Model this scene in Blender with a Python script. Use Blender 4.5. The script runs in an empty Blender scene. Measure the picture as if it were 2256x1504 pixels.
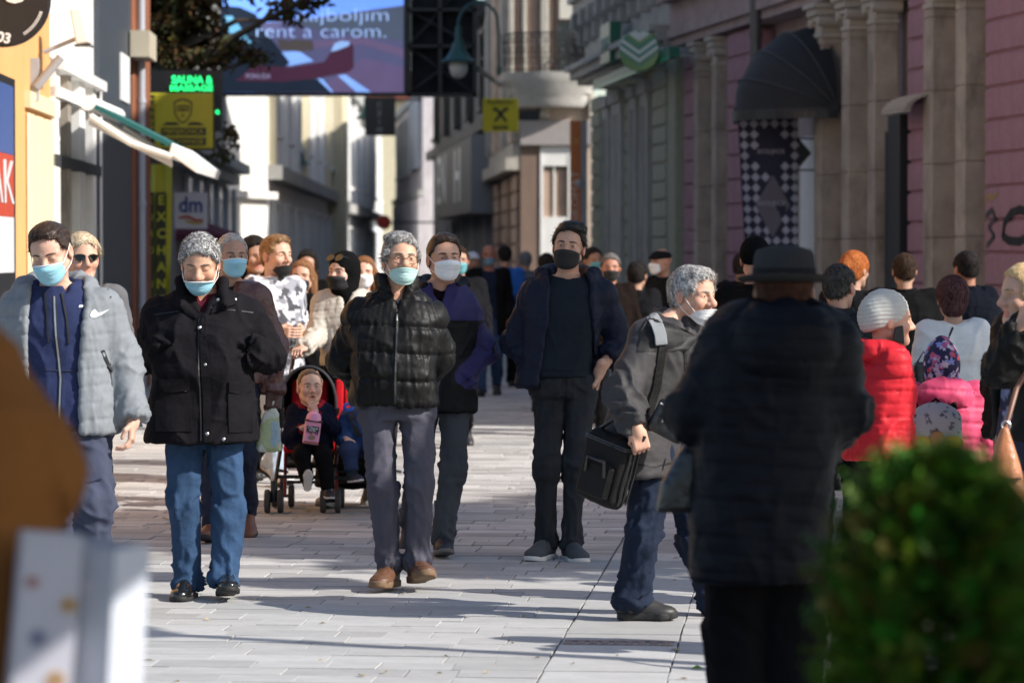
import bpy, bmesh, math, random
import numpy as np
from mathutils import Vector, Matrix, Euler
from mathutils.bvhtree import BVHTree

random.seed(7); np.random.seed(7)
R = math.radians
sc = bpy.context.scene
COL = sc.collection

# ------------------------------------------------------------------ camera, light, exposure
CAM_Z, FPX, CX, HY = 1.63, 7000.0, 1128.0, 560.0
cam_d = bpy.data.cameras.new('camera'); cam = bpy.data.objects.new('camera', cam_d); COL.objects.link(cam)
cam.location = (0, 0, CAM_Z)
cam.rotation_euler = (R(90) - math.atan((752 - HY) / FPX), 0, 0)
cam_d.sensor_width = 36.0; cam_d.lens = FPX / 2256 * 36
cam_d.clip_start = 0.3; cam_d.clip_end = 3000
cam_d.dof.use_dof = True; cam_d.dof.focus_distance = 15.9; cam_d.dof.aperture_fstop = 3.5
cam_d.dof.aperture_blades = 9
sc.camera = cam

SUN_AZ = (0.92, -0.39)          # horizontal direction towards the sun
SUN_EL = 35.0
world = bpy.data.worlds.new('World'); sc.world = world; world.use_nodes = True
wn = world.node_tree.nodes; wl = world.node_tree.links
sky = wn.new('ShaderNodeTexSky'); sky.sky_type = 'NISHITA'; sky.sun_disc = False
sky.sun_elevation = R(SUN_EL); sky.sun_rotation = math.atan2(SUN_AZ[0], SUN_AZ[1])
bg = wn['Background']; wl.new(sky.outputs['Color'], bg.inputs['Color']); bg.inputs['Strength'].default_value = 0.125
sun_d = bpy.data.lights.new('sun', 'SUN'); sun = bpy.data.objects.new('sun', sun_d); COL.objects.link(sun)
sun_d.energy = 4.5; sun_d.angle = R(0.5); sun_d.color = (1.0, 0.95, 0.88)
_sd = Vector((SUN_AZ[0] * math.cos(R(SUN_EL)), SUN_AZ[1] * math.cos(R(SUN_EL)), math.sin(R(SUN_EL)))).normalized()
sun.rotation_euler = _sd.to_track_quat('Z', 'Y').to_euler()
sun.location = (30, -10, 40)
sc.view_settings.view_transform = 'Standard'; sc.view_settings.look = 'None'
sc.view_settings.gamma = 1.0; sc.view_settings.use_curve_mapping = False
sc.view_settings.exposure = 0.62
sc.render.engine = 'CYCLES'
sc.cycles.max_bounces = 6; sc.cycles.diffuse_bounces = 4; sc.cycles.transparent_max_bounces = 8
sc.cycles.use_denoising = True


def P(px, py, d):
    return Vector(((px - CX) / FPX * d, d, CAM_Z + (HY - py) / FPX * d))


# ------------------------------------------------------------------ materials
MATS = {}


def rgb(c):
    """sRGB 0-255 triple or linear floats"""
    if max(c) > 1.0:
        return tuple(((v / 255 + 0.055) / 1.055) ** 2.4 if v > 10 else v / 255 / 12.92 for v in c) + (1,)
    return tuple(c) + (1,)


def mat(name, col, rough=0.7, metal=0.0, var=0.0, vscale=8.0, bump=0.0, bscale=60.0, stretch=(1, 1, 1),
        emit=0.0, spec=0.5, vcol=False, rand=0.0, sheen=0.0, coat=0.0, alpha=1.0, dirt=0.0, dirtcol=(0.05, 0.045, 0.04), bump2=0.0, b2scale=8.0, trans=0.0):
    if name in MATS: return MATS[name]
    m = bpy.data.materials.new(name); MATS[name] = m; m.use_nodes = True
    nt = m.node_tree; n = nt.nodes; l = nt.links; b = n['Principled BSDF']
    c = rgb(col)
    b.inputs['Base Color'].default_value = c
    b.inputs['Roughness'].default_value = rough; b.inputs['Metallic'].default_value = metal
    b.inputs['Specular IOR Level'].default_value = spec
    if sheen: b.inputs['Sheen Weight'].default_value = sheen; b.inputs['Sheen Roughness'].default_value = 0.5
    if coat: b.inputs['Coat Weight'].default_value = coat; b.inputs['Coat Roughness'].default_value = 0.1
    if alpha < 1: b.inputs['Alpha'].default_value = alpha
    if trans: b.inputs['Transmission Weight'].default_value = trans
    tc = n.new('ShaderNodeTexCoord'); mp = n.new('ShaderNodeMapping'); mp.inputs['Scale'].default_value = stretch
    l.new(tc.outputs['Object'], mp.inputs['Vector'])
    src = None
    if vcol:
        a = n.new('ShaderNodeAttribute'); a.attribute_name = 'Col'; src = a.outputs['Color']
    if var or rand:
        hsv = n.new('ShaderNodeHueSaturation')
        if src: l.new(src, hsv.inputs['Color'])
        else: hsv.inputs['Color'].default_value = c
        val = None
        if var:
            nz = n.new('ShaderNodeTexNoise'); nz.inputs['Scale'].default_value = vscale; nz.inputs['Detail'].default_value = 6
            nz.inputs['Roughness'].default_value = 0.65
            l.new(mp.outputs[0], nz.inputs['Vector'])
            mr = n.new('ShaderNodeMapRange'); mr.inputs[1].default_value = 0.25; mr.inputs[2].default_value = 0.75
            mr.inputs[3].default_value = 1 - var; mr.inputs[4].default_value = 1 + var
            l.new(nz.outputs['Fac'], mr.inputs[0]); val = mr.outputs[0]
        if rand:
            oi = n.new('ShaderNodeObjectInfo'); m2 = n.new('ShaderNodeMapRange')
            m2.inputs[3].default_value = 1 - rand; m2.inputs[4].default_value = 1 + rand
            l.new(oi.outputs['Random'], m2.inputs[0])
            if val:
                mm = n.new('ShaderNodeMath'); mm.operation = 'MULTIPLY'; l.new(val, mm.inputs[0]); l.new(m2.outputs[0], mm.inputs[1]); val = mm.outputs[0]
            else: val = m2.outputs[0]
        l.new(val, hsv.inputs['Value']); src = hsv.outputs[0]
    if dirt:
        nd = n.new('ShaderNodeTexNoise'); nd.inputs['Scale'].default_value = 2.3; nd.inputs['Detail'].default_value = 8; nd.inputs['Roughness'].default_value = .7
        md = n.new('ShaderNodeMapping'); md.inputs['Scale'].default_value = (1, 1, .45); l.new(tc.outputs['Object'], md.inputs['Vector']); l.new(md.outputs[0], nd.inputs['Vector'])
        mr = n.new('ShaderNodeMapRange'); mr.inputs[1].default_value = .5; mr.inputs[2].default_value = .75; mr.inputs[3].default_value = 0; mr.inputs[4].default_value = dirt
        l.new(nd.outputs['Fac'], mr.inputs[0])
        mx = n.new('ShaderNodeMix'); mx.data_type = 'RGBA'; l.new(mr.outputs[0], mx.inputs['Factor'])
        if src: l.new(src, mx.inputs['A'])
        else: mx.inputs['A'].default_value = c
        mx.inputs['B'].default_value = tuple(dirtcol) + (1,); src = mx.outputs['Result']
    if src: l.new(src, b.inputs['Base Color'])
    if bump or bump2:
        hsum = None
        for (s, sca, cst) in ((bump, bscale, stretch), (bump2, b2scale, (1, 1, 1))):
            if not s: continue
            nb = n.new('ShaderNodeTexNoise'); nb.inputs['Scale'].default_value = sca; nb.inputs['Detail'].default_value = 5
            l.new(mp.outputs[0] if cst is stretch else tc.outputs['Object'], nb.inputs['Vector'])
            bp = n.new('ShaderNodeBump'); bp.inputs['Strength'].default_value = s; bp.inputs['Distance'].default_value = 0.01 if sca > 20 else 0.03
            l.new(nb.outputs['Fac'], bp.inputs['Height'])
            if hsum: l.new(hsum, bp.inputs['Normal'])
            hsum = bp.outputs[0]
        l.new(hsum, b.inputs['Normal'])
    if emit:
        if src: l.new(src, b.inputs['Emission Color'])
        else: b.inputs['Emission Color'].default_value = c
        b.inputs['Emission Strength'].default_value = emit
    return m


# ------------------------------------------------------------------ objects
def link(o, parent=None):
    COL.objects.link(o)
    if parent is not None: o.parent = parent
    return o


def tag(o, label=None, cat=None, group=None, kind=None):
    if label: o['label'] = label
    if cat: o['category'] = cat
    if group: o['group'] = group
    if kind: o['kind'] = kind
    return o


def empty(name, loc=(0, 0, 0), rz=0.0, parent=None):
    o = bpy.data.objects.new(name, None); o.empty_display_size = 0.1
    link(o, parent); o.location = loc; o.rotation_euler = (0, 0, rz); return o


def mesh_np(name, V, Fq, smooth=True):
    """V (n,3), Fq list of (k,m) index arrays"""
    me = bpy.data.meshes.new(name)
    if not isinstance(Fq, list): Fq = [Fq]
    Fq = [np.asarray(f, dtype=np.int32) for f in Fq if len(f)]
    nl = sum(f.size for f in Fq); nf = sum(len(f) for f in Fq)
    me.vertices.add(len(V)); me.vertices.foreach_set('co', np.ascontiguousarray(V, dtype=np.float32).ravel())
    me.loops.add(nl); me.polygons.add(nf)
    me.loops.foreach_set('vertex_index', np.concatenate([f.ravel() for f in Fq]))
    tot = np.concatenate([np.full(len(f), f.shape[1], dtype=np.int32) for f in Fq])
    st = np.zeros(nf, dtype=np.int32); st[1:] = np.cumsum(tot)[:-1]
    me.polygons.foreach_set('loop_start', st)
    me.update(calc_edges=True); me.validate()
    me.polygons.foreach_set('use_smooth', np.full(len(me.polygons), smooth, dtype=bool))
    me.update()
    return me


def put(name, me, m, parent=None):
    o = bpy.data.objects.new(name, me)
    if m is not None: me.materials.clear(); me.materials.append(m)
    return link(o, parent)


class MB:
    """collects shapes into one mesh"""
    def __init__(s): s.V = []; s.F = []; s.n = 0

    def add(s, V, F):
        s.V.extend([tuple(v) for v in V]); s.F.extend([tuple(i + s.n for i in f) for f in F]); s.n += len(V); return s

    def box(s, x0, x1, y0, y1, z0, z1, M=None):
        V = [(x0, y0, z0), (x1, y0, z0), (x1, y1, z0), (x0, y1, z0), (x0, y0, z1), (x1, y0, z1), (x1, y1, z1), (x0, y1, z1)]
        if M is not None: V = [M @ Vector(v) for v in V]
        return s.add(V, [(3, 2, 1, 0), (4, 5, 6, 7), (0, 1, 5, 4), (1, 2, 6, 5), (2, 3, 7, 6), (3, 0, 4, 7)])

    def prism(s, pts, axis_vec, M=None):
        """extrude polygon pts (3d) by vector"""
        a = Vector(axis_vec); n = len(pts)
        V = [Vector(p) for p in pts] + [Vector(p) + a for p in pts]
        if M is not None: V = [M @ v for v in V]
        F = [tuple(range(n))[::-1], tuple(range(n, 2 * n))] + [(i, (i + 1) % n, (i + 1) % n + n, i + n) for i in range(n)]
        return s.add(V, F)

    def tube(s, pts, r, n=8, cap=True):
        pts = [Vector(p) for p in pts]; N = len(pts)
        rs = r if isinstance(r, (list, tuple)) else [r] * N
        V = []; up = None
        for i, p in enumerate(pts):
            t = (pts[min(i + 1, N - 1)] - pts[max(i - 1, 0)]).normalized()
            if up is None: up = Vector((0, 0, 1)) if abs(t.z) < .9 else Vector((1, 0, 0))
            a = t.cross(up).normalized(); b = a.cross(t).normalized(); up = b
            V += [p + (a * math.cos(2 * math.pi * k / n) + b * math.sin(2 * math.pi * k / n)) * rs[i] for k in range(n)]
        F = [(i * n + k, i * n + (k + 1) % n, (i + 1) * n + (k + 1) % n, (i + 1) * n + k) for i in range(N - 1) for k in range(n)]
        if cap: F += [tuple(range(n))[::-1], tuple(range((N - 1) * n, N * n))]
        return s.add(V, F)

    def lathe(s, prof, n=16, c=(0, 0, 0), M=None):
        V = []; 
        for (r, z) in prof: V += [Vector((r * math.cos(2 * math.pi * k / n), r * math.sin(2 * math.pi * k / n), z)) + Vector(c) for k in range(n)]
        if M is not None: V = [M @ v for v in V]
        N = len(prof)
        F = [(i * n + k, i * n + (k + 1) % n, (i + 1) * n + (k + 1) % n, (i + 1) * n + k) for i in range(N - 1) for k in range(n)]
        F += [tuple(range(n))[::-1], tuple(range((N - 1) * n, N * n))]
        return s.add(V, F)

    def build(s, name, m, parent=None, smooth=False, bevel=0.0):
        me = bpy.data.meshes.new(name); me.from_pydata(s.V, [], s.F)
        bm = bmesh.new(); bm.from_mesh(me)
        if bevel: bmesh.ops.bevel(bm, geom=bm.edges[:], offset=bevel, segments=1, affect='EDGES', profile=.5)
        bmesh.ops.recalc_face_normals(bm, faces=bm.faces[:])
        bm.to_mesh(me); bm.free()
        if smooth:
            me.polygons.foreach_set('use_smooth', np.ones(len(me.polygons), dtype=bool)); me.set_sharp_from_angle(angle=R(38))
        me.update(); return put(name, me, m, parent)


FONTC = {}


def text_mesh(s, size=1.0, ext=0.0, bold=0.0, align='CENTER'):
    cu = bpy.data.curves.new('t', 'FONT'); cu.body = s; cu.size = size; cu.align_x = align; cu.align_y = 'CENTER'
    cu.extrude = ext; cu.offset = bold; cu.resolution_u = 3
    o = bpy.data.objects.new('t', cu); COL.objects.link(o)
    dg = bpy.context.evaluated_depsgraph_get(); me = bpy.data.meshes.new_from_object(o.evaluated_get(dg))
    bpy.data.objects.remove(o); bpy.data.curves.remove(cu); return me


def text(name, s, m, parent, loc, rot, size, ext=0.004, bold=0.0, width=None, align='CENTER'):
    """flat lettering standing proud of its board; rot is an Euler; width stretches to a length"""
    me = text_mesh(s, size, ext, bold, align)
    if width:
        xs = [v.co.x for v in me.vertices]; w = max(xs) - min(xs)
        for v in me.vertices: v.co.x *= width / w
    me.name = name; o = put(name, me, m, parent); o.location = loc; o.rotation_euler = rot; return o


# ------------------------------------------------------------------ numpy noise
def _hash(ix, iy, iz, seed):
    h = (ix * 374761393 + iy * 668265263 + iz * 2147483647 + seed * 1274126177) & 0xffffffff
    h = ((h ^ (h >> 13)) * 1274126177) & 0xffffffff
    return ((h ^ (h >> 16)) & 0xffff) / 65535.0


def vnoise(Pn, seed=0):
    i = np.floor(Pn).astype(np.int64); f = Pn - i; f = f * f * (3 - 2 * f)
    out = 0
    for dx in (0, 1):
        for dy in (0, 1):
            for dz in (0, 1):
                w = (f[:, 0] if dx else 1 - f[:, 0]) * (f[:, 1] if dy else 1 - f[:, 1]) * (f[:, 2] if dz else 1 - f[:, 2])
                out = out + w * _hash(i[:, 0] + dx, i[:, 1] + dy, i[:, 2] + dz, seed)
    return out


def fbm(Pn, seed=0, oct=3):
    o = 0; a = .5
    for k in range(oct): o = o + a * vnoise(Pn * 2 ** k, seed + k * 17); a *= .5
    return o / (1 - .5 ** oct)


def ridge(Pn, seed=0, oct=2):
    o = 0; a = .5
    for k in range(oct): o = o + a * (1 - np.abs(2 * vnoise(Pn * 1.9 ** k, seed + k * 31) - 1)) ** 2; a *= .5
    return o


def crease(Pn, seed=0):
    n = vnoise(Pn, seed) * .7 + vnoise(Pn * 2.1 + 3, seed + 13) * .3
    return (1 - np.abs(2 * n - 1)) ** 4


def vnormals(V, F):
    a = V[F[:, 0]]; b = V[F[:, 1]]; c = V[F[:, 2]]
    d = V[F[:, 3]] if F.shape[1] == 4 else a
    fn = np.cross(c - a, d - b) if F.shape[1] == 4 else np.cross(b - a, c - a)
    N = np.zeros_like(V)
    for k in range(F.shape[1]): np.add.at(N, F[:, k], fn)
    return N / (np.linalg.norm(N, axis=1, keepdims=True) + 1e-12)


# ------------------------------------------------------------------ signed distance fields -> surface nets
class SDF:
    def __init__(s): s.it = []

    def add(s, fn, lo, hi, k=0.02, op='u'):
        s.it.append((fn, np.array(lo, float), np.array(hi, float), k, op)); return s

    # tapered capsule; flat=(fx,fy,axis) scales are not used, kept simple
    def cap(s, a, b, r1, r2=None, k=0.02, op='u'):
        r2 = r1 if r2 is None else r2
        a = np.array(a, float); b = np.array(b, float); ab = b - a; L = float(ab @ ab) + 1e-9; r = max(r1, r2)

        def fn(X, Y, Z):
            px = X - a[0]; py = Y - a[1]; pz = Z - a[2]
            t = np.clip((px * ab[0] + py * ab[1] + pz * ab[2]) / L, 0, 1)
            return np.sqrt((px - t * ab[0]) ** 2 + (py - t * ab[1]) ** 2 + (pz - t * ab[2]) ** 2) - (r1 + (r2 - r1) * t)
        return s.add(fn, np.minimum(a, b) - r, np.maximum(a, b) + r, k, op)

    # cone-like tube with flat ends at a and b
    def tube(s, a, b, r1, r2=None, k=0.02, op='u', ex=0.0):
        r2 = r1 if r2 is None else r2
        a = np.array(a, float); b = np.array(b, float); ab = b - a; ln = np.linalg.norm(ab); u = ab / ln; r = max(r1, r2)

        def fn(X, Y, Z):
            px = X - a[0]; py = Y - a[1]; pz = Z - a[2]
            h = px * u[0] + py * u[1] + pz * u[2]
            q = np.sqrt(np.maximum(px * px + py * py + pz * pz - h * h, 0))
            t = np.clip(h / ln, 0, 1)
            return np.maximum(q - (r1 + (r2 - r1) * t), np.abs(h - ln / 2) - ln / 2)
        return s.add(fn, np.minimum(a, b) - r, np.maximum(a, b) + r, k, op)

    def ell(s, c, r, k=0.02, op='u', M=None):
        c = np.array(c, float); r = np.array(r, float)
        if M is None:
            def fn(X, Y, Z):
                x = (X - c[0]) / r[0]; y = (Y - c[1]) / r[1]; z = (Z - c[2]) / r[2]
                k0 = np.sqrt(x * x + y * y + z * z) + 1e-9
                k1 = np.sqrt((x / r[0]) ** 2 + (y / r[1]) ** 2 + (z / r[2]) ** 2) + 1e-9
                return k0 * (k0 - 1) / k1
            e = r
        else:
            A = np.array(M, float)   # columns = local axes

            def fn(X, Y, Z):
                dx = X - c[0]; dy = Y - c[1]; dz = Z - c[2]
                x = (dx * A[0, 0] + dy * A[1, 0] + dz * A[2, 0]) / r[0]
                y = (dx * A[0, 1] + dy * A[1, 1] + dz * A[2, 1]) / r[1]
                z = (dx * A[0, 2] + dy * A[1, 2] + dz * A[2, 2]) / r[2]
                k0 = np.sqrt(x * x + y * y + z * z) + 1e-9
                k1 = np.sqrt((x / r[0]) ** 2 + (y / r[1]) ** 2 + (z / r[2]) ** 2) + 1e-9
                return k0 * (k0 - 1) / k1
            e = np.abs(A) @ r
        return s.add(fn, c - e, c + e, k, op)

    def box(s, c, hs, rad=0.01, k=0.02, op='u', M=None):
        c = np.array(c, float); hs = np.array(hs, float)
        A = np.eye(3) if M is None else np.array(M, float)

        def fn(X, Y, Z):
            dx = X - c[0]; dy = Y - c[1]; dz = Z - c[2]
            x = np.abs(dx * A[0, 0] + dy * A[1, 0] + dz * A[2, 0]) - hs[0] + rad
            y = np.abs(dx * A[0, 1] + dy * A[1, 1] + dz * A[2, 1]) - hs[1] + rad
            z = np.abs(dx * A[0, 2] + dy * A[1, 2] + dz * A[2, 2]) - hs[2] + rad
            return np.sqrt(np.maximum(x, 0) ** 2 + np.maximum(y, 0) ** 2 + np.maximum(z, 0) ** 2) + np.minimum(np.maximum(x, np.maximum(y, z)), 0) - rad
        e = np.abs(A) @ hs
        return s.add(fn, c - e, c + e, k, op)

    # vertical loft of superellipse sections: rows (z, cx, cy, rx, ry)
    def loft(s, rows, n=2.4, k=0.03, op='u', round_top=0.0, hollow=0.0):
        rows = np.array(sorted(rows), float); zs = rows[:, 0]

        def fn(X, Y, Z):
            zc = np.clip(Z, zs[0], zs[-1])
            cx, cy, rx, ry = (np.interp(zc, zs, rows[:, i]) for i in (1, 2, 3, 4))
            x = np.abs(X - cx) / rx; y = np.abs(Y - cy) / ry
            g = (x ** n + y ** n) ** (1 / n)
            m = np.minimum(rx, ry)
            d = (g - 1) * m
            if hollow: d = np.abs(d) - hollow
            return np.maximum(d, np.maximum(zs[0] - Z, Z - zs[-1]))
        mx = rows[:, 3].max(); my = rows[:, 4].max()
        lo = (rows[:, 1].min() - mx, rows[:, 2].min() - my, zs[0]); hi = (rows[:, 1].max() + mx, rows[:, 2].max() + my, zs[-1])
        return s.add(fn, lo, hi, k, op)

    def plane(s, p, nrm, op='i', k=0.0, lo=None, hi=None):
        """keep the side opposite to nrm (op i)"""
        p = np.array(p, float); nn = np.array(nrm, float); nn = nn / np.linalg.norm(nn)

        def fn(X, Y, Z): return (X - p[0]) * nn[0] + (Y - p[1]) * nn[1] + (Z - p[2]) * nn[2]
        return s.add(fn, lo if lo is not None else (-9, -9, -9), hi if hi is not None else (9, 9, 9), k, op)

    def bounds(s):
        us = [i for i in s.it if i[4] == 'u']
        return np.min([i[1] for i in us], axis=0), np.max([i[2] for i in us], axis=0)

    def grid(s, xs, ys, zs):
        D = np.full((len(xs), len(ys), len(zs)), 0.3, dtype=np.float64)
        hx = max(np.max(np.diff(xs)), np.max(np.diff(ys)), np.max(np.diff(zs)))
        for fn, lo, hi, k, op in s.it:
            m = k + 2.5 * hx + 0.006
            sl = []
            for ax, g in enumerate((xs, ys, zs)):
                a = np.searchsorted(g, lo[ax] - m); b = np.searchsorted(g, hi[ax] + m); sl.append((max(a - 1, 0), min(b + 1, len(g))))
            if any(b <= a for a, b in sl): continue
            S = tuple(slice(a, b) for a, b in sl)
            X = xs[S[0]][:, None, None]; Y = ys[S[1]][None, :, None]; Z = zs[S[2]][None, None, :]
            d = fn(X, Y, Z); A = D[S]; d = np.broadcast_to(d, A.shape)
            if op == 'u':
                if k > 0:
                    h = np.maximum(k - np.abs(A - d), 0) / k; D[S] = np.minimum(A, d) - h * h * k * .25
                else: D[S] = np.minimum(A, d)
            else:
                if op == 's': d = -d
                if k > 0:
                    h = np.maximum(k - np.abs(A - d), 0) / k; D[S] = np.maximum(A, d) + h * h * k * .25
                else: D[S] = np.maximum(A, d)
        return D

    def mesh(s, h=0.01, fine=None):
        """fine: list of (lo, hi, h) boxes in which the grid spacing drops to h"""
        lo, hi = s.bounds(); pad = 3 * h
        ax = []
        for a in range(3):
            if not fine:
                ax.append(np.arange(lo[a] - pad, hi[a] + pad + h, h)); continue
            p = lo[a] - pad; g = [p]
            while p < hi[a] + pad:
                st = h
                for (fl, fh, fs) in fine:
                    if fl[a] - st <= p < fh[a]: st = min(st, fs)
                # ease towards fine zones
                p += st; g.append(p)
            ax.append(np.array(g))
        D = s.grid(*ax)
        return surface_nets(D, *ax)


def surface_nets(D, xs, ys, zs):
    neg = D < 0
    c = np.zeros(tuple(n - 1 for n in D.shape), dtype=np.int8)
    for i in (0, 1):
        for j in (0, 1):
            for k in (0, 1):
                c += neg[i:c.shape[0] + i, j:c.shape[1] + j, k:c.shape[2] + k]
    act = (c > 0) & (c < 8)
    ii, jj, kk = np.nonzero(act); n = len(ii)
    idx = np.full(act.shape, -1, dtype=np.int64); idx[ii, jj, kk] = np.arange(n)
    acc = np.zeros((n, 3)); cnt = np.zeros(n)
    corners = [(i, j, k) for i in (0, 1) for j in (0, 1) for k in (0, 1)]
    val = {q: D[ii + q[0], jj + q[1], kk + q[2]] for q in corners}
    G = (xs, ys, zs); I = (ii, jj, kk)
    for q in corners:
        for a in range(3):
            if q[a]: continue
            r = list(q); r[a] = 1; r = tuple(r)
            va, vb = val[q], val[r]; m = (va < 0) != (vb < 0)
            t = np.where(m, va / np.where(m, va - vb, 1), 0)
            for b in range(3):
                p0 = G[b][I[b] + q[b]]
                if b == a: p0 = p0 + t * (G[b][I[b] + 1] - p0)
                acc[:, b] += np.where(m, p0, 0)
            cnt += m
    V = acc / cnt[:, None]
    Q = []
    for a in range(3):
        b, c2 = (a + 1) % 3, (a + 2) % 3
        sl0 = [slice(None)] * 3; sl1 = [slice(None)] * 3
        sl0[a] = slice(0, -1); sl1[a] = slice(1, None)
        ch = neg[tuple(sl0)] != neg[tuple(sl1)]
        e = list(np.nonzero(ch))
        ok = (e[b] > 0) & (e[c2] > 0) & (e[b] < D.shape[b] - 1) & (e[c2] < D.shape[c2] - 1)
        e = [x[ok] for x in e]
        inside = neg[tuple(sl0)][tuple(e)]

        def cell(db, dc):
            q = list(e); q[b] = q[b] + db; q[c2] = q[c2] + dc; return idx[tuple(q)]
        f = np.stack([cell(-1, -1), cell(0, -1), cell(0, 0), cell(-1, 0)], axis=1)
        f = np.where(inside[:, None], f, f[:, ::-1]); Q.append(f)
    return V, np.concatenate(Q)


def relax(V, F, it=1, lam=.5):
    for _ in range(it):
        S = np.zeros_like(V); C = np.zeros(len(V))
        for a, b in ((0, 1), (1, 2), (2, 3), (3, 0)):
            np.add.at(S, F[:, a], V[F[:, b]]); np.add.at(C, F[:, a], 1)
            np.add.at(S, F[:, b], V[F[:, a]]); np.add.at(C, F[:, b], 1)
        V = V + lam * (S / C[:, None] - V)
    return V
# ================================================================== the setting
M_joint = mat('joint sand', (0.10, 0.092, 0.085), .95, var=.3, vscale=30)
M_stone = mat('paving stone', (0.385, 0.38, 0.37), .82, var=.16, vscale=5, bump=.25, bscale=120, rand=.14, dirt=.25, dirtcol=(.26, .25, .235))
M_stone2 = mat('paving stone far', (0.40, 0.395, 0.385), .82, var=.2, vscale=3, dirt=.25, dirtcol=(.26, .25, .235))

street = empty('street'); tag(street, kind='structure')
gm = MB(); gm.add([(-400, -60, -.006), (400, -60, -.006), (400, 900, -.006), (-400, 900, -.006)], [(0, 1, 2, 3)])
gr = gm.build('ground', M_joint); tag(gr, 'grey ground running under the paving', kind='structure')

PA = R(5.1)                                           # the paving runs a little to the right of the view
pd = Vector((math.sin(PA), math.cos(PA), 0)); pr = Vector((math.cos(PA), -math.sin(PA), 0))
rng = np.random.RandomState(3)


def stone_mesh(L, W, seed):
    rs = np.random.RandomState(seed); h = 0.018; b = .0012
    j = lambda: rs.uniform(-.0035, .0035)
    o = [(-L / 2 + j(), -W / 2 + j()), (L / 2 + j(), -W / 2 + j()), (L / 2 + j(), W / 2 + j()), (-L / 2 + j(), W / 2 + j())]
    V = [(x, y, -h) for x, y in o] + [(x, y, -.001) for x, y in o] + [(x - math.copysign(b, x), y - math.copysign(b, y), .0004 + j() * .2) for x, y in o]
    F = [(8, 9, 10, 11)] + [(i + a, (i + 1) % 4 + a, (i + 1) % 4 + a + 4, i + a + 4) for a in (0, 4) for i in range(4)]
    me = bpy.data.meshes.new('paving_stone'); me.from_pydata(V, [], F); me.update(); me.materials.append(M_stone); return me


RW = .205
BAND = (0.62, 1.10)                                   # lane of wide slabs: offset across the paving direction at v=0 (see below)
# lane edges measured in the photograph: image points -> across-offset
def across(px, py):
    d = CAM_Z * FPX / (py - HY); p = Vector(((px - CX) / FPX * d, d, 0)); return p.dot(pr)


b0 = (across(1238, 1412) + across(1345, 1230)) / 2; b1 = (across(1495, 1412) + across(1535, 1300)) / 2
L0 = (across(640, 1030) + across(215, 1187)) / 2
variants = {}
cells = []
v = 9.5
row = 0
while v < 62:
    for (a0, a1, W0, ln) in ((-9, b0, RW, .42), (b0, b1, RW * 2.2, None), (b1, 9, RW, .42)):
        if ln is None:
            if row % 2 == 0: cells.append(((a0 + a1) / 2, v + RW * 1.0, a1 - a0 - .012, RW * 2 - .008, 4))
            continue
        a = a0 if a0 > -9 else a0 + rng.uniform(0, .4)
        first = True
        while a < a1 - .02:
            w = (.2, .30, .40, .48)[rng.randint(4)] if not first else rng.uniform(.15, .45)
            first = False
            if a + w > a1 - .12: w = a1 - a
            cells.append((a + w / 2, v + RW / 2, w - .004, RW - .010, 0)); a += w
    v += RW; row += 1


def inview(c):
    p = pr * c[0] + pd * c[1]
    return abs(p.x) < .161 * p.y + .1 and p.y > 11.6


near = sorted([c for c in cells if inview(c)], key=lambda c: c[1])[:300]
nearset = set(id(c) for c in near)
rz = -PA
for c in near:
    key = (round(c[2] / .04), c[4], rng.randint(2))
    if key not in variants: variants[key] = (stone_mesh(c[2], c[3], len(variants)), c[2])
    me, L = variants[key]
    o = bpy.data.objects.new('paving_stone', me); link(o, street)
    p = pr * c[0] + pd * c[1]; o.location = (p.x, p.y, rng.uniform(-.0025, .0025)); o.rotation_euler = (rng.uniform(-.004, .004), rng.uniform(-.003, .003), rz + rng.uniform(-.004, .004))
    o.scale = (c[2] / L, 1, 1)
rest = [c for c in cells if id(c) not in nearset and abs((pr * c[0] + pd * c[1]).x) < 8.5]
C = np.array([(c[0], c[1], c[2], c[3]) for c in rest]); n = len(C)
zj = rng.uniform(-.004, .002, (n, 1))
V = []
for (sx, sy, zz, ins) in [(-1, -1, -.016, 0), (1, -1, -.016, 0), (1, 1, -.016, 0), (-1, 1, -.016, 0), (-1, -1, 0, .003), (1, -1, 0, .003), (1, 1, 0, .003), (-1, 1, 0, .003)]:
    a = C[:, 0] + sx * (C[:, 2] / 2 - ins) ; b = C[:, 1] + sy * (C[:, 3] / 2 - ins)
    V.append(np.stack([a * pr.x + b * pd.x, a * pr.y + b * pd.y, np.full(n, zz) + (zj[:, 0] if zz == 0 else 0)], 1))
V = np.stack(V, 1).reshape(-1, 3)
base = (np.arange(n) * 8)[:, None]
Fs = np.concatenate([base + np.array(f)[None] for f in [(4, 5, 6, 7), (0, 1, 5, 4), (1, 2, 6, 5), (2, 3, 7, 6), (3, 0, 4, 7)]])
me = mesh_np('paving_field', V, Fs, smooth=False)
ca = me.color_attributes.new('Col', 'FLOAT_COLOR', 'POINT')
cc = np.repeat(rng.uniform(.28, .47, n), 8); ca.data.foreach_set('color', np.stack([cc, cc * .985, cc * .96, np.ones_like(cc)], 1).astype(np.float32).ravel())
M_stonev = mat('paving field', (0.4, 0.395, 0.385), .82, var=.14, vscale=5, vcol=True, dirt=.25, dirtcol=(.26, .25, .235))
pf = put('paving_field', me, M_stonev, street); tag(pf, kind='stuff')


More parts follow.
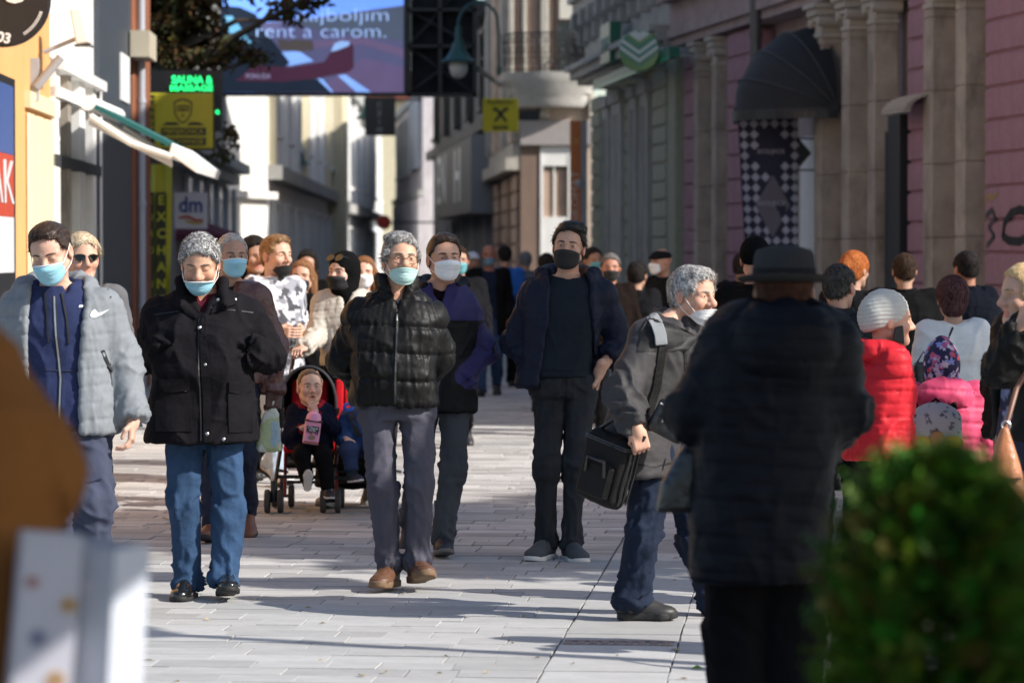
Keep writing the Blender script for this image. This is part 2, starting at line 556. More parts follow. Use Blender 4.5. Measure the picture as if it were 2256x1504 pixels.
# ------------------------------------------------------------------ facades
class Fac:
    def __init__(s, name, label, cat, X0, d0, m, side, group=None):
        n = math.hypot(m, 1); s.p0 = (X0, d0); s.dir = (m / n, 1 / n); s.s = 1 if side == 'R' else -1
        s.out = (-s.dir[1] * s.s, s.dir[0] * s.s)
        s.root = empty(name, (X0, d0, 0), math.atan2(s.dir[1], s.dir[0])); tag(s.root, label, cat, group)

    def u(s, px, o=0.0):
        a = (px - CX) / FPX; X = s.p0[0] + o * s.out[0]; Y = s.p0[1] + o * s.out[1]
        return (a * Y - X) / (s.dir[0] - a * s.dir[1])

    def d(s, u, o=0.0): return s.p0[1] + u * s.dir[1] + o * s.out[1]

    def z(s, px, py, o=0.0): return CAM_Z + (HY - py) / FPX * s.d(s.u(px, o), o)

    def bx(s, mb, u0, u1, o0, o1, z0, z1):
        a, b = sorted((u0, u1)); y = sorted((o0 * s.s, o1 * s.s)); return mb.box(a, b, y[0], y[1], z0, z1)

    def part(s, name, m, u0, u1, o0, o1, z0, z1, bevel=0.0, parent=None):
        return s.bx(MB(), u0, u1, o0, o1, z0, z1).build(name, m, parent or s.root, bevel=bevel)

    def v(s, u, o, z): return Vector((u, o * s.s, z))

    def window(s, u0, u1, z0, z1, o=0.0, frame=None, glass=None, mull=1, trans=1, fw=.07, dep=.12, sill=True):
        """frame with bars and panes set against the wall"""
        f = MB(); a, b = sorted((u0, u1))
        s.bx(f, a - fw, a, o, o + dep, z0, z1); s.bx(f, b, b + fw, o, o + dep, z0, z1); s.bx(f, a - fw, b + fw, o, o + dep + .01, z1, z1 + fw)
        for k in range(1, mull + 1):
            c = a + (b - a) * k / (mull + 1); s.bx(f, c - .025, c + .025, o, o + .07, z0, z1)
        if trans: zt = z0 + (z1 - z0) * .68; s.bx(f, a, b, o + .002, o + .075, zt - .03, zt + .03)
        w = f.build('window', frame, s.root)
        s.bx(MB(), a, b, o - .01, o + .02, z0, z1).build('pane', glass, w)
        if sill: s.bx(MB(), a - fw * 1.5, b + fw * 1.5, o, o + dep + .08, z0 - .1, z0 - .002).build('sill', frame, w)
        return w


M_pink = mat('pink render', (0.32, 0.18, 0.22), .85, var=.25, vscale=2.5, bump=.3, bscale=40, dirt=.8, dirtcol=(.13, .075, .08))
M_pinkg = mat('grey pink moulding', (0.36, 0.28, 0.27), .85, var=.2, vscale=3, bump=.3, bscale=40, dirt=.6, dirtcol=(.08, .07, .065))
M_tan = mat('tan stone', (0.37, 0.32, 0.265), .85, var=.3, vscale=2.0, bump=.3, bscale=50, dirt=.85, dirtcol=(.10, .085, .07))
M_pale = mat('pale stone', (0.42, 0.39, 0.34), .85, var=.15, vscale=4, bump=.2, bscale=40, dirt=.5, dirtcol=(.2, .18, .15))
M_panel = mat('grey panel', (0.27, 0.25, 0.25), .8, var=.15, vscale=2, dirt=.4, dirtcol=(.1, .09, .085))
M_glass = mat('dark glass', (0.03, 0.035, 0.04), .08, spec=.6)
M_glassm = mat('mid glass', (0.045, 0.05, 0.06), .15, spec=.6)
M_glassb = mat('blue glass', (0.30, 0.36, 0.42), .12, spec=.6)
M_black = mat('black metal', (0.012, 0.013, 0.015), .45, var=.2)
M_dark = mat('dark paint', (0.035, 0.037, 0.04), .6, var=.2)
M_white = mat('white paint', (0.78, 0.77, 0.74), .6, var=.08, vscale=4, dirt=.2, dirtcol=(.5, .47, .42))
M_lgrey = mat('light grey paint', (0.36, 0.37, 0.39), .6, var=.1)
M_green = mat('pale green render', (0.34, 0.35, 0.27), .85, var=.15, vscale=2.5, bump=.25, bscale=40, dirt=.55, dirtcol=(.12, .12, .1))
M_greyst = mat('grey stone', (0.38, 0.375, 0.35), .85, var=.18, vscale=2.5, bump=.25, bscale=40, dirt=.5, dirtcol=(.13, .125, .11))
M_sgreen = mat('sign green', (0.006, 0.12, 0.07), .35, var=.1)
M_sgreen2 = mat('sign bright green', (0.02, 0.20, 0.035), .3, coat=.4)
M_steel = mat('steel', (0.32, 0.33, 0.35), .4, metal=.7)
M_pipe = mat('drain pipe zinc', (0.10, 0.10, 0.105), .5, metal=.4)

# ---- pink building, right
fa = Fac('townhouse', 'pink rusticated townhouse with tan columns and grey cornice on the right', 'building', 6.105, 28.0, -0.161, 'R')
uE = fa.u(1503)
wl_ = MB(); fa.bx(wl_, 0, uE, -2.2, -.25, 0, 9); wl_.build('wall', M_pinkg, fa.root)
# projecting lit return of the corner nearest the camera
fa.part('wall', M_pink, -.4, 0, -2.2, .1, 0, 9)
cor = MB()
for (o, z0, z1) in ((.18, 4.84, 4.96), (.26, 4.963, 5.1), (.2, 5.103, 5.5), (.42, 5.503, 5.66), (.55, 5.663, 5.85), (.3, 5.853, 6.0)):
    fa.bx(cor, -.4, uE, -.25, o, z0, z1)
cor.build('cornice', M_pinkg, fa.root)
fa.part('wall', M_pink, -.4, uE, -.25, .05, 6.003, 9)
BH = .35


def blocks(fc, px0, px1, o0, o1, z0, z1, m, h=BH, gap=.028, off=0.0):
    u0, u1 = sorted((fc.u(px0, o1), fc.u(px1, o1))); w = u1 - u0
    mb = MB(); mb.box(-w / 2, w / 2, -(o1 - o0) / 2, (o1 - o0) / 2, -h / 2 + gap / 2, h / 2 - gap / 2)
    me = None
    core = MB(); fc.bx(core, u0 + .03, u1 - .03, o0 - .05, o1 - .035, z0, z1); core.build('pilaster_core', m, fc.root)
    z = z0 + off
    while z < z1 - .05:
        if me is None:
            o = mb.build('stone_block', m, fc.root, bevel=.018); me = o.data
        else:
            o = bpy.data.objects.new('stone_block', me); link(o, fc.root)
        o.location = fc.v((u0 + u1) / 2, (o0 + o1) / 2, min(z + h / 2, z1 - .02)); z += h
    return u0, u1


for (a, b) in ((1506, 1541), (1600, 1655), (1998, 2048), (2168, 2330)):
    blocks(fa, a, b, -.2, .13 if a > 1990 else .1, .24, 4.8, M_pink)


def column(fc, px, w, z1, m, mcap, o=.02):
    u = fc.u(px, o)
    c = MB()
    hw = w / 2
    fc.bx(c, u - hw * 1.35, u + hw * 1.35, o - hw * 1.3, o + hw * 1.3, 0, .9); fc.bx(c, u - hw * 1.2, u + hw * 1.2, o - hw * 1.15, o + hw * 1.15, .9, 1.0)
    zz = 1.0
    while zz < z1 - .02:
        ze = min(zz + .82, z1); fc.bx(c, u - hw, u + hw, o - hw, o + hw, zz, ze - .012); fc.bx(c, u - hw + .012, u + hw - .012, o - hw + .012, o + hw - .012, ze - .02, ze + .01); zz = ze
    col = c.build('column', m, fc.root, bevel=.012)
    cp = MB()
    for (e, a, b) in ((1.08, z1, z1 + .06), (.95, z1 + .061, z1 + .2), (1.25, z1 + .201, z1 + .27), (1.5, z1 + .271, z1 + .36), (1.75, z1 + .361, z1 + .43)):
        fc.bx(cp, u - hw * e, u + hw * e, o - hw * e, o + hw * e, a, b)
    for sx in (-1, 1): cp.tube([fc.v(u + sx * hw * 1.25, o - hw * 1.2, z1 + .2), fc.v(u + sx * hw * 1.25, o + hw * 1.35, z1 + .2)], .07, 10)
    cp.build('capital', mcap, col, bevel=.01)


for (px, w) in ((1550, .26), (1590, .26), (1828, .34), (1888, .32), (1944, .30), (2074, .34), (2146, .34)):
    column(fa, px, w, 4.38, M_tan, M_pale)
for (a, b, z0, z1) in ((1560, 1580, .9, 4.2), (1850, 1872, .2, 3.3), (1906, 1932, 1.0, 4.0), (2098, 2124, .9, 4.0)):
    ua, ub = fa.u(a, -.25), fa.u(b, -.25)
    fa.part('infill_panel', M_panel, ua, ub, -.3, -.16, 0, z0 - .01)
    fa.window(ua, ub, z0, z1, -.25, M_pale if a < 1600 else M_panel, M_panel if a > 1900 else M_lgrey, mull=0, trans=1, dep=.15)
# lit white door behind the banner
ud0, ud1 = fa.u(1700, -.2), fa.u(1812, -.2)
dr = fa.part('door', M_white, ud0, ud1, -.26, -.19, 0, 3.2)
for k in range(3):
    uu = ud0 + (ud1 - ud0) * (k + .5) / 3; fa.bx(MB(), uu - .2, uu + .2, -.2, -.17, .4, 2.8).build('door_panel', M_tan if k == 1 else M_white, dr)
# shop door: black leaf and light blue lettered panel
p0 = P(1957, 300, 37.3); p1 = P(1989, 640, 37.3)
sg = empty('shop_sign', (0, 0, 0)); tag(sg, 'tall pale blue lettered panel beside the black shop door', 'sign')
MB().box(p0.x, p1.x, 37.3, 37.36, .2, p0.z).build('board', mat('pale blue board', (0.30, 0.40, 0.46), .4, var=.25, vscale=3), sg)
MB().box(p0.x - .03, p1.x + .03, 37.37, 37.45, .0, p0.z + .05).build('frame', M_dark, sg)
text('lettering', 'PIZZERIJA', M_dark, sg, ((p0.x + p1.x) / 2, 37.295, 1.75), (R(90), R(-90), 0), .2, width=.9)
fa.part('shop_door', M_black, fa.u(2018, .0), fa.u(2018, .0) + .5, -.1, .2, 0, 3.25)
mb = MB(); ub_ = fa.u(2016, .3)
for k in range(9):
    a = k / 8 * math.pi / 2; mb.add([], [])
    fa.bx(mb, ub_ - .1, ub_ + .9, .05 + .4 * math.sin(a) - .06, .05 + .4 * math.sin(a), 3.26 + .2 * math.cos(a) - .03, 3.26 + .2 * math.cos(a))
mb.build('door_hood', M_pale, fa.root)
fa.part('shade_wall', M_pinkg, -.4, uE, -2.2, .05, 9.002, 10.6)  # unseen wall top added to keep sun off the signs opposite
# drain pipe
u_ = fa.u(1670, .2); mb = MB().tube([fa.v(u_, .24, 3.6), fa.v(u_, .24, 9)], .085, 12)
for z in (3.62, 4.6, 5.6): mb.tube([fa.v(u_, .24, z), fa.v(u_, .24, z + .06)], .1, 12)
mb.build('drain_pipe', M_pipe, fa.root, smooth=True)
# graffiti on the near pilaster
M_graf = mat('black spray paint', (0.006, 0.006, 0.007), .6); M_grafy = mat('yellow spray paint', (0.35, 0.28, 0.02), .6)


def spray(fc, pts, r, m, o):
    V = []; F = []
    mb = MB(); pp = [fc.v(fc.u(x, o), o, fc.z(x, y, o)) for x, y in pts]
    for i in range(len(pp) - 1):
        a, b = pp[i], pp[i + 1]; t = (b - a); t.normalize(); n = Vector((-t.z, 0, t.x)) * r
        mb.prism([a - n - t * r * .5, b - n + t * r * .5, b + n + t * r * .5, a + n - t * r * .5], (0, .003 * fc.s, 0))
    mb.build('graffiti', m, fc.root)


spray(fa, [(2209, 520), (2213, 490), (2226, 470), (2245, 462), (2262, 466), (2275, 490), (2268, 520), (2245, 532), (2222, 530), (2209, 520)], .045, M_graf, .134)
spray(fa, [(2170, 446), (2180, 428), (2186, 440), (2196, 424)], .012, M_grafy, .134)
spray(fa, [(2172, 475), (2185, 462), (2192, 480), (2178, 500), (2190, 520), (2175, 540)], .03, mat('grey spray paint', (.05, .045, .045), .7), .134)

# ---- black dome awning, checkered banner, diamond sign
uc = fa.u(1800, 0) ; oA = .05
aw = empty('dome_awning', fa.root.matrix_basis @ fa.v(uc, oA, 3.45), fa.root.rotation_euler.z); tag(aw, 'black half dome awning jutting out over the tall white door', 'awning')
V = []; F = []; NA, NB = 25, 13
for i in range(NA):
    a = math.pi * i / (NA - 1)
    for j in range(NB):
        b = math.pi / 2 * j / (NB - 1); rip = 1 - .02 * (j % 3 == 1)
        V.append((1.25 * math.cos(a), 1.03 * math.sin(a) * math.cos(b) * rip, 1.12 * math.sin(a) * math.sin(b) * rip))
for i in range(NA - 1):
    for j in range(NB - 1): F.append((i * NB + j, (i + 1) * NB + j, (i + 1) * NB + j + 1, i * NB + j + 1))
cvm = MB().add(V, F)
cv = cvm.build('canopy', mat('black awning cloth', (0.010, 0.011, 0.013), .75, var=.3, vscale=4), aw, smooth=True)
rb = MB()
for k in range(5):
    b = math.pi / 2 * k / 4
    rb.tube([(1.26 * math.cos(a), 1.04 * math.sin(a) * math.cos(b), 1.13 * math.sin(a) * math.sin(b)) for a in np.linspace(0, math.pi, 17)], .014, 6)
rb.build('ribs', M_dark, aw)
vl = MB()
for i in range(24):
    a0, a1 = math.pi * i / 24, math.pi * (i + 1) / 24 - .01
    q = [(1.26 * math.cos(a), 1.045 * math.sin(a)) for a in (a0, a1)]
    vl.prism([(q[0][0], q[0][1], -.11), (q[1][0], q[1][1], -.11), (q[1][0], q[1][1], .02), (q[0][0], q[0][1], .02)], (.004, .006, 0))
vl.build('valance', M_black, aw)

dB = 41.3
bn = empty('checkered_banner', P(1690, 600, dB)); bn.location.z = 0; tag(bn, 'navy and white diamond checkered banner hanging below the black awning', 'banner')
x0, x1, zt, zb = P(1624, 0, dB).x - bn.location.x, P(1757, 0, dB).x - bn.location.x, P(0, 245, dB).z, 1.2
M_navy = mat('navy banner cloth', (0.018, 0.02, 0.045), .8, var=.25, vscale=3, bump2=.3, b2scale=3)
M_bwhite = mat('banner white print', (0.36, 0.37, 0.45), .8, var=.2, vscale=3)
g = MB()
NX, NZ = 8, 24


def bwave(x, z): return .03 * math.sin(x * 7 + z * 1.3) + .02 * math.sin(z * 3.1)


def bpt(x, z, o=0): 
    xs = x + (zt - z) * .055 * (1 - (x - x0) / (x1 - x0))
    return (xs, bwave(x, z) - o, z)


for side in (0, 1):
    b_ = g.n
    g.add([bpt(x0 + (x1 - x0) * i / NX, zb + (zt - zb) * j / NZ, .0 if side == 0 else -.006) for j in range(NZ + 1) for i in range(NX + 1)],
          [(j * (NX + 1) + i, j * (NX + 1) + i + 1, (j + 1) * (NX + 1) + i + 1, (j + 1) * (NX + 1) + i) for j in range(NZ) for i in range(NX)])
g.build('cloth', M_navy, bn, smooth=True)
dm = MB(); sx_ = (x1 - x0 - .03) / 5.6; sz_ = .138; r_ = 0
z = zt - .03
while z > zb + .1:
    for k in range(6):
        cx_ = x0 + .04 + sx_ * k + .03
        ux = 1690 + (cx_) / dB * FPX; uz = HY - (z - CAM_Z) / dB * FPX
        if abs(ux - 1698) / 48 + abs(uz - 335) / 70 < 1.0: continue
        if abs(ux - 1702) / 40 + abs(uz - 450) / 78 < 1.0: continue
        h = .062
        dm.add([bpt(cx_ - h, z, .004), bpt(cx_, z - h * 1.02, .004), bpt(cx_ + h, z, .004), bpt(cx_, z + h * 1.02, .004)], [(0, 1, 2, 3)])
    z -= sz_
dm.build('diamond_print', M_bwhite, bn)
def bq(px, py, o): 
    p = P(px, py, dB); return (p.x - bn.location.x, bwave(p.x - bn.location.x, p.z) - o, p.z)
MB().add([bq(1702 - 38, 452, .006), bq(1702, 525, .006), bq(1702 + 38, 452, .006), bq(1702, 385, .006)], [(0, 1, 2, 3)]).build('diamond_print', mat('grey banner print', (.13, .12, .15), .8), bn)
M_blet = mat('banner letters', (0.42, 0.42, 0.48), .8)
for (px, py) in ((1697, 335), (1700, 449)):
    p = P(px, py, dB); text('lettering', 'AVOLIJHOR', M_blet, bn, (p.x - bn.location.x, bwave(p.x - bn.location.x, p.z) - .02, p.z), (R(90), 0, 0), .09, width=.36)
rod = MB().tube([(x0 - .05, .0, zt + .02), (x1 + .35, .0, zt + .02)], .014, 8); rod.build('rod', M_black, bn)
ds = empty('diamond_sign', P(1745, 338, 41.5)); tag(ds, 'black diamond shop sign on two rods behind the checkered banner', 'sign')
a = .31
MB().prism([(-a, 0, 0), (0, 0, -a * .95), (a * .8, 0, 0), (0, 0, a * .95)], (0, .05, 0)).build('board', M_black, ds)
text('lettering', 'R', M_blet, ds, (.055, -.006, 0), (R(90), 0, 0), .12)
for zz in (.19, -.22): MB().tube([(0, .03, zz), (.42, .03, zz)], .012, 6).build('rod', M_black, ds)

# ---- pale green bank building
fb = Fac('bank_building', 'pale green bank building with fluted pilasters beside the pink townhouse', 'building', 2.63, 49.6, -0.097, 'R')
uB = fb.u(1300)
MBw = MB(); fb.bx(MBw, .06, uB, -2.0, -.3, 0, 9); MBw.build('wall', M_green, fb.root)
for (a, b, o) in ((1345, 1366, .14), (1384, 1398, .1), (1408, 1424, .1), (1326, 1338, .1)):
    ua, ub2 = sorted((fb.u(a, o), fb.u(b, o))); q = MB()
    fb.bx(q, ua, ub2, -.3, o, .6, 4.3); fb.bx(q, ua - .06, ub2 + .06, -.3, o + .06, 0, .6); fb.bx(q, ua - .05, ub2 + .05, -.3, o + .05, 4.3, 4.5)
    for k in range(1, 3):
        uu = ua + (ub2 - ua) * k / 3; fb.bx(q, uu - .03, uu + .03, o, o + .025, .8, 4.1)
    q.build('pilaster', M_greyst, fb.root, bevel=.01)
for (a, b) in ((1301, 1319), (1368, 1383), (1436, 1464)): blocks(fb, a, b, -.3, .06, .1, 4.5, M_green, h=.3, gap=.03)
fb.part('corner_pier', mat('pale green lit render', (.30, .32, .24), .85, var=.1), .0, fb.u(1467, .12), -.3, .1, 0, 5.2, bevel=.02)  # the strip's sunlit look is put into its own render colour
for (a, b) in ((1425, 1435), (1399, 1407)): fb.window(fb.u(a, -.25), fb.u(b, -.25), .8, 4.1, -.3, M_greyst, M_glass, mull=0)
q = MB()
for (o, z0, z1) in ((.25, 4.86, 4.95), (.4, 4.953, 5.1), (.5, 5.103, 5.2), (.1, 5.203, 6.2), (.35, 6.203, 6.4), (.45, 6.403, 6.55)): fb.bx(q, 0, uB, -.3, o, z0, z1)
q.build('cornice', M_greyst, fb.root)
for k in range(10):
    uu = .4 + (uB - .8) * k / 9; q = MB(); fb.bx(q, uu - .1, uu + .1, .1, .42, 5.9, 6.2); fb.bx(q, uu - .08, uu + .08, .1, .3, 5.6, 5.9); q.build('bracket', M_greyst, fb.root, bevel=.02)
fb.part('wall', M_green, 0, uB, -.3, 0.03, 6.55, 9)
for k in range(4): 
    uu = 1.5 + k * 2.6; fb.window(uu, uu + 1.1, 7.0, 9.4, .03, M_greyst, M_glass)

fb.part('shade_wall', M_greyst, 0, uB, -2, .03, 9.002, 10.6)  # unseen strip added above the bank to block the sun as well
bs = empty('bank_fascia', fb.root.location, fb.root.rotation_euler.z); tag(bs, 'long green glass fascia with round lamp ends along the bank front', 'sign')
fb.bx(MB(), fb.u(1474, .5), fb.u(1306, .5), .35, .5, 4.56, 4.72).build('fascia', M_sgreen, bs)
fb.bx(MB(), fb.u(1474, .5), fb.u(1306, .5), .5, .51, 4.53, 4.58).build('light_strip', mat('green strip', (.03, .3, .16), .3), bs)
for px in (1474, 1420, 1360, 1306): fb.bx(MB(), fb.u(px, .4) - .03, fb.u(px, .4) + .03, -.1, .35, 4.6, 4.66).build('bracket', M_steel, bs)
rs_ = empty('round_sign', P(1410, 114, 48.6)); rs_.rotation_euler = (0, 0, R(-12)); tag(rs_, 'round green disc sign with white chevron stripes on the bank', 'sign')
RR = .315
MB().lathe([(RR * .97, -.1), (RR, -.08), (RR, .08), (RR * .97, .1)], 40, M=Matrix.Rotation(R(90), 4, 'X')).build('disc', M_sgreen2, rs_, smooth=True)
M_cw = mat('chevron white', (.55, .62, .6), .4); M_cd = mat('chevron green', (.03, .22, .15), .4)


def in_disc(poly, r):
    """clip polygon by a disc of n half planes"""
    for k in range(32):
        a = 2 * math.pi * k / 32; nx, nz = math.cos(a), math.sin(a); out = []
        for i in range(len(poly)):
            p, q2 = poly[i], poly[(i + 1) % len(poly)]; dp = p[0] * nx + p[1] * nz - r; dq = q2[0] * nx + q2[1] * nz - r
            if dp <= 0: out.append(p)
            if (dp < 0) != (dq < 0): t = dp / (dp - dq); out.append((p[0] + t * (q2[0] - p[0]), p[1] + t * (q2[1] - p[1])))
        poly = out
        if len(poly) < 3: return []
    return poly


for k, (zc, m_) in enumerate(((.30, M_cw), (.17, M_cd), (.10, M_cw), (.04, M_cd), (-.02, M_cw), (-.08, M_cd))):
    th = (.13, .07, .06, .06, .06, .04)[k]
    q = MB()
    for sx in (-1, 1):
        pl = in_disc([(0, zc - .16), (sx * .4, zc + .12), (sx * .4, zc + .12 + th), (0, zc - .16 + th)], RR * .96)
        if pl: q.prism([(x, -.104, z) for x, z in pl], (0, .003, 0))
    if q.V: q.build('chevron', m_, rs_)
MB().tube([(.3, .0, 0), (.75, .08, 0)], .07, 10).build('bracket', M_steel, rs_)
gb = empty('green_box_sign', fb.root.location, fb.root.rotation_euler.z); tag(gb, 'dark green rectangular box sign left of the round bank sign', 'sign')
fb.bx(MB(), fb.u(1368, .3), fb.u(1322, .5), .3, .5, 4.92, 5.6).build('box', M_sgreen, gb)
text('lettering', 'SBERBANK', mat('pale green letters', (.2, .35, .3), .5), gb, fb.v((fb.u(1368, .3) + fb.u(1322, .5)) / 2, .506, 5.25), (R(90), 0, R(180)), .3, width=abs(fb.u(1368, .3) - fb.u(1322, .5)) * .8)

# ---- corner building with the balcony
cb = empty('corner_house', (0.2, 65, 0)); tag(cb, 'cream corner house with curved balcony and brown ground floor', 'building')
M_cream = mat('cream render', (0.56, 0.44, 0.35), .85, var=.15, vscale=2.5, dirt=.5, dirtcol=(.2, .16, .13))
M_brown = mat('brown render', (0.22, 0.15, 0.115), .85, var=.15, vscale=2, dirt=.4, dirtcol=(.09, .065, .055))
M_beige = mat('beige block', (0.38, 0.27, 0.21), .85, var=.15, vscale=2, dirt=.4, dirtcol=(.15, .11, .09))
cx = lambda px, d=65.0: P(px, 0, d).x - .2
zz65 = lambda py, d=65.0: P(0, py, d).z
q = MB(); q.box(cx(1147), cx(1306) , 0, 2.0, zz65(265), 9); q.build('wall', M_cream, cb)
MB().box(cx(1145), cx(1306), -.12, .0, zz65(322), zz65(266)).build('lintel_band', mat('pale band', (.33, .30, .29), .8, var=.1), cb, bevel=.02)
MB().box(cx(1147), cx(1190), 0.0, 1.2, 0, zz65(322)).build('pier', M_brown, cb)
MB().box(cx(1258), cx(1306), 0.0, 1.2, 0, zz65(322)).build('pier', M_cream, cb)
w = MB(); w.box(cx(1190), cx(1197), -.03, .2, 0, zz65(322)); w.box(cx(1251), cx(1258), -.03, .2, 0, zz65(322)); w.box(cx(1197), cx(1251), -.02, .2, zz65(366), zz65(322)); w.box(cx(1197), cx(1251), -.02, .2, .2, zz65(478))
w.box(cx(1219), cx(1223), .02, .1, zz65(478), zz65(366)); w = w.build('window', M_white, cb)
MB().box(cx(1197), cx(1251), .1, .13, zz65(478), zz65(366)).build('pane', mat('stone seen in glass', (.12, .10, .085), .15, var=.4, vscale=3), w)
# upper floor: french window, white pilasters
w = MB(); w.box(cx(1216), cx(1228), -.06, .1, zz65(200), 9); w.box(cx(1282), cx(1292), -.06, .1, zz65(200), 9); w.box(cx(1228), cx(1282), -.06, .1, zz65(50), zz65(44)); w = w.build('window', mat('dark brown wood', (.045, .028, .022), .5), cb)
MB().box(cx(1228), cx(1282), -.01, .04, zz65(200), zz65(50)).build('pane', M_glass, w); MB().box(cx(1232), cx(1280), -.03, -.0, zz65(46), 8).build('curtain', mat('pale curtain', (.6, .57, .5), .9, var=.2, stretch=(8, 1, .4)), w)  # curtain is plain off-white cloth with vertical streaks
for (a, b) in ((1190, 1208), (1296, 1303), (1120, 1132), (1150, 1160)): MB().box(cx(a), cx(b), -.16, .0, zz65(262), 9).build('pilaster', M_pale, cb, bevel=.02)
for (a, b) in ((1134, 1148), (1162, 1188)): MB().box(cx(a), cx(b), -.05, .6, zz65(262), 9).build('wall_panel', M_beige, cb, bevel=.01)
# side front running away to the left, with brown blocks
cs = Fac('corner_house', None, None, .2 + cx(1146), 65.02, -.055, 'R'); cs.root.parent = cb; cs.root.matrix_parent_inverse = Matrix.Translation((-.2, -65, 0)); cs.root.name = 'side_front'
uS = cs.u(1086)
cs.part('wall', M_beige, 0, uS, -1.5, -.15, 0, 3.35)
for k in range(3):
    u0 = uS * (k * .34 + .04); 
    for j in range(9): cs.part('stone_block', M_beige, u0, u0 + uS * .17, -.15, .06, .05 + j * .36, .05 + j * .36 + .33, bevel=.02)
q = MB(); cs.bx(q, 0, uS + .3, -.2, .3, 3.35, 3.6); cs.bx(q, 0, uS + .3, -.2, .15, 3.602, 3.9); q.build('cornice', M_pale, cs.root)
q = MB(); cs.bx(q, 0, uS + 1.2, -1.5, -.02, 3.9, 9); q.build('wall', M_cream, cs.root)
for k in range(4): cs.part('pilaster', M_greyst if k % 2 else M_cream, uS * .3 * k, uS * .3 * k + .55, -.02, .22, 3.9, 12, bevel=.02)
# balcony
bc = empty('balcony', (cx(1212), -.0, 0), parent=cb)
zs_, zt_ = zz65(208), zz65(163)


def half(mb, prof, n=28):
    V = []; 
    for (r, z) in prof: V += [(r * math.cos(math.pi + math.pi * k / n), .72 * r * math.sin(math.pi + math.pi * k / n), z) for k in range(n + 1)]
    N = len(prof); F = [(i * (n + 1) + k, i * (n + 1) + k + 1, (i + 1) * (n + 1) + k + 1, (i + 1) * (n + 1) + k) for i in range(N - 1) for k in range(n)]
    F += [tuple(range(n + 1))[::-1], tuple(range((N - 1) * (n + 1), N * (n + 1)))]; F += [tuple(i * (n + 1) + (n if s else 0) for i in (range(N) if s else range(N)[::-1])) for s in (0, 1)]
    return mb.add(V, F)


half(MB(), [(.70, zs_ - .28), (.78, zs_ - .18), (.80, zs_ - .05), (.86, zs_), (.88, zs_ + .12), (.96, zs_ + .2), (1.0, zs_ + .34), (1.02, zt_)]).build('slab', mat('balcony stone', (.45, .43, .40), .8, var=.12, dirt=.4, dirtcol=(.2, .19, .17)), bc, smooth=True)
rl = MB(); rr = .98
arc = lambda t, r=rr: (r * math.cos(math.pi + math.pi * t), .72 * r * math.sin(math.pi + math.pi * t))
for z in (zt_ + .05, zt_ + .78, zt_ + .7): rl.tube([(*arc(t), z) for t in np.linspace(0, 1, 29)], .02 if z > zt_ + .75 else .012, 6)
for k in range(17): rl.tube([(*arc(k / 16), zt_), (*arc(k / 16), zt_ + .78)], .011, 5)
rl.build('railing', M_black, bc)
sc_ = MB()
for k in range(16):
    for (zc, r0, ph) in ((zt_ + .22, .1, 0), (zt_ + .45, .1, math.pi), (zt_ + .6, .06, 0)):
        tc = (k + .5) / 16
        pts = [(*arc(tc + (r0 * (1 - j / 16) * math.cos(ph + j * .75)) / (math.pi * .85)), zc + r0 * (1 - j / 16) * math.sin(ph + j * .75)) for j in range(13)]
        sc_.tube(pts, .010, 4)
sc_.build('scrollwork', M_black, bc)
# ---- signs on that corner
ys = empty('yellow_bank_sign', P(1103, 254, 62)); tag(ys, 'square yellow bank sign with a black crossed emblem', 'sign')
M_yel = mat('sign yellow', (0.80, 0.64, 0.01), .45, var=.06)
hw, hh = .345, .32
MB().box(-hw, hw, 0, .22, -hh, hh).build('box', M_yel, ys, bevel=.01)
MB().box(hw, .75, .08, .14, -.1, .1).build('bracket', M_dark, ys)
q = MB()
for s in (-1, 1):
    q.prism([(s * -.14, -.006, -.12), (s * -.09, -.006, -.14), (s * .11, -.006, .10), (s * .06, -.006, .13)], (0, .004, 0))
    q.prism([(s * .06, -.006, .13), (s * .13, -.006, .155), (s * .15, -.006, .09), (s * .11, -.006, .07)], (0, .0038, 0))
q.build('emblem', M_black, ys)
text('lettering', 'Raiffeisen', M_black, ys, (0, -.005, .25), (R(90), 0, 0), .11, width=.5)
text('lettering', 'BANK', M_black, ys, (0, -.005, -.25), (R(90), 0, 0), .11, width=.3, bold=.003)
os_ = empty('cash_machine_sign', P(1268, 380, 60)); os_.location.z = 0; tag(os_, 'tall orange vertical cash machine sign on grey post', 'sign')
zt2, zb2 = P(0, 266, 60).z, P(0, 600, 60).z
M_or = mat('sign orange', (.62, .17, .035), .45, var=.15, vscale=2)
MB().box(-.105, .105, 0, .12, .6, zt2).build('board', M_or, os_)
MB().box(.108, .22, .0, .14, 0, zt2).build('post', M_lgrey, os_)
text('lettering', 'BANKOMAT', mat('orange sign letters', (.75, .6, .5), .5), os_, (0, -.006, P(0, 465, 60).z + .1), (R(90), R(-90), 0), .2, width=1.3)
text('emblem', 'X', mat('yellow print', (.75, .45, .08), .5), os_, (.02, -.006, P(0, 312, 60).z), (R(90), 0, 0), .2)  # plain yellow letter on the orange board
cc_ = empty('security_camera', P(1277, 405, 59.6)); tag(cc_, 'small grey security camera beside the orange sign', 'camera')
MB().tube([(0, -.1, -.02), (0, .1, .03)], .05, 10).build('housing', M_lgrey, cc_, smooth=True); MB().tube([(0, .1, .03), (.1, .2, .03)], .015, 6).build('arm', M_lgrey, cc_)

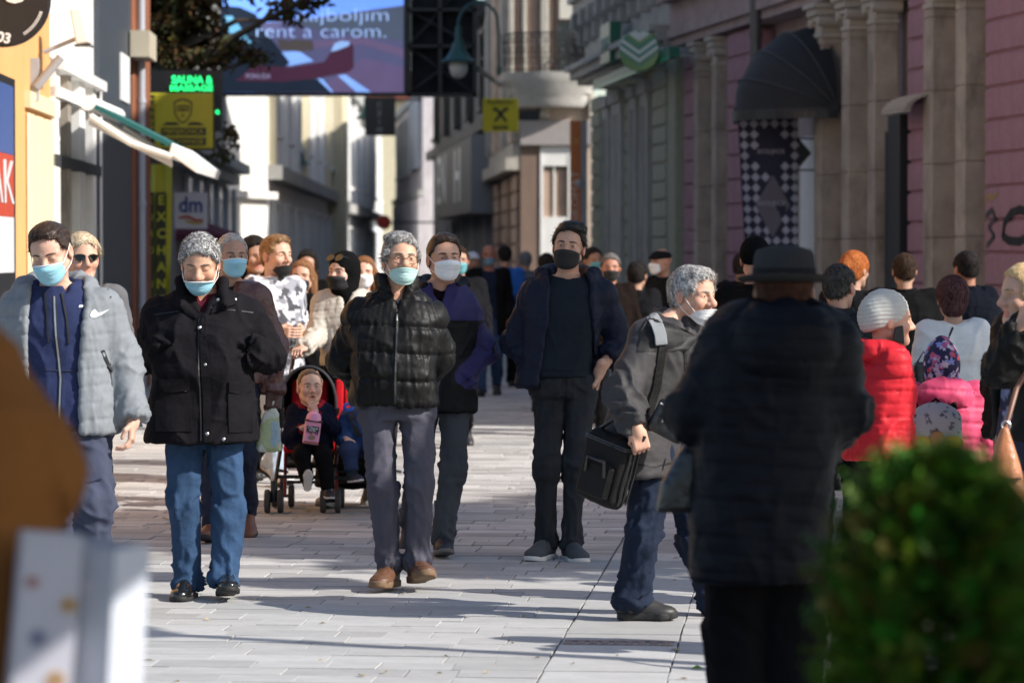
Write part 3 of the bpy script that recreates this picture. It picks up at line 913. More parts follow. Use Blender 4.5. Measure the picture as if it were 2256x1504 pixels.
# ---- dark buildings behind, right side of the far street
M_char = mat('charcoal render', (0.10, 0.10, 0.115), .8, var=.25, vscale=1.5, dirt=.4, dirtcol=(.03, .03, .033))
M_mauve = mat('mauve render', (0.55, 0.51, 0.52), .85, var=.2, vscale=1.5, dirt=.4, dirtcol=(.06, .055, .06))
fd = Fac('dark_shop_building', 'charcoal shop building with a grey box front, middle of the far street', 'building', -.46, 75.5, -.079, 'R')
uD = fd.u(955, 0)
fd.part('wall', M_char, 0, uD, -2, 0, 0, 7.6)
zb_, zt_b = 2.62, 4.45
bxm = MB(); fd.bx(bxm, .05, fd.u(960, .5), .0, .5, zb_, zt_b); bxm.build('box_front', mat('taupe cladding', (.20, .185, .17), .7, var=.1), fd.root, bevel=.02)
fd.part('end_panel', mat('blue grey cladding', (.20, .22, .25), .6), -.04, .045, .0, .52, zb_ - .02, zt_b + .02)
M_wl = mat('white letters', (.85, .85, .85), .5)
text('lettering', 'H', M_wl, fd.root, fd.v(fd.u(1008, .5), .51, 3.55), (R(90), 0, R(180)), 1.9, bold=.02, width=2.4)
text('lettering', 'EN', M_wl, fd.root, fd.v(fd.u(973, .5), .51, 3.6), (R(90), 0, R(180)), 1.9, width=4)
for k in range(6):
    uu = uD * (k + .5) / 6; fd.part('mullion', M_lgrey, uu, uu + .14, .0, .08, 0, 2.55)
for k in range(5):
    uu = uD * (k + .3) / 5; fd.window(uu, uu + 1.4, 5.2, 7.0, 0, M_dark, M_glass)
q = MB(); fd.bx(q, 0, uD, 0, .25, 4.6, 4.85); fd.bx(q, 0, uD, 0, .4, 7.3, 7.65); q.build('cornice', M_dark, fd.root)
fe = Fac('far_house', 'mauve house with cornices beyond the charcoal shop', 'building', fd.p0[0] + (uD + 6.5) * fd.dir[0], fd.p0[1] + (uD + 6.5) * fd.dir[1], -.079, 'R')
uF = fe.u(872)
fe.part('wall', M_mauve, 0, uF, -2, 0, 0, 7.3)
fe.part('sky_panel', mat('sky reflection blue', (.30, .33, .38), .7, var=.15), 1, uF * .35, 0, .12, 4.6, 7)  # blue of reflected sky put into a flat panel's colour
for k in range(7):
    uu = 1.5 + (uF - 4) * k / 7; fe.window(uu, uu + 1.4, .6, 3.2, 0.0, M_greyst, M_glassb)
    if k > 2: fe.window(uu, uu + 1.3, 4.6, 6.6, 0.0, M_greyst, M_glassb)
for z in (3.6, 7.0): fe.part('cornice', M_greyst, -.02, uF, 0, .16, z, z + .22)
for k in range(12): fe.part('pilaster', M_mauve, uF * k / 12, uF * k / 12 + .6, .0, .18, 0, 3.55, bevel=.03)

# ---- far left side
M_lw = mat('white render', (0.72, 0.70, 0.66), .85, var=.06, vscale=2, dirt=.2, dirtcol=(.5, .47, .42))
M_ly = mat('cream yellow render', (0.70, 0.62, 0.42), .85, var=.08, vscale=2, dirt=.2, dirtcol=(.45, .4, .3))
M_lb = mat('blue grey render', (0.74, 0.74, 0.76), .85, var=.12, vscale=2, dirt=.4, dirtcol=(.2, .2, .2))
fw = Fac('white_house', 'plain white sunlit corner house at the far left bend', 'building', P(478, 0, 64).x, 64, .30, 'L')
uW = fw.u(590)
fw.part('wall', M_lw, 0, uW, -3, 0, 0, 9); q = MB(); fw.bx(q, .25, uW + .15, 0, .18, fw.z(520, 436), fw.z(520, 420)); q.build('string_course', M_lw, fw.root)
fw.part('end_return', M_lw, -.4, 0, -3, .06, 0, 9)
g0 = fw.d(uW)
fg = Fac('yellow_house', 'long grey and cream house with yellow corner pilaster further down the left', 'building', P(590, 0, g0).x, g0 + .05, -.014, 'L')
uG = fg.u(736)
fg.part('wall', M_lb, 0, uG, -3, 0, 0, 9)
for z, t in ((3.2, .3), (6.9, .35)): fg.part('cornice', M_greyst, 0, uG, 0, .3, z, z + t)
ng = 7
for k in range(ng):
    uu = uG * (k + .25) / (ng + .4)
    fg.window(uu, uu + 1.5, 4.2, 6.4, 0, M_white, M_glassm); fg.window(uu, uu + 1.5, .4, 2.7, 0, M_white, M_glassb, sill=False); fg.window(uu, uu + 1.5, 7.3, 8.8, 0, M_white, M_glassm)
    fg.part('pilaster', M_white if k % 3 else M_ly, uu - .9, uu - .35, 0, .16, 3.5, 11)
fg.part('corner_pilaster', M_ly, uG - 3.6, uG, 0, .45, 0, 13, bevel=.03)
fh = Fac('grey_house', 'shaded blue grey house with heavy cornice closing the left side', 'building', P(738, 0, fg.d(uG)).x, fg.d(uG) + .3, -.004, 'L')
uH = fh.u(842)
fh.part('wall', M_lb, 0, uH, -3, 0, 0, 7.5)
for z, t in ((3.0, .3), (6.9, .5)): fh.part('cornice', M_greyst, 0, uH, 0, .3, z, z + t)
for k in range(7):
    uu = uH * (k + .25) / 7.4; fh.window(uu, uu + 2.2, 3.9, 6.6, 0, M_white, M_glassm); fh.window(uu, uu + 2.2, .4, 2.5, 0, M_white, M_glassb, sill=False)
    fh.part('pilaster', M_white, uu - 1.6, uu - .8, 0, .2, 3.4, 6.88)
fx = empty('end_house', (P(850, 0, 205).x, 205, 0)); tag(fx, 'pale sunlit house closing the end of the street', 'building')
MB().box(-6, 6, 0, 6, 0, 11.5).build('wall', M_ly, fx)
MB().prism([(-6.4, -.4, 11.5), (6.4, -.4, 11.5), (0, -.4, 14)], (0, 7, 0)).build('roof', mat('red tiles', (.25, .08, .05), .85, var=.2), fx)
for k in range(4):
    for z in (1, 4.5, 8): MB().box(-4.8 + k * 2.8, -3.6 + k * 2.8, -.08, .0, z, z + 1.8).build('window', M_glass, fx)

# ---- left, middle distance: drugstore house, exchange signs
fs = Fac('drugstore_house', 'grey shaded house with a drugstore on its ground floor', 'building', -4.95, 43.5, -.03, 'L')
uX = 17.6
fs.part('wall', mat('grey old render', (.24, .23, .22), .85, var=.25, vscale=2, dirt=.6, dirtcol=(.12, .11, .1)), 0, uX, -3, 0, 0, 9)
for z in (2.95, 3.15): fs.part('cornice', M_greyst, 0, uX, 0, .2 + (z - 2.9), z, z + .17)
fs.part('shop_window', M_glassb, 6, uX - .4, 0, .03, .5, 2.85)
for k in range(6): fs.part('mullion', M_lgrey, 6 + k * 2.6, 6.1 + k * 2.6, .0, .1, .3, 2.9)
for k in range(5): fs.window(1.5 + k * 3.6, 2.8 + k * 3.6, 5.2, 7.8, 0, M_greyst, M_glass)
dmS = empty('drugstore_sign', P(421, 462, 46)); dmS.scale = (.885,) * 3; tag(dmS, 'white drugstore sign with blue letters and red yellow wave', 'sign')
MB().box(-.27, .26, 0, .1, -.31, .28).build('board', mat('sign white', (.72, .68, .69), .6), dmS)
text('lettering', 'dm', mat('sign blue', (.02, .05, .25), .5), dmS, (0, -.006, .07), (R(90), 0, R(0)), .36, bold=.006, width=.38)
q = MB(); q.prism([(-.2, -.008, -.12), (-.05, -.008, -.09), (.1, -.008, -.16), (.2, -.008, -.15), (.2, -.008, -.19), (.08, -.008, -.2), (-.06, -.008, -.14), (-.2, -.008, -.15)], (0, .005, 0)); q.build('wave', mat('wave red', (.5, .06, .03), .5), dmS)
q = MB(); q.prism([(-.1, -.008, -.16), (.08, -.008, -.21), (.2, -.008, -.2), (.2, -.008, -.23), (.06, -.008, -.24), (-.08, -.008, -.2)], (0, .005, 0)); q.build('wave', mat('wave yellow', (.6, .4, .03), .5), dmS)
um = empty('maroon_parasol', P(395, 560, 49)); um.location.z = 0; tag(um, 'maroon cafe parasol below the drugstore sign', 'parasol')
zq = P(0, 468, 49).z; q = MB(); n = 8
ring = [(.95 * math.cos(2 * math.pi * k / n), .95 * math.sin(2 * math.pi * k / n), zq - .34) for k in range(n)]
q.add([(0, 0, zq)] + ring + [(x, y, z - .1) for x, y, z in ring], [(0, 1 + k, 1 + (k + 1) % n) for k in range(n)] + [(1 + k, 1 + n + k, 1 + n + (k + 1) % n, 1 + (k + 1) % n) for k in range(n)]); q.build('canopy', mat('maroon cloth', (.10, .012, .03), .85, var=.15), um)
MB().tube([(0, 0, 0), (0, 0, zq)], .025, 8).build('pole', M_steel, um)

ex = empty('exchange_sign', P(405, 268, 40)); tag(ex, 'yellow currency exchange sign with shield under green lights', 'sign')
M_ysg = mat('exchange yellow', (.46, .42, .02), .5, var=.08); M_yb = mat('exchange black', (.03, .028, .01), .5)
k_ = 40 / FPX
E = lambda px, py, o=0: (((px - 405) * k_), -o, (268 - py) * k_)
def ebox(mb, x0, y0, x1, y1, o0, o1): a = E(x0, y0); b = E(x1, y1); return mb.box(a[0], b[0], -o1, -o0, b[2], a[2])
ebox(MB(), 325, 206, 470, 328, -.2, 0).build('box', M_ysg, ex, bevel=.015)
ebox(MB(), 322, 203, 473, 331, -.19, -.02).build('rim', M_yb, ex)
ebox(MB(), 327, 210, 342, 322, .0, .004).build('side_band', M_yb, ex)
text('lettering', 'IZEMA', M_ysg, ex, E(334, 262, .008), (R(90), R(90), 0), .09, width=.52)
q = MB(); sh = [(384, 226), (392, 221), (404, 218), (416, 221), (425, 226), (424, 250), (415, 266), (404, 274), (393, 266), (385, 250)]
q.prism([E(x, y, .005) for x, y in sh], (0, .004, 0)); q.build('shield', M_yb, ex)
q = MB(); q.prism([E(404 + (x - 404) * .84, 246 + (y - 246) * .86, .009) for x, y in sh], (0, .003, 0)); q.build('shield', M_ysg, ex)
ebox(MB(), 391, 233, 418, 246, .010, .013).build('shield_band', M_yb, ex)
text('lettering', 'BMB', M_ysg, ex, E(404, 240, .016), (R(90), 0, 0), .07, width=.13)
text('lettering', 'A', M_yb, ex, E(404, 256, .014), (R(90), 0, 0), .07)
q = MB()
q.prism([E(x, y, .004) for x, y in ((358, 277), (368, 270), (390, 270), (398, 277))], (0, .003, 0)); q.prism([E(x, y, .004) for x, y in ((412, 277), (420, 270), (440, 270), (452, 277))], (0, .003, 0)); q.build('wings', M_yb, ex)
for (y0, y1, s) in ((282, 299, 'MJENJAČNICA'), (304, 321, 'EXCHANGE')):
    ebox(MB(), 356, y0, 455, y1, .004, .007).build('text_band', M_yb, ex)
    text('lettering', s, M_ysg, ex, E(405, (y0 + y1) / 2, .010), (R(90), 0, 0), .085, width=.5)
ld = empty('light_board', P(410, 222, 40.3)); tag(ld, 'black light board reading SAUNA & MASSAGE in green lights', 'sign')
kk = 40.3 / FPX
MB().box(-80 * kk, 80 * kk, 0, .1, 20 * kk, 66 * kk).build('board', M_black, ld); MB().box(58 * kk, 80 * kk, 0, .1, -68 * kk, 20 * kk - .001).build('board', M_black, ld)
M_led = mat('green lights', (.02, .9, .22), .4, emit=1.3)
text('lettering', 'SAUNA &', M_led, ld, (14 * kk, -.006, 44 * kk), (R(90), 0, 0), .14, bold=.004, width=90 * kk)
text('lettering', 'MASSAGE', M_led, ld, (13 * kk, -.006, 26 * kk), (R(90), 0, 0), .10, bold=.003, width=94 * kk)
text('lettering', '06', M_led, ld, (68 * kk, -.006, -26 * kk), (R(90), 0, 0), .08, bold=.003)
yf = empty('exchange_banner', P(355, 600, 41)); yf.location.z = 0; tag(yf, 'yellow exchange banner with black lettered columns on the left', 'banner')
k4 = 41 / FPX
zf = lambda py: P(0, py, 41).z
q = MB(); rows = 14; cols = 6
pt = lambda i, j: ((-32 + 58 * i / cols - (j / rows) * (8 if i > cols / 2 else 0)) * k4, .03 * math.sin(i * 1.9 + j * .4), zf(362) - (zf(362) - .8) * j / rows)
q.add([pt(i, j) for j in range(rows + 1) for i in range(cols + 1)], [(j * (cols + 1) + i, j * (cols + 1) + i + 1, (j + 1) * (cols + 1) + i + 1, (j + 1) * (cols + 1) + i) for j in range(rows) for i in range(cols)])
q.build('cloth', M_ysg, yf, smooth=True)
for (a, b) in ((-29, -14), (-10, 12)): MB().box(a * k4, b * k4, -.06, -.045, 1.0, zf(424)).build('text_band', M_yb, yf)
for i, ch in enumerate('EXCHANGE'): text('lettering', ch, M_ysg, yf, (2 * k4, -.066, zf(442) - i * .215), (R(90), 0, 0), .17, bold=.004)
for i, ch in enumerate('EURO USD'): text('lettering', ch, M_ysg, yf, (-21 * k4, -.066, zf(442) - i * .215), (R(90), 0, 0), .12)

# ---- near left: orange building
M_orange = mat('orange render', (0.62, 0.33, 0.12), .85, var=.08, vscale=2, bump=.2, bscale=50, dirt=.2, dirtcol=(.4, .22, .1))
M_lcream = mat('cream trim', (0.70, 0.56, 0.36), .8, var=.06)
M_rust = mat('burnt orange render', (.26, .09, .04), .85, var=.15, vscale=2, dirt=.3, dirtcol=(.14, .06, .035))
fo = Fac('orange_house', 'orange rendered house with white shop window at the left edge', 'building', -4.16, 27.0, -.03, 'L')
o_end = fo.u(322)
fo.part('wall', M_orange, -9, fo.u(112), -3, 0, 0, 9)
fo.part('wall', M_lw, fo.u(112), fo.u(212), -3, -.02, fo.z(160, 150), 9)
fo.part('wall', M_dark, fo.u(112), fo.u(286), -3, -.35, 0, 8.99)
fo.part('shop_pier', mat('slate panel', (.045, .055, .07), .5, var=.1), fo.u(212), fo.u(283), -.4, .04, 0, 11.9)
fo.part('pilaster', M_rust, fo.u(285), fo.u(322), -1, .06, 0, 12, bevel=.02)
for k in range(3): fo.part('wall_panel', M_lcream, fo.u(58 + k * 20), fo.u(74 + k * 20), 0, .03, .5, fo.z(90, 260), bevel=.015)
fo.part('wall_band', M_lcream, fo.u(56), fo.u(112), .0, .05, fo.z(90, 250), fo.z(90, 215))
# window bay with frames
for (a, b, m_) in ((112, 122, M_white), (140, 147, M_tan), (166, 178, M_white), (196, 203, M_white), (212, 216, M_white)): fo.part('window_post', m_, fo.u(a), fo.u(b), -.35, .05, 0, fo.z(150, 150))
fo.part('window_head', M_white, fo.u(112), fo.u(212), -.3, .12, fo.z(150, 172), fo.z(150, 150)); fo.part('window_rail', M_white, fo.u(112), fo.u(212), -.3, .08, fo.z(150, 230), fo.z(150, 208))
fo.part('window_rail', M_dark, fo.u(112), fo.u(212), -.3, .06, fo.z(150, 375), fo.z(150, 350))
fo.part('pane', mat('shop glass', (.10, .10, .09), .08, var=.4, vscale=2, stretch=(2, 1, .3)), fo.u(114), fo.u(211), -.3, -.26, 0, fo.z(150, 172))
# rain pipe and cables
q = MB().tube([fo.v(fo.u(313, .12), .12, 0), fo.v(fo.u(313, .12), .12, 12)], .045, 10)
for z in (1, 2.2, 3.4): q.tube([fo.v(fo.u(313, .12), .12, z), fo.v(fo.u(313, .12), .12, z + .05)], .055, 10)
q.build('rain_pipe', mat('pale pipe', (.38, .41, .46), .5), fo.root, smooth=True)
pb = fo.part('meter_box', mat('cream box', (.45, .40, .30), .7), fo.u(322, .15), fo.u(306, .15), .06, .28, fo.z(312, 150), fo.z(312, 95))
nb = empty('notice_plate', (fo.root.location), fo.root.rotation_euler.z); tag(nb, 'small white notice plate on the dark shop pier', 'sign')
fo.bx(MB(), fo.u(258), fo.u(276), .04, .06, fo.z(266, 225), fo.z(266, 122)).build('plate', M_white, nb)
# poster frame
ps = empty('poster_frame', fo.root.location, fo.root.rotation_euler.z); tag(ps, 'black framed red white and blue poster at the left edge', 'poster')
fo.bx(MB(), fo.u(-60), fo.u(8), .02, .1, .3, fo.z(20, 182)).build('frame', M_black, ps)
zp = [fo.z(10, y) for y in (600, 480, 345, 196)]
for (a, b, m_) in ((zp[0], zp[1], mat('poster white', (.6, .6, .62), .4)), (zp[1], zp[2], mat('poster red', (.45, .06, .03), .4)), (zp[2], zp[3], mat('poster blue', (.05, .09, .25), .4))): fo.bx(MB(), fo.u(-52), fo.u(2), .1, .108, a + .002, b).build('print', m_, ps)
text('lettering', 'AK', mat('poster letters', (.6, .6, .6), .4), ps, fo.v((fo.u(-52) + fo.u(2)) / 2, .112, fo.z(10, 410)), (R(90), 0, 0), .5, width=1.4)
# round black sign
rd = empty('round_black_sign', P(8, 0, 25)); tag(rd, 'black round hanging sign with white 03 at the top left', 'sign')
MB().lathe([(.37, -.05), (.378, -.04), (.378, .04), (.37, .05)], 48, M=Matrix.Rotation(R(90), 4, 'X')).build('disc', M_black, rd, smooth=True)
M_rw = mat('sign letters white', (.75, .75, .74), .5)
text('lettering', '03', M_rw, rd, (.02, -.056, -.31), (R(90), R(12), 0), .11, bold=.004)
text('lettering', 'OO', M_rw, rd, (.0, -.056, .05), (R(90), 0, 0), .26, bold=.01)
for r in (.335, .322):
    MB().tube([(r * math.cos(a), -.053, r * math.sin(a)) for a in np.linspace(R(-58), R(-18), 12)], .004, 4).build('line', M_rw, rd)
MB().tube([(-.37, 0, .1), (-.5, 0, .1)], .02, 8).build('bracket', M_black, rd)
# floodlights
fl = empty('floodlight', P(178, 62, 28.2)); tag(fl, 'white boxy floodlight on the sunlit wall above the awning', 'lamp')
MB().prism([(-.08, -.1, .16), (.02, -.1, .16), (.1, -.1, -.14), (-.02, -.1, -.16)], (0, .25, 0)).build('housing', M_white, fl, bevel=.012)
MB().tube([(-.03, 0, -.1), (-.32, 0, -.22)], .02, 8).build('arm', M_lgrey, fl); MB().box(-.04, .1, -.09, .14, -.175, -.155).build('lens', M_glass, fl)
fl2 = empty('tube_lamp', P(112, 160, 27.6)); tag(fl2, 'grey tubular lamp slanting off the orange wall', 'lamp')
MB().tube([(-.12, 0, -.13), (.1, -.02, .13)], .04, 12).build('tube', M_lgrey, fl2, smooth=True); MB().box(-.17, -.1, 0, .06, -.25, .12).build('plate', M_lgrey, fl2)
# awning
aw2 = empty('shop_awning', (0, 0, 0)); tag(aw2, 'teal and white retractable awning slanting over the left shopfront', 'awning')
A0, A1, A2 = P(196, 228, 29.3), P(380, 322, 29.3), P(442, 366, 29.3)
M_teal = mat('teal awning cloth', (.006, .095, .095), .8, var=.1)
W_ = Vector((-.05, 2.6, 0))
nrm = Vector((.45, 0, .89)) * .02
MB().prism([A0 + nrm, A1 + nrm, A1 - nrm, A0 - nrm], W_).build('cloth', M_teal, aw2)
dn = Vector((-.01, 0, -.07))
MB().prism([A1 + Vector((.0, -.02, .03)), A2 + Vector((0, -.02, .02)), A2 + dn + Vector((-.02, -.02, 0)), A1 + dn + Vector((-.02, -.02, 0))], W_ * 1.02).build('front_cassette', M_white, aw2, bevel=.01)
for y in (.0, 1.2, 2.5):
    o_ = Vector((0, y, 0)); MB().tube([A0 + Vector((.02, 0, -.12)) + o_, (A0 + A1) / 2 + Vector((0, 0, -.17)) + o_, A1 + Vector((0, 0, -.1)) + o_], .03, 8).build('arm', M_white, aw2)
MB().tube([A0 + Vector((0, -.05, 0)), A0 + W_ + Vector((0, .05, 0))], .07, 12).build('roller', M_white, aw2, smooth=True)
MB().prism([A0 + Vector((.0, .02, -.09)), A1 + Vector((0, .02, -.12)), A1 + Vector((0, .02, -.2)), A0 + Vector((0, .02, -.2))], (0, .02, 0)).build('side_flap', mat('grey flap', (.42, .42, .42), .7), aw2)

# ---- big screen hung across the street
dS = 59.0; kS = dS / FPX
scn = empty('video_screen', P(770, 100, dS)); tag(scn, 'large lit video screen showing a road and car mirror above the street', 'screen')
S = lambda px, py, o=0: ((px - 770) * kS, -o, (100 - py) * kS)
def sbox(mb, x0, y0, x1, y1, o0, o1): a = S(x0, y0); b = S(x1, y1); return mb.box(a[0], b[0], -o1, -o0, b[2], a[2])
sbox(MB(), 484, -90, 897, 212, -.3, 0).build('case', M_black, scn)


def scr(name, col, pts, o, e=.6):
    m_ = mat('screen ' + name, col, .4, emit=e, spec=.1, var=.12, vscale=1.2)
    m_.node_tree.nodes['Principled BSDF'].inputs['Base Color'].default_value = (.02, .02, .02, 1)
    MB().prism([S(x, y, o) for x, y in pts], (0, .0015, 0)).build('picture', m_, scn)


scr('sky', (.17, .36, .95), [(489, 205), (489, -80), (890, -80), (890, 205)], .004)
scr('road', (.09, .09, .18), [(560, 205), (560, 55), (700, 40), (890, 14), (890, 205)], .007)
scr('bank', (.075, .095, .14), [(700, 66), (640, 52), (890, 17), (890, 92), (800, 82)], .010)
scr('verge', (.13, .095, .18), [(660, 95), (800, 84), (890, 110), (890, 128), (800, 100), (660, 108)], .0115)
scr('lane', (.12, .09, .18), [(690, 205), (800, 130), (890, 150), (890, 205)], .013)
scr('stripe', (.25, .45, .95), [(745, 168), (762, 166), (818, 204), (786, 204)], .016)
scr('stripe', (.25, .45, .95), [(600, 118), (660, 114), (692, 136), (640, 146), (600, 140)], .0145)
scr('stripe', (.25, .45, .95), [(700, 174), (712, 176), (735, 204), (725, 204)], .016)
scr('car', (.014, .022, .038), [(489, 205), (489, 14), (530, 18), (566, 34), (580, 66), (606, 96), (640, 140), (600, 170), (700, 176), (730, 204)], .019)
scr('glass', (.12, .34, .55), [(497, 38), (512, 36), (556, 96), (512, 98)], .022)
scr('arm', (.06, .022, .045), [(520, 180), (560, 146), (640, 150), (715, 138), (730, 116), (770, 92), (780, 104), (780, 150), (770, 160), (700, 174), (620, 182)], .022)
scr('mirror', (.28, .46, .80), [(730, 116), (738, 98), (752, 92), (772, 94), (770, 102), (745, 112)], .025)
scr('traffic', (.07, .06, .06), [(612, 86), (640, 92), (650, 88), (690, 92), (692, 112), (660, 116), (618, 110)], .025)
scr('traffic', (.20, .27, .42), [(622, 96), (642, 98), (644, 108), (622, 108)], .028)
M_stx = mat('screen letters', (.34, .50, .85), .4, emit=.7)
text('lettering', 'najboljim', M_stx, scn, S(756, 36, .03), (R(90), 0, 0), .36, bold=-.006, width=200 * kS)
text('lettering', 'rent a carom.', M_stx, scn, S(708, 72, .03), (R(90), 0, 0), .36, bold=-.006, width=284 * kS)
text('lettering', 'PONUDA', mat('screen small letters', (.22, .22, .35), .4, emit=.8), scn, S(570, 170, .03), (R(90), 0, 0), .13, width=54 * kS)
tr = MB()
for (x0, y0, x1, y1) in ((897, -90, 905, 214), (1042, -90, 1052, 214), (897, 206, 1052, 214), (897, 100, 1052, 106), (966, -90, 974, 206), (897, 20, 1052, 26)): sbox(tr, x0, y0, x1, y1, -.25, -.02)
for (a, b) in (((900, 104), (1045, -60)), ((900, 208), (1045, 100)), ((1045, 208), (900, 104)), ((900, 24), (1045, 104))): tr.tube([S(*a, -.12), S(*b, -.12)], .03, 6)
tr.build('truss', M_black, scn)
sbox(MB(), 905, -90, 1042, 206, -.34, -.30).build('net_back', mat('black netting', (.012, .013, .016), .9, var=.5, vscale=6), scn)
for (a, b) in (((486, 40), (300, 20)), ((1050, 40), (1150, 20))): pass
MB().tube([S(486, 0, -.2), S(455, -10, -.2)], .05, 8).build('hanger', M_dark, scn); MB().tube([S(1050, 150, -.2), S(1100, 150, -6)], .05, 8).build('hanger', M_dark, scn)


# ---- street lamps of the bracket kind
M_lampg = mat('lamp green', (.012, .075, .065), .45, var=.15); M_bowl = mat('lamp bowl glass', (.62, .60, .54), .35)


def lamp_head(root, at):
    MB().lathe([(.02, .62), (.05, .6), (.06, .36), (.1, .3), (.13, .2), (.22, .06), (.31, 0), (.30, -.02), (.12, -.02)], 20, c=at).build('shade', M_lampg, root, smooth=True)
    MB().lathe([(.13, -.02), (.165, -.08), (.15, -.2), (.09, -.28), (.02, -.3)], 16, c=at).build('bowl', M_bowl, root, smooth=True)


def bracket_lamp(px, py, d, wx, label, sgn=1, sc_=1.0):
    p = P(px, py, d); r = empty('street_lamp', p); r.scale = (sc_,) * 3
    tag(r, label, 'street lamp', 'green bracket lamps along the street')
    lamp_head(r, (0, 0, 0))
    w = wx * sgn
    pts = [(0, 0, .6)] + [(w * .5 - w * .5 * math.cos(a), 0, .62 + .42 * math.sin(a)) for a in np.linspace(.0, math.pi * .86, 12)] + [(w, 0, .45), (w, 0, -.15)]
    MB().tube(pts, .026, 8).build('arm', M_lampg, r, smooth=True)
    MB().box(w - .04, w + .04, -.03, .12, -.25, -.1).build('wall_plate', M_lampg, r)
    return r


bracket_lamp(1010, 136, 56.5, .72, 'green bell lamp on curved arm right of the video screen')
bracket_lamp(806, 262, 86, .75, 'green bell lamp hanging below the video screen', 1, .9)
bracket_lamp(665, 362, 80, .55, 'small green bell lamp in front of the distant sunlit wall', -1, .66)
hs = empty('hanging_sign', P(838, 258, 84)); tag(hs, 'black hanging sign with pale upright letters below the screen', 'sign')
MB().box(-.4, .4, 0, .1, -.5, .52).build('board', M_black, hs)
for i, ch in enumerate('CZIM'): text('lettering', ch, mat('dim letters', (.25, .27, .3), .5), hs, (-.02, -.006, .3 - i * .22), (R(90), 0, 0), .2)
MB().tube([(.4, .05, .45), (1.1, .05, .45)], .03, 6).build('rod', M_black, hs)
rs2 = empty('red_round_sign', P(846, 490, 95)); tag(rs2, 'red round shop sign low over the far crowd', 'sign')
MB().lathe([(.2, -.05), (.22, 0), (.2, .05)], 20, M=Matrix.Rotation(R(90), 4, 'X')).build('disc', mat('sign red', (.5, .04, .02), .5), rs2, smooth=True)
MB().tube([(.2, 0, 0), (1.6, 0, 0)], .03, 6).build('rod', M_black, rs2)


# ------------------------------------------------------------------ trees
M_bark = mat('bark', (.07, .055, .045), .9, var=.3, vscale=10, bump=.6, bscale=25)


def leaf_cloud(n, sampler, size, seed, flat=.35):
    rs = np.random.RandomState(seed); Pn = sampler(rs, n)
    N = rs.normal(size=(n, 3)); N /= np.linalg.norm(N, axis=1, keepdims=True)
    A = np.cross(N, rs.normal(size=(n, 3))); A /= np.linalg.norm(A, axis=1, keepdims=True); B = np.cross(N, A)
    s = size * rs.uniform(.6, 1.25, (n, 1))
    bend = N * s * .25
    V = np.stack([Pn - A * s, Pn - B * s * flat * 1.4 + bend, Pn + A * s, Pn + B * s * flat * 1.4 + bend], 1).reshape(-1, 3)
    F = np.arange(n * 4).reshape(-1, 4)
    return V, F, rs


def set_col(me, cols):
    ca = me.color_attributes.new('Col', 'FLOAT_COLOR', 'POINT'); ca.data.foreach_set('color', np.concatenate([cols, np.ones((len(cols), 1))], 1).astype(np.float32).ravel())


def branch_tree(root, H, trunk_r, crown, seed, nl, leaf, mleaf, colf, spread=1.0):
    """crown: list of (centre, radii) blobs; limbs run to each blob"""
    rs = np.random.RandomState(seed); q = MB()
    top = Vector((0, 0, H)); q.tube([(0, 0, 0), (.03, .02, H * .35), (-.03, .03, H * .7), (0, 0, H)], [trunk_r, trunk_r * .85, trunk_r * .7, trunk_r * .5], 10)
    q.build('trunk', M_bark, root, smooth=True)
    lm = MB()
    tips = []
    for (c, r) in crown:
        c = Vector(c); st = Vector((0, 0, H * rs.uniform(.65, .95))); mid = st.lerp(c, .5) + Vector((rs.uniform(-.2, .2), rs.uniform(-.2, .2), .25))
        lm.tube([st, mid, c], [trunk_r * .45, trunk_r * .3, trunk_r * .14], 7)
        for k in range(7):
            e = c + Vector((rs.normal() * r[0] * .6, rs.normal() * r[1] * .6, rs.normal() * r[2] * .6)); m2 = c.lerp(e, .5) + Vector((0, 0, .08)); s0 = mid.lerp(c, rs.uniform(.3, 1)); lm.tube([s0, m2, e], [trunk_r * .14, trunk_r * .09, .008], 5); tips.append(e)
    lm.build('limbs', M_bark, root, smooth=True)

    def samp(rs2, n):
        w = np.array([r[0] * r[1] * r[2] for _, r in crown]) ** .8; w /= w.sum(); k = rs2.choice(len(crown), n, p=w)
        Cn = np.array([list(c) for c, _ in crown])[k]; Rn = np.array([list(r) for _, r in crown])[k]
        d = rs2.normal(size=(n, 3)); d /= np.linalg.norm(d, axis=1, keepdims=True); rad = rs2.uniform(.2, 1, (n, 1)) ** .5
        p = Cn + d * rad * Rn
        keep = fbm(p * 2.2, seed) > .42
        q2 = p[keep]; return q2[rs2.randint(len(q2), size=n)] + rs2.normal(size=(n, 3)) * leaf * .8
    V, F, rs2 = leaf_cloud(nl, samp, leaf, seed + 1)
    me = mesh_np('crown', V, F, smooth=False); cl = colf(rs2, nl); set_col(me, np.repeat(cl, 4, axis=0)); return put('crown', me, mleaf, root)


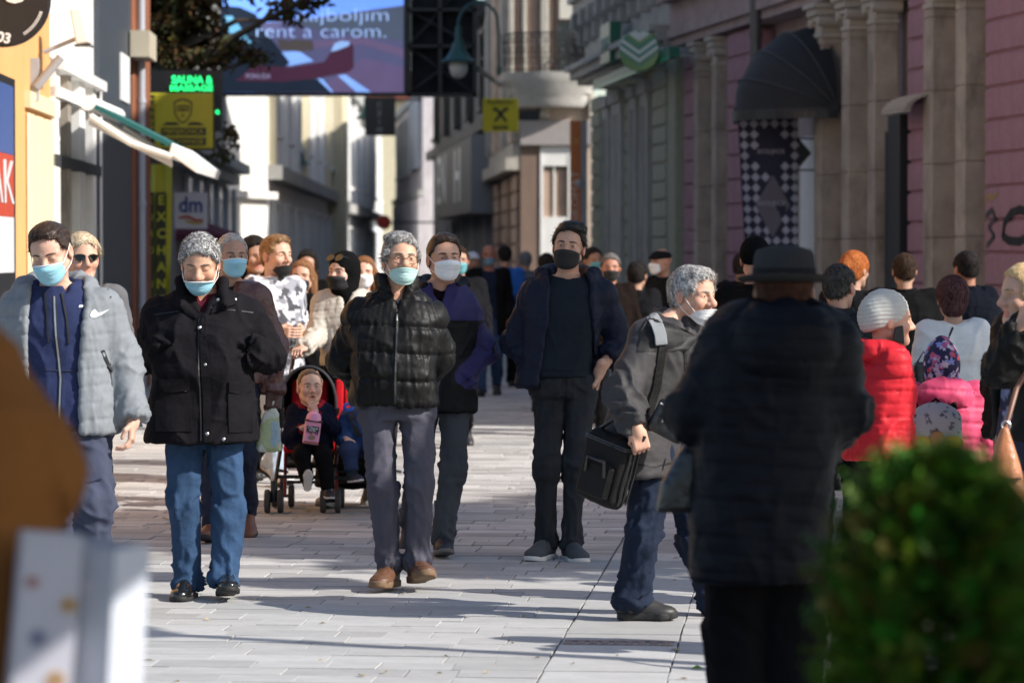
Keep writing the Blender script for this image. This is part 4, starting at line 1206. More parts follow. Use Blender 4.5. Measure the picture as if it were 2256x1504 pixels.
M_leafa = mat('autumn leaves', (.07, .06, .02), .7, vcol=True, spec=.3)
st = empty('street_tree', (P(352, 0, 43.5).x, 43.5, 0)); tag(st, 'street tree with thin olive brown autumn leaves beside the exchange sign', 'tree')
tl = lambda px, py, dy=0: (P(px, py, 43.5).x - st.location.x, dy, P(0, py, 43.5).z)
crown = [(tl(370, 40), (.42, .6, .42)), (tl(430, 70, .2), (.42, .6, .38)), (tl(470, 120, -.2), (.42, .5, .25)), (tl(380, 110, .1), (.4, .6, .3)), (tl(420, -20), (.6, .7, .3)), (tl(540, 100, -.1), (.35, .3, .16)), (tl(570, 130, -.1), (.22, .25, .1)),
         (tl(640, 20, -.2), (.32, .3, .12)), (tl(690, -5, -.2), (.3, .3, .12)), (tl(510, 300, .1), (.1, .15, .12)), (tl(490, 345, .1), (.12, .12, .06)), (tl(560, -60), (.9, .8, .35)), (tl(350, -90), (.9, .9, .5)), (tl(640, 45, 0), (.12, .2, .14))]
branch_tree(st, 4.6, .12, crown, 5, 9500, .07, M_leafa, lambda r, n: np.stack([r.uniform(.03, .09, n), r.uniform(.028, .06, n), r.uniform(.006, .018, n)], 1))

dg = empty('drain_grate', tuple(pr * ((b0 + b1) / 2) + pd * ((P(1367, 0, CAM_Z * FPX / (1419 - HY))).dot(pd)))); dg.rotation_euler.z = -PA; dg.location.z = 0; tag(dg, 'narrow rusty slotted drain strip set across the slab lane', 'drain')
hw_ = (b1 - b0) / 2 - .02; q = MB()
for k in range(9): q.box(-hw_ + k * hw_ / 4.5 + .004, -hw_ + (k + 1) * hw_ / 4.5 - .018, -.075, .075, -.004, .005)
q.box(-hw_, hw_, .06, .08, -.004, .004); q.box(-hw_, hw_, -.08, -.06, -.004, .004); q.build('grate', mat('rusty iron', (.22, .17, .155), .8, var=.4, vscale=14), dg)
rsl = np.random.RandomState(8); q = MB(); 
for k in range(170):
    dd = rsl.uniform(11.8, 27); xx = rsl.uniform(-.16, .16) * dd; z = .004; a = rsl.uniform(0, 6.28); L = rsl.uniform(.008, .028) * (1 if k % 4 else 1.3); w = L * rsl.uniform(.25, .6)
    ca, sa = math.cos(a), math.sin(a); f_ = lambda u, v, h: (xx + u * ca - v * sa, dd + u * sa + v * ca, z + h)
    q.add([f_(-L, 0, 0), f_(0, -w, .006), f_(L, 0, .002), f_(0, w, .008)], [(0, 1, 2), (0, 2, 3)])
lt = q.build('leaf_litter', mat('dry leaves', (.34, .25, .13), .8, var=.5, vscale=1.5)); tag(lt, 'small dry leaves and scraps scattered over the paving', 'litter', kind='stuff')
gl_ = empty('green_leaf', tuple(P(1537, 0, CAM_Z * FPX / (1477 - HY)).to_2d().to_3d())); tag(gl_, 'single fresh green leaf lying on the slabs', 'leaf'); MB().add([(-.025, 0, .004), (0, -.016, .012), (.028, 0, .006), (0, .016, .018)], [(0, 1, 2), (0, 2, 3)]).build('blade', mat('fresh leaf', (.10, .22, .02), .6), gl_)
# ================================================================== people: bodies, clothes, hair
def arr(*a): return np.array(a, float)


def rot(yaw=0, pitch=0, roll=0):
    """yaw + turns the face to +x, pitch + looks up, roll + tilts to +x; degrees"""
    return np.array((Matrix.Rotation(R(yaw), 3, 'Z') @ Matrix.Rotation(R(-pitch), 3, 'X') @ Matrix.Rotation(R(roll), 3, 'Y')))


def skin_mat(): return mat('skin', (.5, .32, .24), .55, vcol=True, var=.05, vscale=30, bump=.08, bscale=250, spec=.4)


def ik(a, c, l1, l2, pole):
    a, c, pole = arr(*a), arr(*c), arr(*pole); v = c - a; d = np.linalg.norm(v); dd = min(d, (l1 + l2) * .999); u = v / d
    x = (l1 * l1 - l2 * l2 + dd * dd) / (2 * dd); h = math.sqrt(max(l1 * l1 - x * x, 0)); p = pole - (pole @ u) * u; p /= np.linalg.norm(p)
    return a + u * x + p * h


class Person:
    def __init__(s, label, foot, d=None, H=1.75, face=0.0, px=None, walk=0.0, lead='L', g=1.0, lod=1, head=None, hs=1.0, hyaw=0, hpitch=0, hroll=0,
                 skin=(.56, .35, .26), arms=None, lean=0.0, stance=.085, group=None, sit=False, cat='person', name='person', shw=None):
        """foot: (image x, image y of the ground point) or image x with d given; face: degrees, 0 towards the camera, 90 towards +x, 180 away"""
        if d is None: d = CAM_Z * FPX / (foot[1] - HY); fx = foot[0]
        else: fx = foot if not isinstance(foot, tuple) else foot[0]
        s.d, s.H, s.face, s.lod, s.g = d, H, face, lod, g
        s.pos = arr((fx - CX) / FPX * d, d, 0); s.k = H / 1.75
        s.root = empty(name, tuple(s.pos), R(face)); tag(s.root, label, cat, group)
        s.Ri = np.array(Matrix.Rotation(R(-face), 3, 'Z'))
        k = s.k; J = s.J = {}
        sw = (shw or .175) * k
        for sd, sx in (('L', -1), ('R', 1)):
            J['hip' + sd] = arr(sx * .085 * k, 0, .93 * k); J['sh' + sd] = arr(sx * sw, lean * .5, 1.42 * k)
            J['el' + sd] = arr(sx * (sw + .055 * k), .03 + lean * .2, 1.13 * k); J['wr' + sd] = arr(sx * (sw + .06 * k), -.06, .875 * k)
            f = (1 if sd == lead else -1) * walk
            an = arr(sx * stance * k, -f / 2, (.085 if f >= 0 else .085 + abs(f) * .16) * k); J['an' + sd] = an
            J['fp' + sd] = 0.0 if f >= 0 else -min(50, abs(f) * 75)       # heel up
            if f > .1: J['fp' + sd] = 8.0
            J['fy' + sd] = sx * 8.0
        J['neck'] = arr(0, .0 + lean, 1.46 * k); J['head'] = arr(0, -.03 + lean * 1.2, 1.635 * k)
        if arms == 'bent':
            for sd, sx in (('L', -1), ('R', 1)): J['el' + sd] = arr(sx * (sw + .06 * k), .04, 1.13 * k); J['wr' + sd] = arr(sx * .1 * k, -.2, 1.1 * k)
        if arms == 'back':
            for sd, sx in (('L', -1), ('R', 1)): J['el' + sd] = arr(sx * (sw + .05 * k), .1, 1.13 * k); J['wr' + sd] = arr(sx * .05 * k, .19, .95 * k)
        for key, v in (px or {}).items(): J[key] = s.loc(*v)
        if head: J['head'] = s.loc(*head)
        for sd in 'LR':
            if 'kn' + sd not in (px or {}): J['kn' + sd] = ik(J['hip' + sd], J['an' + sd], .445 * k, .42 * k, (0, -1, .05))
        s.hs = hs; s.HR = rot(hyaw, hpitch, hroll); s.skin = skin
        s.bv = {}

    def loc(s, px, py, dy=0.0):
        p = P(px, py, s.d + dy); return s.Ri @ (arr(*p) - s.pos)

    def sz(s, npx): return npx / FPX * s.d

    def T(s, p): return s.J['head'] + s.HR @ (np.asarray(p, float) * s.hs)

    def finish(s, name, V, F, m, parent=None, smooth=True, keep=True):
        me = mesh_np(name, V, F, smooth); o = put(name, me, m, parent or s.root)
        if keep: s.bv[name] = BVHTree.FromPolygons([tuple(v) for v in V], [tuple(f) for f in F]); s.last = o
        return o

    # ---------------------------------------------------------------- body
    def head_prims(s, F, fine, eyes='open', mouth=None, jaw=1.0, nose=1.0, ears=1.0, child=False):
        T, hs, M = s.T, s.hs, s.HR
        E = lambda c, r, k=.015, op='u': F.ell(T(c), np.array(r) * hs, k * hs, op, M)
        Cp = lambda a, b, r1, r2=None, k=.012, op='u': F.cap(T(a), T(b), r1 * hs, (r1 if r2 is None else r2) * hs, k * hs, op)
        cw = 1.05 if child else 1.0
        E((0, .014, .030), (.077 * cw, .096, .088)); E((0, -.028, .025), (.066 * cw, .070, .070), .03)
        E((0, -.026, -.045), (.060 * jaw * cw, .068, .070), .025); E((0, -.074, -.094), (.026 * jaw, .022, .020), .028)
        for sx in (-1, 1):
            Cp((sx * .052 * jaw, .004, -.058), (sx * .018, -.074, -.099), .019, .016, .025)
            E((sx * .040, -.066, -.030), (.026, .026, .024), .022)
            Cp((sx * .012, -.090, .014), (sx * .048, -.072, .016), .011, .009, .016)
            if not fine:
                E((sx * .031, -.094, .0), (.017, .014, .010), .012, 's')
            if ears:
                E((sx * .080, .012, -.010), (.010, .020 * ears, .032 * ears), .008)
                if fine: E((sx * .088, .004, -.008), (.007, .011, .019), .006, 's')
        Cp((0, -.092, .006), (0, -.117, -.032), .0095, .0135 * nose, .014)
        for sx in (-1, 1): E((sx * .013 * nose, -.104, -.038), (.0105, .012, .010), .008)
        if fine:
            for sx in (-1, 1):
                E((sx * .031, -.099, .001), (.0185, .016, .0115), .010, 's')
                E((sx * .0315, -.080, .000), (.0168, .0150, .0140), .003)
                if eyes == 'open': E((sx * .0315, -.096, -.001), (.0145, .010, .0046), .002, 's')
                elif eyes == 'squint': E((sx * .0315, -.096, -.001), (.0145, .010, .0030), .002, 's')
                else: E((sx * .0315, -.097, -.0055), (.015, .006, .0012), .002, 's')
                E((sx * .006, -.112, -.045), (.0045, .006, .004), .003, 's')
            Cp((-.020, -.094, -.066), (.020, -.094, -.066), .007, None, .008); Cp((-.016, -.092, -.078), (.016, -.092, -.078), .008, None, .008)
            if mouth == 'open': E((0, -.106, -.071), (.014, .02, .009), .004, 's')
            else: E((0, -.106, -.0715), (.026, .012, .0016), .003, 's')
        elif mouth == 'open': E((0, -.106, -.071), (.014, .02, .008), .004, 's')
        Cp((0, .030, -.05), s.inv(s.J['neck'] + arr(0, .015, -.02)), .052 * (.9 if child else 1), .058 / hs * s.k * (.9 if child else 1), .03)

    def inv(s, p): return s.HR.T @ (np.asarray(p) - s.J['head']) / s.hs

    def hand(s, F, sd, curl=.35, fdir=None, palm=None, k=.006, sc_=None, thumb=None):
        """five fingers rooted in a palm at the wrist"""
        J = s.J; w = J['wr' + sd]; sx = -1 if sd == 'L' else 1
        f = arr(*(fdir if fdir is not None else (w - J['el' + sd]))); f /= np.linalg.norm(f)
        p = arr(*(palm if palm is not None else (-sx, 0, 0))); p = p - (p @ f) * f; p /= np.linalg.norm(p)
        t = np.cross(f, p) * (1 if sd == 'R' else -1)
        if t @ arr(0, -1, 0) < 0 and palm is None: t = -t
        q = sc_ or s.k; A = np.stack([p, t, f], 1)
        Q = lambda a, b, c: w + A @ (arr(a, b, c) * q)
        F.box(Q(0, 0, .050), arr(.013, .040, .046) * q, .012 * q, .012 * q, 'u', A)
        F.cap(w - f * .05 * q, Q(0, 0, .02), .026 * q, .026 * q, .02 * q)
        for (b, L, r) in ((.031, .074, .0088), (.0105, .083, .009), (-.010, .077, .0086), (-.030, .060, .0078)):
            base = Q(0, b, .088); a = curl * 1.1; dr = f * math.cos(a) + p * math.sin(a); dr = dr + t * b * 1.2; dr /= np.linalg.norm(dr)
            F.cap(Q(0, b * .9, .07), base, r * 1.05 * q, r * 1.05 * q, k)
            for seg, bend in ((.46, 1.4), (.30, .9), (.24, 0)):
                e = base + dr * L * seg * q; F.cap(base, e, r * q, r * .9 * q, k * .6); base = e
                a += curl * bend; dr = f * math.cos(a) + p * math.sin(a); r *= .93
        a = Q(.004, .034, .028); b = Q(.014 + .02 * curl, .060 - .02 * curl, .055); c = Q(.020 + .035 * curl, .064 - .05 * curl, .088)
        F.cap(a, b, .0125 * q, .0108 * q, .012 * q); F.cap(b, c, .0105 * q, .0085 * q, .004 * q)
        return np.minimum(w, np.minimum(Q(0, 0, .2), w)) , w

    def body(s, hands=None, eyes='open', mouth=None, jaw=1.0, nose=1.0, ears=1.0, child=False, stub=0.0, brow=(.05, .035, .025), hh=None, bare=(), lips=1.0, aged=False, headonly=False, tint=None):
        """one continuous skin: head, neck, trunk, arms with hands, legs"""
        J, k = s.J, s.k; F = SDF(); fine = s.lod == 0
        F.loft([(.90 * k, 0, 0, .11 * k * s.g, .075 * k * s.g), (1.15 * k, 0, J['neck'][1] * .5, .11 * k * s.g, .075 * k * s.g), (1.36 * k, 0, J['neck'][1] * .8, .13 * k, .08 * k), (1.46 * k, J['neck'][0] * .8, J['neck'][1], .07 * k, .06 * k)], 2.2, .03)
        for sd in 'LR':
            F.cap(J['neck'] * arr(.6, 1, 1) - arr(0, 0, .05 * k), J['sh' + sd], .05 * k, .045 * k, .03)
            F.cap(J['sh' + sd], J['el' + sd], .042 * k, .036 * k, .02); F.cap(J['el' + sd], J['wr' + sd], .040 * k, .026 * k, .02)
            F.cap(J['hip' + sd], J['kn' + sd], .065 * k, .05 * k, .03); F.cap(J['kn' + sd], J['an' + sd], .045 * k, .035 * k, .02)
        s.head_prims(F, fine, eyes, mouth, jaw, nose, ears, child)
        h = hh or (.0036 if fine else .0065 if s.lod == 1 else .010)
        zones = [(np.minimum(J['head'] - .135 * s.hs, J['neck'] - arr(.08, .1, .12) * k), J['head'] + .135 * s.hs, h)]
        for sd, kw in (hands or {}).items():
            s.hand(F, sd, **kw); w = J['wr' + sd]; f = arr(*(kw.get('fdir') if kw.get('fdir') is not None else w - J['el' + sd])); f = f / np.linalg.norm(f)
            c = w + f * .09 * k; zones.append((c - .11 * k, c + .11 * k, max(h, .0042)))
        V, Fq = F.mesh(.024, zones)
        V = relax(V, Fq, 1, .25)
        # skin colour
        L = (V - J['head']) @ s.HR / s.hs; base = np.array(tint or s.skin) * arr(.95, .87, .80); C = np.tile(base, (len(V), 1))
        inh = (np.abs(L) < .16).all(1)
        n = fbm(V * 60, 3); n2 = fbm(V * 22, 8); C *= (.88 + .24 * n)[:, None]; C *= 1 + (n2 - .5)[:, None] * arr(.10, .34, .34)

        def tinted(mask, col, amt): C[:] = C * (1 - (mask * amt)[:, None]) + np.array(col) * (mask * amt)[:, None]
        g_ = lambda c, r: np.exp(-(((L - np.array(c)) / np.array(r)) ** 2).sum(1)) * inh
        red = base * np.array([1.02, .72, .68])
        for sx in (-1, 1): tinted(g_((sx * .045, -.08, -.035), (.025, .04, .022)), red, .45); tinted(g_((sx * .084, .01, -.01), (.014, .03, .035)), red, .6)
        tinted(g_((0, -.12, -.035), (.018, .03, .02)), red, .5)
        lip = (np.abs(L[:, 2] + .072) < .012) & (np.abs(L[:, 0]) < .026) & (L[:, 1] < -.088) & inh
        tinted(lip.astype(float), base * np.array([.9, .48, .45]), .8 * lips)
        if mouth == 'open': tinted(g_((0, -.09, -.071), (.011, .014, .006)), (.12, .02, .02), 1.0)
        if stub: tinted(((L[:, 2] < -.05) & (L[:, 1] < -.0) & inh).astype(float) * np.clip((-.045 - L[:, 2]) / .02, 0, 1), np.array(brow) * .8 + base * .2, stub)
        if aged: tinted((inh & (L[:, 1] < -.05)).astype(float) * (ridge(L * arr(25, 25, 70), 9) > .62), base * .78, .5)
        for sx in (-1, 1): tinted(g_((sx * .031, -.09, -.012), (.018, .03, .007)), base * np.array([.72, .6, .6]), .4)
        for sd in 'LR': C[np.linalg.norm(V - J['an' + sd], axis=1) < .2 * k] = (.02, .02, .022)
        me_o = s.finish('body', V, Fq, skin_mat()); set_col(me_o.data, C)
        if fine or s.lod == 1:
            bvh = s.bv['body']
            # eyebrows follow the brow
            for sx in (-1, 1):
                pts = []
                for t in np.linspace(0, 1, 6):
                    p = arr(sx * (.012 + .040 * t), -.16, .0185 + .006 * math.sin(t * 2.4) - .005 * t); o = s.T(p); dr = s.HR @ arr(0, 1, 0)
                    hit = bvh.ray_cast(Vector(o), Vector(dr), .2)
                    if hit[0] is not None: pts.append(hit[0])
                if len(pts) > 3:
                    r = [.0022, .0042, .0042, .0036, .0028, .0014][:len(pts)]
                    MB().tube(pts, [x * s.hs for x in r], 6).build('eyebrow', mat('brow %.2f %.2f' % (brow[0], brow[2]), brow, .8), s.root, smooth=True)
            if fine and eyes in ('open', 'squint'):
                for sx in (-1, 1):
                    e = put('eye', eye_mesh(), mat('eye', (.8, .8, .8), .12, vcol=True, spec=.6), s.root); e.matrix_basis = Matrix.Translation(Vector(s.T((sx * .0315, -.0795, 0)))) @ Matrix(s.HR).to_4x4() @ Matrix.Scale(s.hs, 4)
        return me_o

    # ---------------------------------------------------------------- cloth relief
    def arm_param(s, V, sd):
        J = s.J; a, b, c = J['sh' + sd], J['el' + sd], J['wr' + sd]
        def seg(p, q):
            v = q - p; t = np.clip(((V - p) @ v) / (v @ v), 0, 1); r = V - (p + t[:, None] * v); return t, np.linalg.norm(r, axis=1), r, v
        t1, d1, r1, v1 = seg(a, b); t2, d2, r2, v2 = seg(b, c); up = d1 <= d2
        l1, l2 = np.linalg.norm(v1), np.linalg.norm(v2)
        ss = np.where(up, t1 * l1, l1 + t2 * l2); dd = np.where(up, d1, d2); rr = np.where(up[:, None], r1, r2)
        ax = np.where(up[:, None], v1 / l1, v2 / l2); e1 = np.cross(ax, arr(.3, .9, .2)); e1 /= np.linalg.norm(e1, axis=1, keepdims=True); e2 = np.cross(ax, e1)
        ang = np.arctan2((rr * e1).sum(1), (rr * e2).sum(1)); return ss, dd, ang, l1, l1 + l2

    def relief(s, V, F, wr=.006, quilt=None, qa=.012, seed=0, sleeve_r=.085, torso_w=1.0, vert=False, fine=.0015, sleeves=True):
        N = vnormals(V, F); k = s.k; n = len(V)
        cs = np.zeros(n); slv = np.zeros(n); info = {}
        for sd in ('LR' if sleeves else ''):
            ss, dd, ang, l1, lt = s.arm_param(V, sd); sx = -1 if sd == 'L' else 1
            w = np.clip((sleeve_r * k * 1.25 - dd) / (.03), 0, 1) * np.clip((ss - .05) / .06, 0, 1)
            q_ = ss * 12 + (.55 if sx > 0 else -.55) * ang + .8 * vnoise(V * 9 + seed, seed + 4)
            f = crease(np.stack([q_, np.cos(ang) * .8 + seed, np.sin(ang) * .8], 1), seed + (3 if sd == 'L' else 8)) * 1.5 - .45
            amp = .55 + 1.3 * np.exp(-((ss - l1) / .09) ** 2) + .9 * np.exp(-((ss - lt) / .08) ** 2)
            cs = cs * (1 - w) + w * f * amp * wr * 1.5
            if quilt:
                q = np.abs((ss / quilt + .3) % 1 - .5) * 2; cs += w * (qa * .75 * (1 - q ** 5) + .5 * wr * (ridge(np.stack([ss * 30, ang * 3 + seed, V[:, 2] * 3], 1), seed) - .4) * q)
            slv = np.maximum(slv, w)
        t = 1 - slv
        wv = V + .05 * np.stack([vnoise(V * 6 + seed, seed + 1), vnoise(V * 6 + seed, seed + 2), vnoise(V * 6 + seed, seed + 3)], 1)
        d1 = wv @ np.array([[9, 0, -2.2], [0, 7, 0], [4.5, 0, 3.4]]); d2 = wv @ np.array([[9, 0, 2.2], [0, 7, 0], [-4.5, 0, 3.4]])
        f = (fbm(V * 4.5 + seed, seed) - .5) * 1.8 + np.where(V[:, 0] < 0, crease(d1, seed + 1), crease(d2, seed + 5)) * 1.1 + .5 * crease(wv * arr(3, 5, 13) + seed, seed + 7) - .5
        if vert: f = (crease(V * arr(11, 11, 1.6) + seed, seed + 1) - .3) * 1.8
        cs += t * wr * torso_w * f
        if quilt:
            zz = V[:, 2] + .01 * np.sin(V[:, 0] * 9 + seed); q = np.abs((zz / quilt) % 1 - .5) * 2
            ang = np.arctan2(V[:, 1], V[:, 0])
            cs += t * (qa * (1 - q ** 6) + wr * .9 * (crease(np.stack([ang * 4 + V[:, 0] * 14, zz * 8, V[:, 1] * 4], 1), seed + 2) * 1.3 - .35) * (.35 + .65 * q))
        cs += fine * (fbm(V * 70, seed) - .5) * 2
        return V + N * cs[:, None]

    def torso_rows(s, hem, dx=0.0, g=None, top=1.45, belly=0.0, flare=0.0, sh=1.0):
        k = s.k; g = g or s.g; ny = s.J['neck'][1]; cy = lambda z: ny * min(max((z - .9 * k) / (.55 * k), 0), 1)
        cxs = lambda z: s.J['neck'][0] * min(max((z - .9 * k) / (.55 * k), 0), 1)
        prof = [(.60, .20 + flare, .15 + flare * .7), (.80, .195 + flare * .6, .145 + flare * .4), (.95, .185 + flare * .2, .138), (1.08, .175, .132 + belly), (1.27, .190, .140 + belly * .3), (1.37, .178 * sh, .118), (top, .115 * sh, .082)]
        z0 = hem; P_ = [(hem,) + tuple(np.interp(hem / k, [p[0] for p in prof], [p[i] for p in prof]) for i in (1, 2))] + [(p[0] * k,) + p[1:] for p in prof if p[0] * k > hem + .03]
        return [(z, cxs(z), cy(z) - belly * .25 * (z < 1.2 * k), rx * g * k + dx, ry * g * k + dx) for z, rx, ry in P_]

    def jacket(s, name, m, hem, h=.009, dx=0.0, g=None, sr=(.062, .058, .050), quilt=None, qa=.012, wr=.006, collar=None, vneck=None, open_=None, neck=.062, belly=0.0, flare=0.0, wrist_cut=.0,
               seed=0, hood=None, rows=None, vert=False, k_=.045, sleeves=True, fine=.0015, torso_w=1.0, sh=1.0, extra=None, cuff=False, relax_=1, shape=2.5):
        J, k = s.J, s.k; F = SDF()
        F.loft(rows or s.torso_rows(hem, dx, g, belly=belly, flare=flare, sh=sh), shape, .03)
        nb = J['neck']
        if s.lod >= 2: h = max(h, .013)
        for sd in 'LR':
            sx = -1 if sd == 'L' else 1
            F.cap(nb + arr(sx * .045 * k, .0, -.035 * k), J['sh' + sd] - arr(sx * .012, 0, .008), (.052 * k + dx), (sr[0] * k + dx), k_)
            if sleeves:
                el, w = J['el' + sd], J['wr' + sd]; e = w - el; L = np.linalg.norm(e); w2 = el + e * (1 - wrist_cut)
                F.cap(J['sh' + sd], el, sr[0] * k + dx, sr[1] * k + dx, k_); F.tube(el, w2, sr[1] * k + dx, sr[2] * k + dx, .02)
                F.cap(el, el + e * .05, sr[1] * k + dx, sr[1] * k + dx, .02)
                if cuff: F.tube(w2 - e / L * .035, w2 + e / L * .004, sr[2] * k + dx + .006, sr[2] * k + dx + .005, .004)
        if hood: # thrown back
            a = [(-.085, -.07, 0), (-.115, .02, .015), (-.075, .095, .02), (0, .125, .015), (.075, .095, .02), (.115, .02, .015), (.085, -.07, 0)]
            rr = [.014, .030, .036, .040, .036, .030, .014]
            for i in range(6): F.cap(nb + arr(*a[i]) * k * hood, nb + arr(*a[i + 1]) * k * hood, rr[i] * k * hood, rr[i + 1] * k * hood, .025)
        if extra: extra(F)
        if collar:
            zc0, zc1 = -.035 * k, collar * k
            F.loft([(nb[2] + zc0, nb[0], nb[1] + .01, .098 * k + dx, .092 * k + dx), (nb[2] + zc0 * .2, nb[0], nb[1] + .005, .084 * k + dx, .080 * k + dx), (nb[2] + zc1, nb[0], nb[1] + .003, .088 * k + dx, .084 * k + dx)], 2.0, .012, hollow=.008)
        if neck: F.ell(nb + arr(0, -.005, .04 * k), arr(neck * k + dx * .3, neck * 1.05 * k + dx * .3, .085 * k), .012, 's')
        if vneck:
            zb, hw, zt, yv, xc = vneck[0], vneck[1], vneck[2], nb[1] + .01, (vneck[3] if len(vneck) > 3 else 0.0)
            def fv(X, Y, Z): return np.maximum(np.abs(X - xc) - hw * np.clip((Z - zb) / (zt - zb), -.3, 1.3), Y - yv)
            F.add(fv, (xc - hw - .1, -.6, zb - .02), (xc + hw + .1, yv, 2.2), .006, 's')
        if open_:
            o = np.array(sorted(open_)); yv = nb[1] + .015
            def fo_(X, Y, Z):
                xl = np.interp(Z, o[:, 0], o[:, 1]); xr = np.interp(Z, o[:, 0], o[:, 2]); return np.maximum(np.maximum(xl - X, X - xr), np.maximum(Y - yv, o[0, 0] - Z))
            F.add(fo_, (o[:, 1].min(), -.7, o[0, 0]), (o[:, 2].max(), yv, 2.2), .008, 's')
        V, Fq = F.mesh(h); V = relax(V, Fq, relax_, .4)
        V = s.relief(V, Fq, wr, quilt, qa, seed, max(sr) + dx, torso_w, vert, fine, sleeves)
        return s.finish(name, V, Fq, m)

    def trousers(s, m, top=None, r=(.092, .066, .052), h=.010, wr=.007, seed=0, name='trousers', hemz=.05, waist=None, denim=False):
        J, k = s.J, s.k; F = SDF(); g = s.g
        if s.lod >= 2: h = max(h, .014)
        tz = top or 1.0 * k
        F.loft([(.84 * k, 0, 0, .14 * k * g, .105 * k * g), (.93 * k, 0, 0.005, .155 * k * g, .115 * k * g), (tz, 0, 0, (waist or .145) * k * g, .105 * k * g)], 2.3, .04)
        for sd in 'LR':
            hp, kn, an = J['hip' + sd], J['kn' + sd], J['an' + sd]; e = an - kn; L = np.linalg.norm(e); u = e / L
            F.cap(hp, kn, r[0] * k * (g ** .6), r[1] * k, .03); F.tube(kn, an + u * (hemz - .0) * k * .6, r[1] * k, r[2] * k, .03); F.cap(kn, kn + u * .05, r[1] * k, None, .02)
        V, Fq = F.mesh(h); V = relax(V, Fq, 1, .4); N = vnormals(V, Fq); cs = np.zeros(len(V))
        for sd in 'LR':
            a, b, c = J['hip' + sd], J['kn' + sd], J['an' + sd]; side = (V[:, 0] < (J['hipL'][0] + J['hipR'][0]) / 2) if sd == 'L' else (V[:, 0] >= (J['hipL'][0] + J['hipR'][0]) / 2)
            best = None
            tot = np.where(V[:, 2] > b[2], 0, 1)
            v1 = b - a; v2 = c - b; l1, l2 = np.linalg.norm(v1), np.linalg.norm(v2)
            ss = np.where(tot == 0, np.clip(((V - a) @ v1) / l1, -.1, l1), l1 + np.clip(((V - b) @ v2) / l2, 0, l2 + .1)); lt = l1 + l2
            cen = np.where((tot == 0)[:, None], a + np.clip(((V - a) @ v1) / l1 ** 2, 0, 1)[:, None] * v1, b + np.clip(((V - b) @ v2) / l2 ** 2, 0, 1.1)[:, None] * v2)
            r_ = V - cen; ang = np.arctan2(r_[:, 1], r_[:, 0])
            amp = .4 + .6 * np.exp(-((ss - l1) / .10) ** 2) + 1.4 * np.exp(-((ss - lt) / .085) ** 2) + .7 * np.exp(-((ss - .02) / .10) ** 2)
            f1 = crease(np.stack([ss * 11 + (.6 if sd == 'L' else -.6) * ang + .9 * vnoise(V * 8 + seed, seed + 4), np.cos(ang) * .8, np.sin(ang) * .8 + seed], 1), seed + (2 if sd == 'L' else 6)) * 1.5 - .45
            f2 = (fbm(V * arr(7, 7, 4) + seed, seed + 11) - .5) * 2 + crease(np.stack([np.cos(ang) * 1.6, np.sin(ang) * 1.6, ss * 2.2 + seed], 1), seed + 12) * .8
            cs = np.where(side, wr * (f1 * amp * 1.25 + f2 * .8), cs)
        V = V + N * (cs + .0012 * (fbm(V * 60, seed) - .5) * 2)[:, None]
        return s.finish(name, V, Fq, m)

    def skirt(s, m, top, hem, rt, rb, seed=0, name='skirt', h=.014):
        F = SDF(); F.loft([(hem, 0, 0, rb, rb * .85), (top, 0, 0, rt, rt * .8)], 2.0, .02); V, Fq = F.mesh(h); N = vnormals(V, Fq)
        V = V + N * (.014 * (ridge(V * arr(9, 9, 1.2) + seed, seed) - .45))[:, None]; return s.finish(name, V, Fq, m)

    # ---------------------------------------------------------------- shoes
    def shoes(s, m, msole, h=.006, L=.285, style='shoe', laces=None, sole_h=.026, wd=1.0, ankle=.105, toe=None):
        if s.lod >= 2: h = .012
        for sd in 'LR':
            an, k = s.J['an' + sd], s.k * L / .285
            M = Matrix.Translation(Vector(an)) @ Matrix.Rotation(R(s.J['fy' + sd]), 4, 'Z') @ Matrix.Rotation(R(-s.J['fp' + sd]), 4, 'X') @ Matrix.Translation(Vector((0, -.045 * k, -.088 * k)))
            F = SDF(); w = wd
            F.ell((0, .070 * k, .045 * k), (.038 * k * w, .048 * k, .046 * k), .02); F.ell((0, .0, .052 * k), (.040 * k * w, .085 * k, .046 * k), .03); F.ell((.0, -.085 * k, .034 * k), (.050 * k * w, .072 * k, .034 * k), .03)
            F.cap((0, .045 * k, .06 * k), (0, .05 * k, ankle * k), .041 * k, .039 * k, .02)
            F.plane((0, 0, .012 * k), (0, 0, -1))
            if ankle < .13: F.ell((0, .052 * k, (ankle + .03) * k), (.034 * k, .042 * k, .035 * k), .006, 's')
            V, Fq = F.mesh(h); V = relax(V, Fq, 1, .3)
            if style == 'moc':
                N = vnormals(V, Fq); e = np.abs(np.sqrt((V[:, 0] / (.034 * k)) ** 2 + ((V[:, 1] + .075 * k) / (.055 * k)) ** 2) - 1); V = V + N * (np.exp(-(e / .12) ** 2) * .004 * (V[:, 2] > .03 * k) * (V[:, 1] < 0))[:, None]
            o = s.finish('shoe', V, Fq, m, keep=False); o.matrix_basis = M
            S = SDF()
            def f2(X, Y, Z):
                a = np.sqrt(X ** 2 / w ** 2 + (Y - .068 * k) ** 2) - .045 * k; b = np.sqrt((X - .0) ** 2 / w ** 2 + (Y + .085 * k) ** 2) - .054 * k; c = np.sqrt(X ** 2 / w ** 2 + (Y + .122 * k) ** 2) - .040 * k
                t = np.clip((.068 * k - Y) / (.153 * k), 0, 1); m_ = np.abs(X) / w - ((.043 + .011 * t - .016 * np.sin(t * math.pi) * .5) * k)
                mid = np.maximum(m_, np.abs(Y + .0085 * k) - .0765 * k); q = np.minimum(np.minimum(a, b), np.minimum(c, mid))
                spring = .012 * k * np.clip((-.09 * k - Y) / (.08 * k), 0, 1) ** 1.5
                return np.maximum(q, np.maximum(spring - Z, Z - sole_h * k - spring * .6))
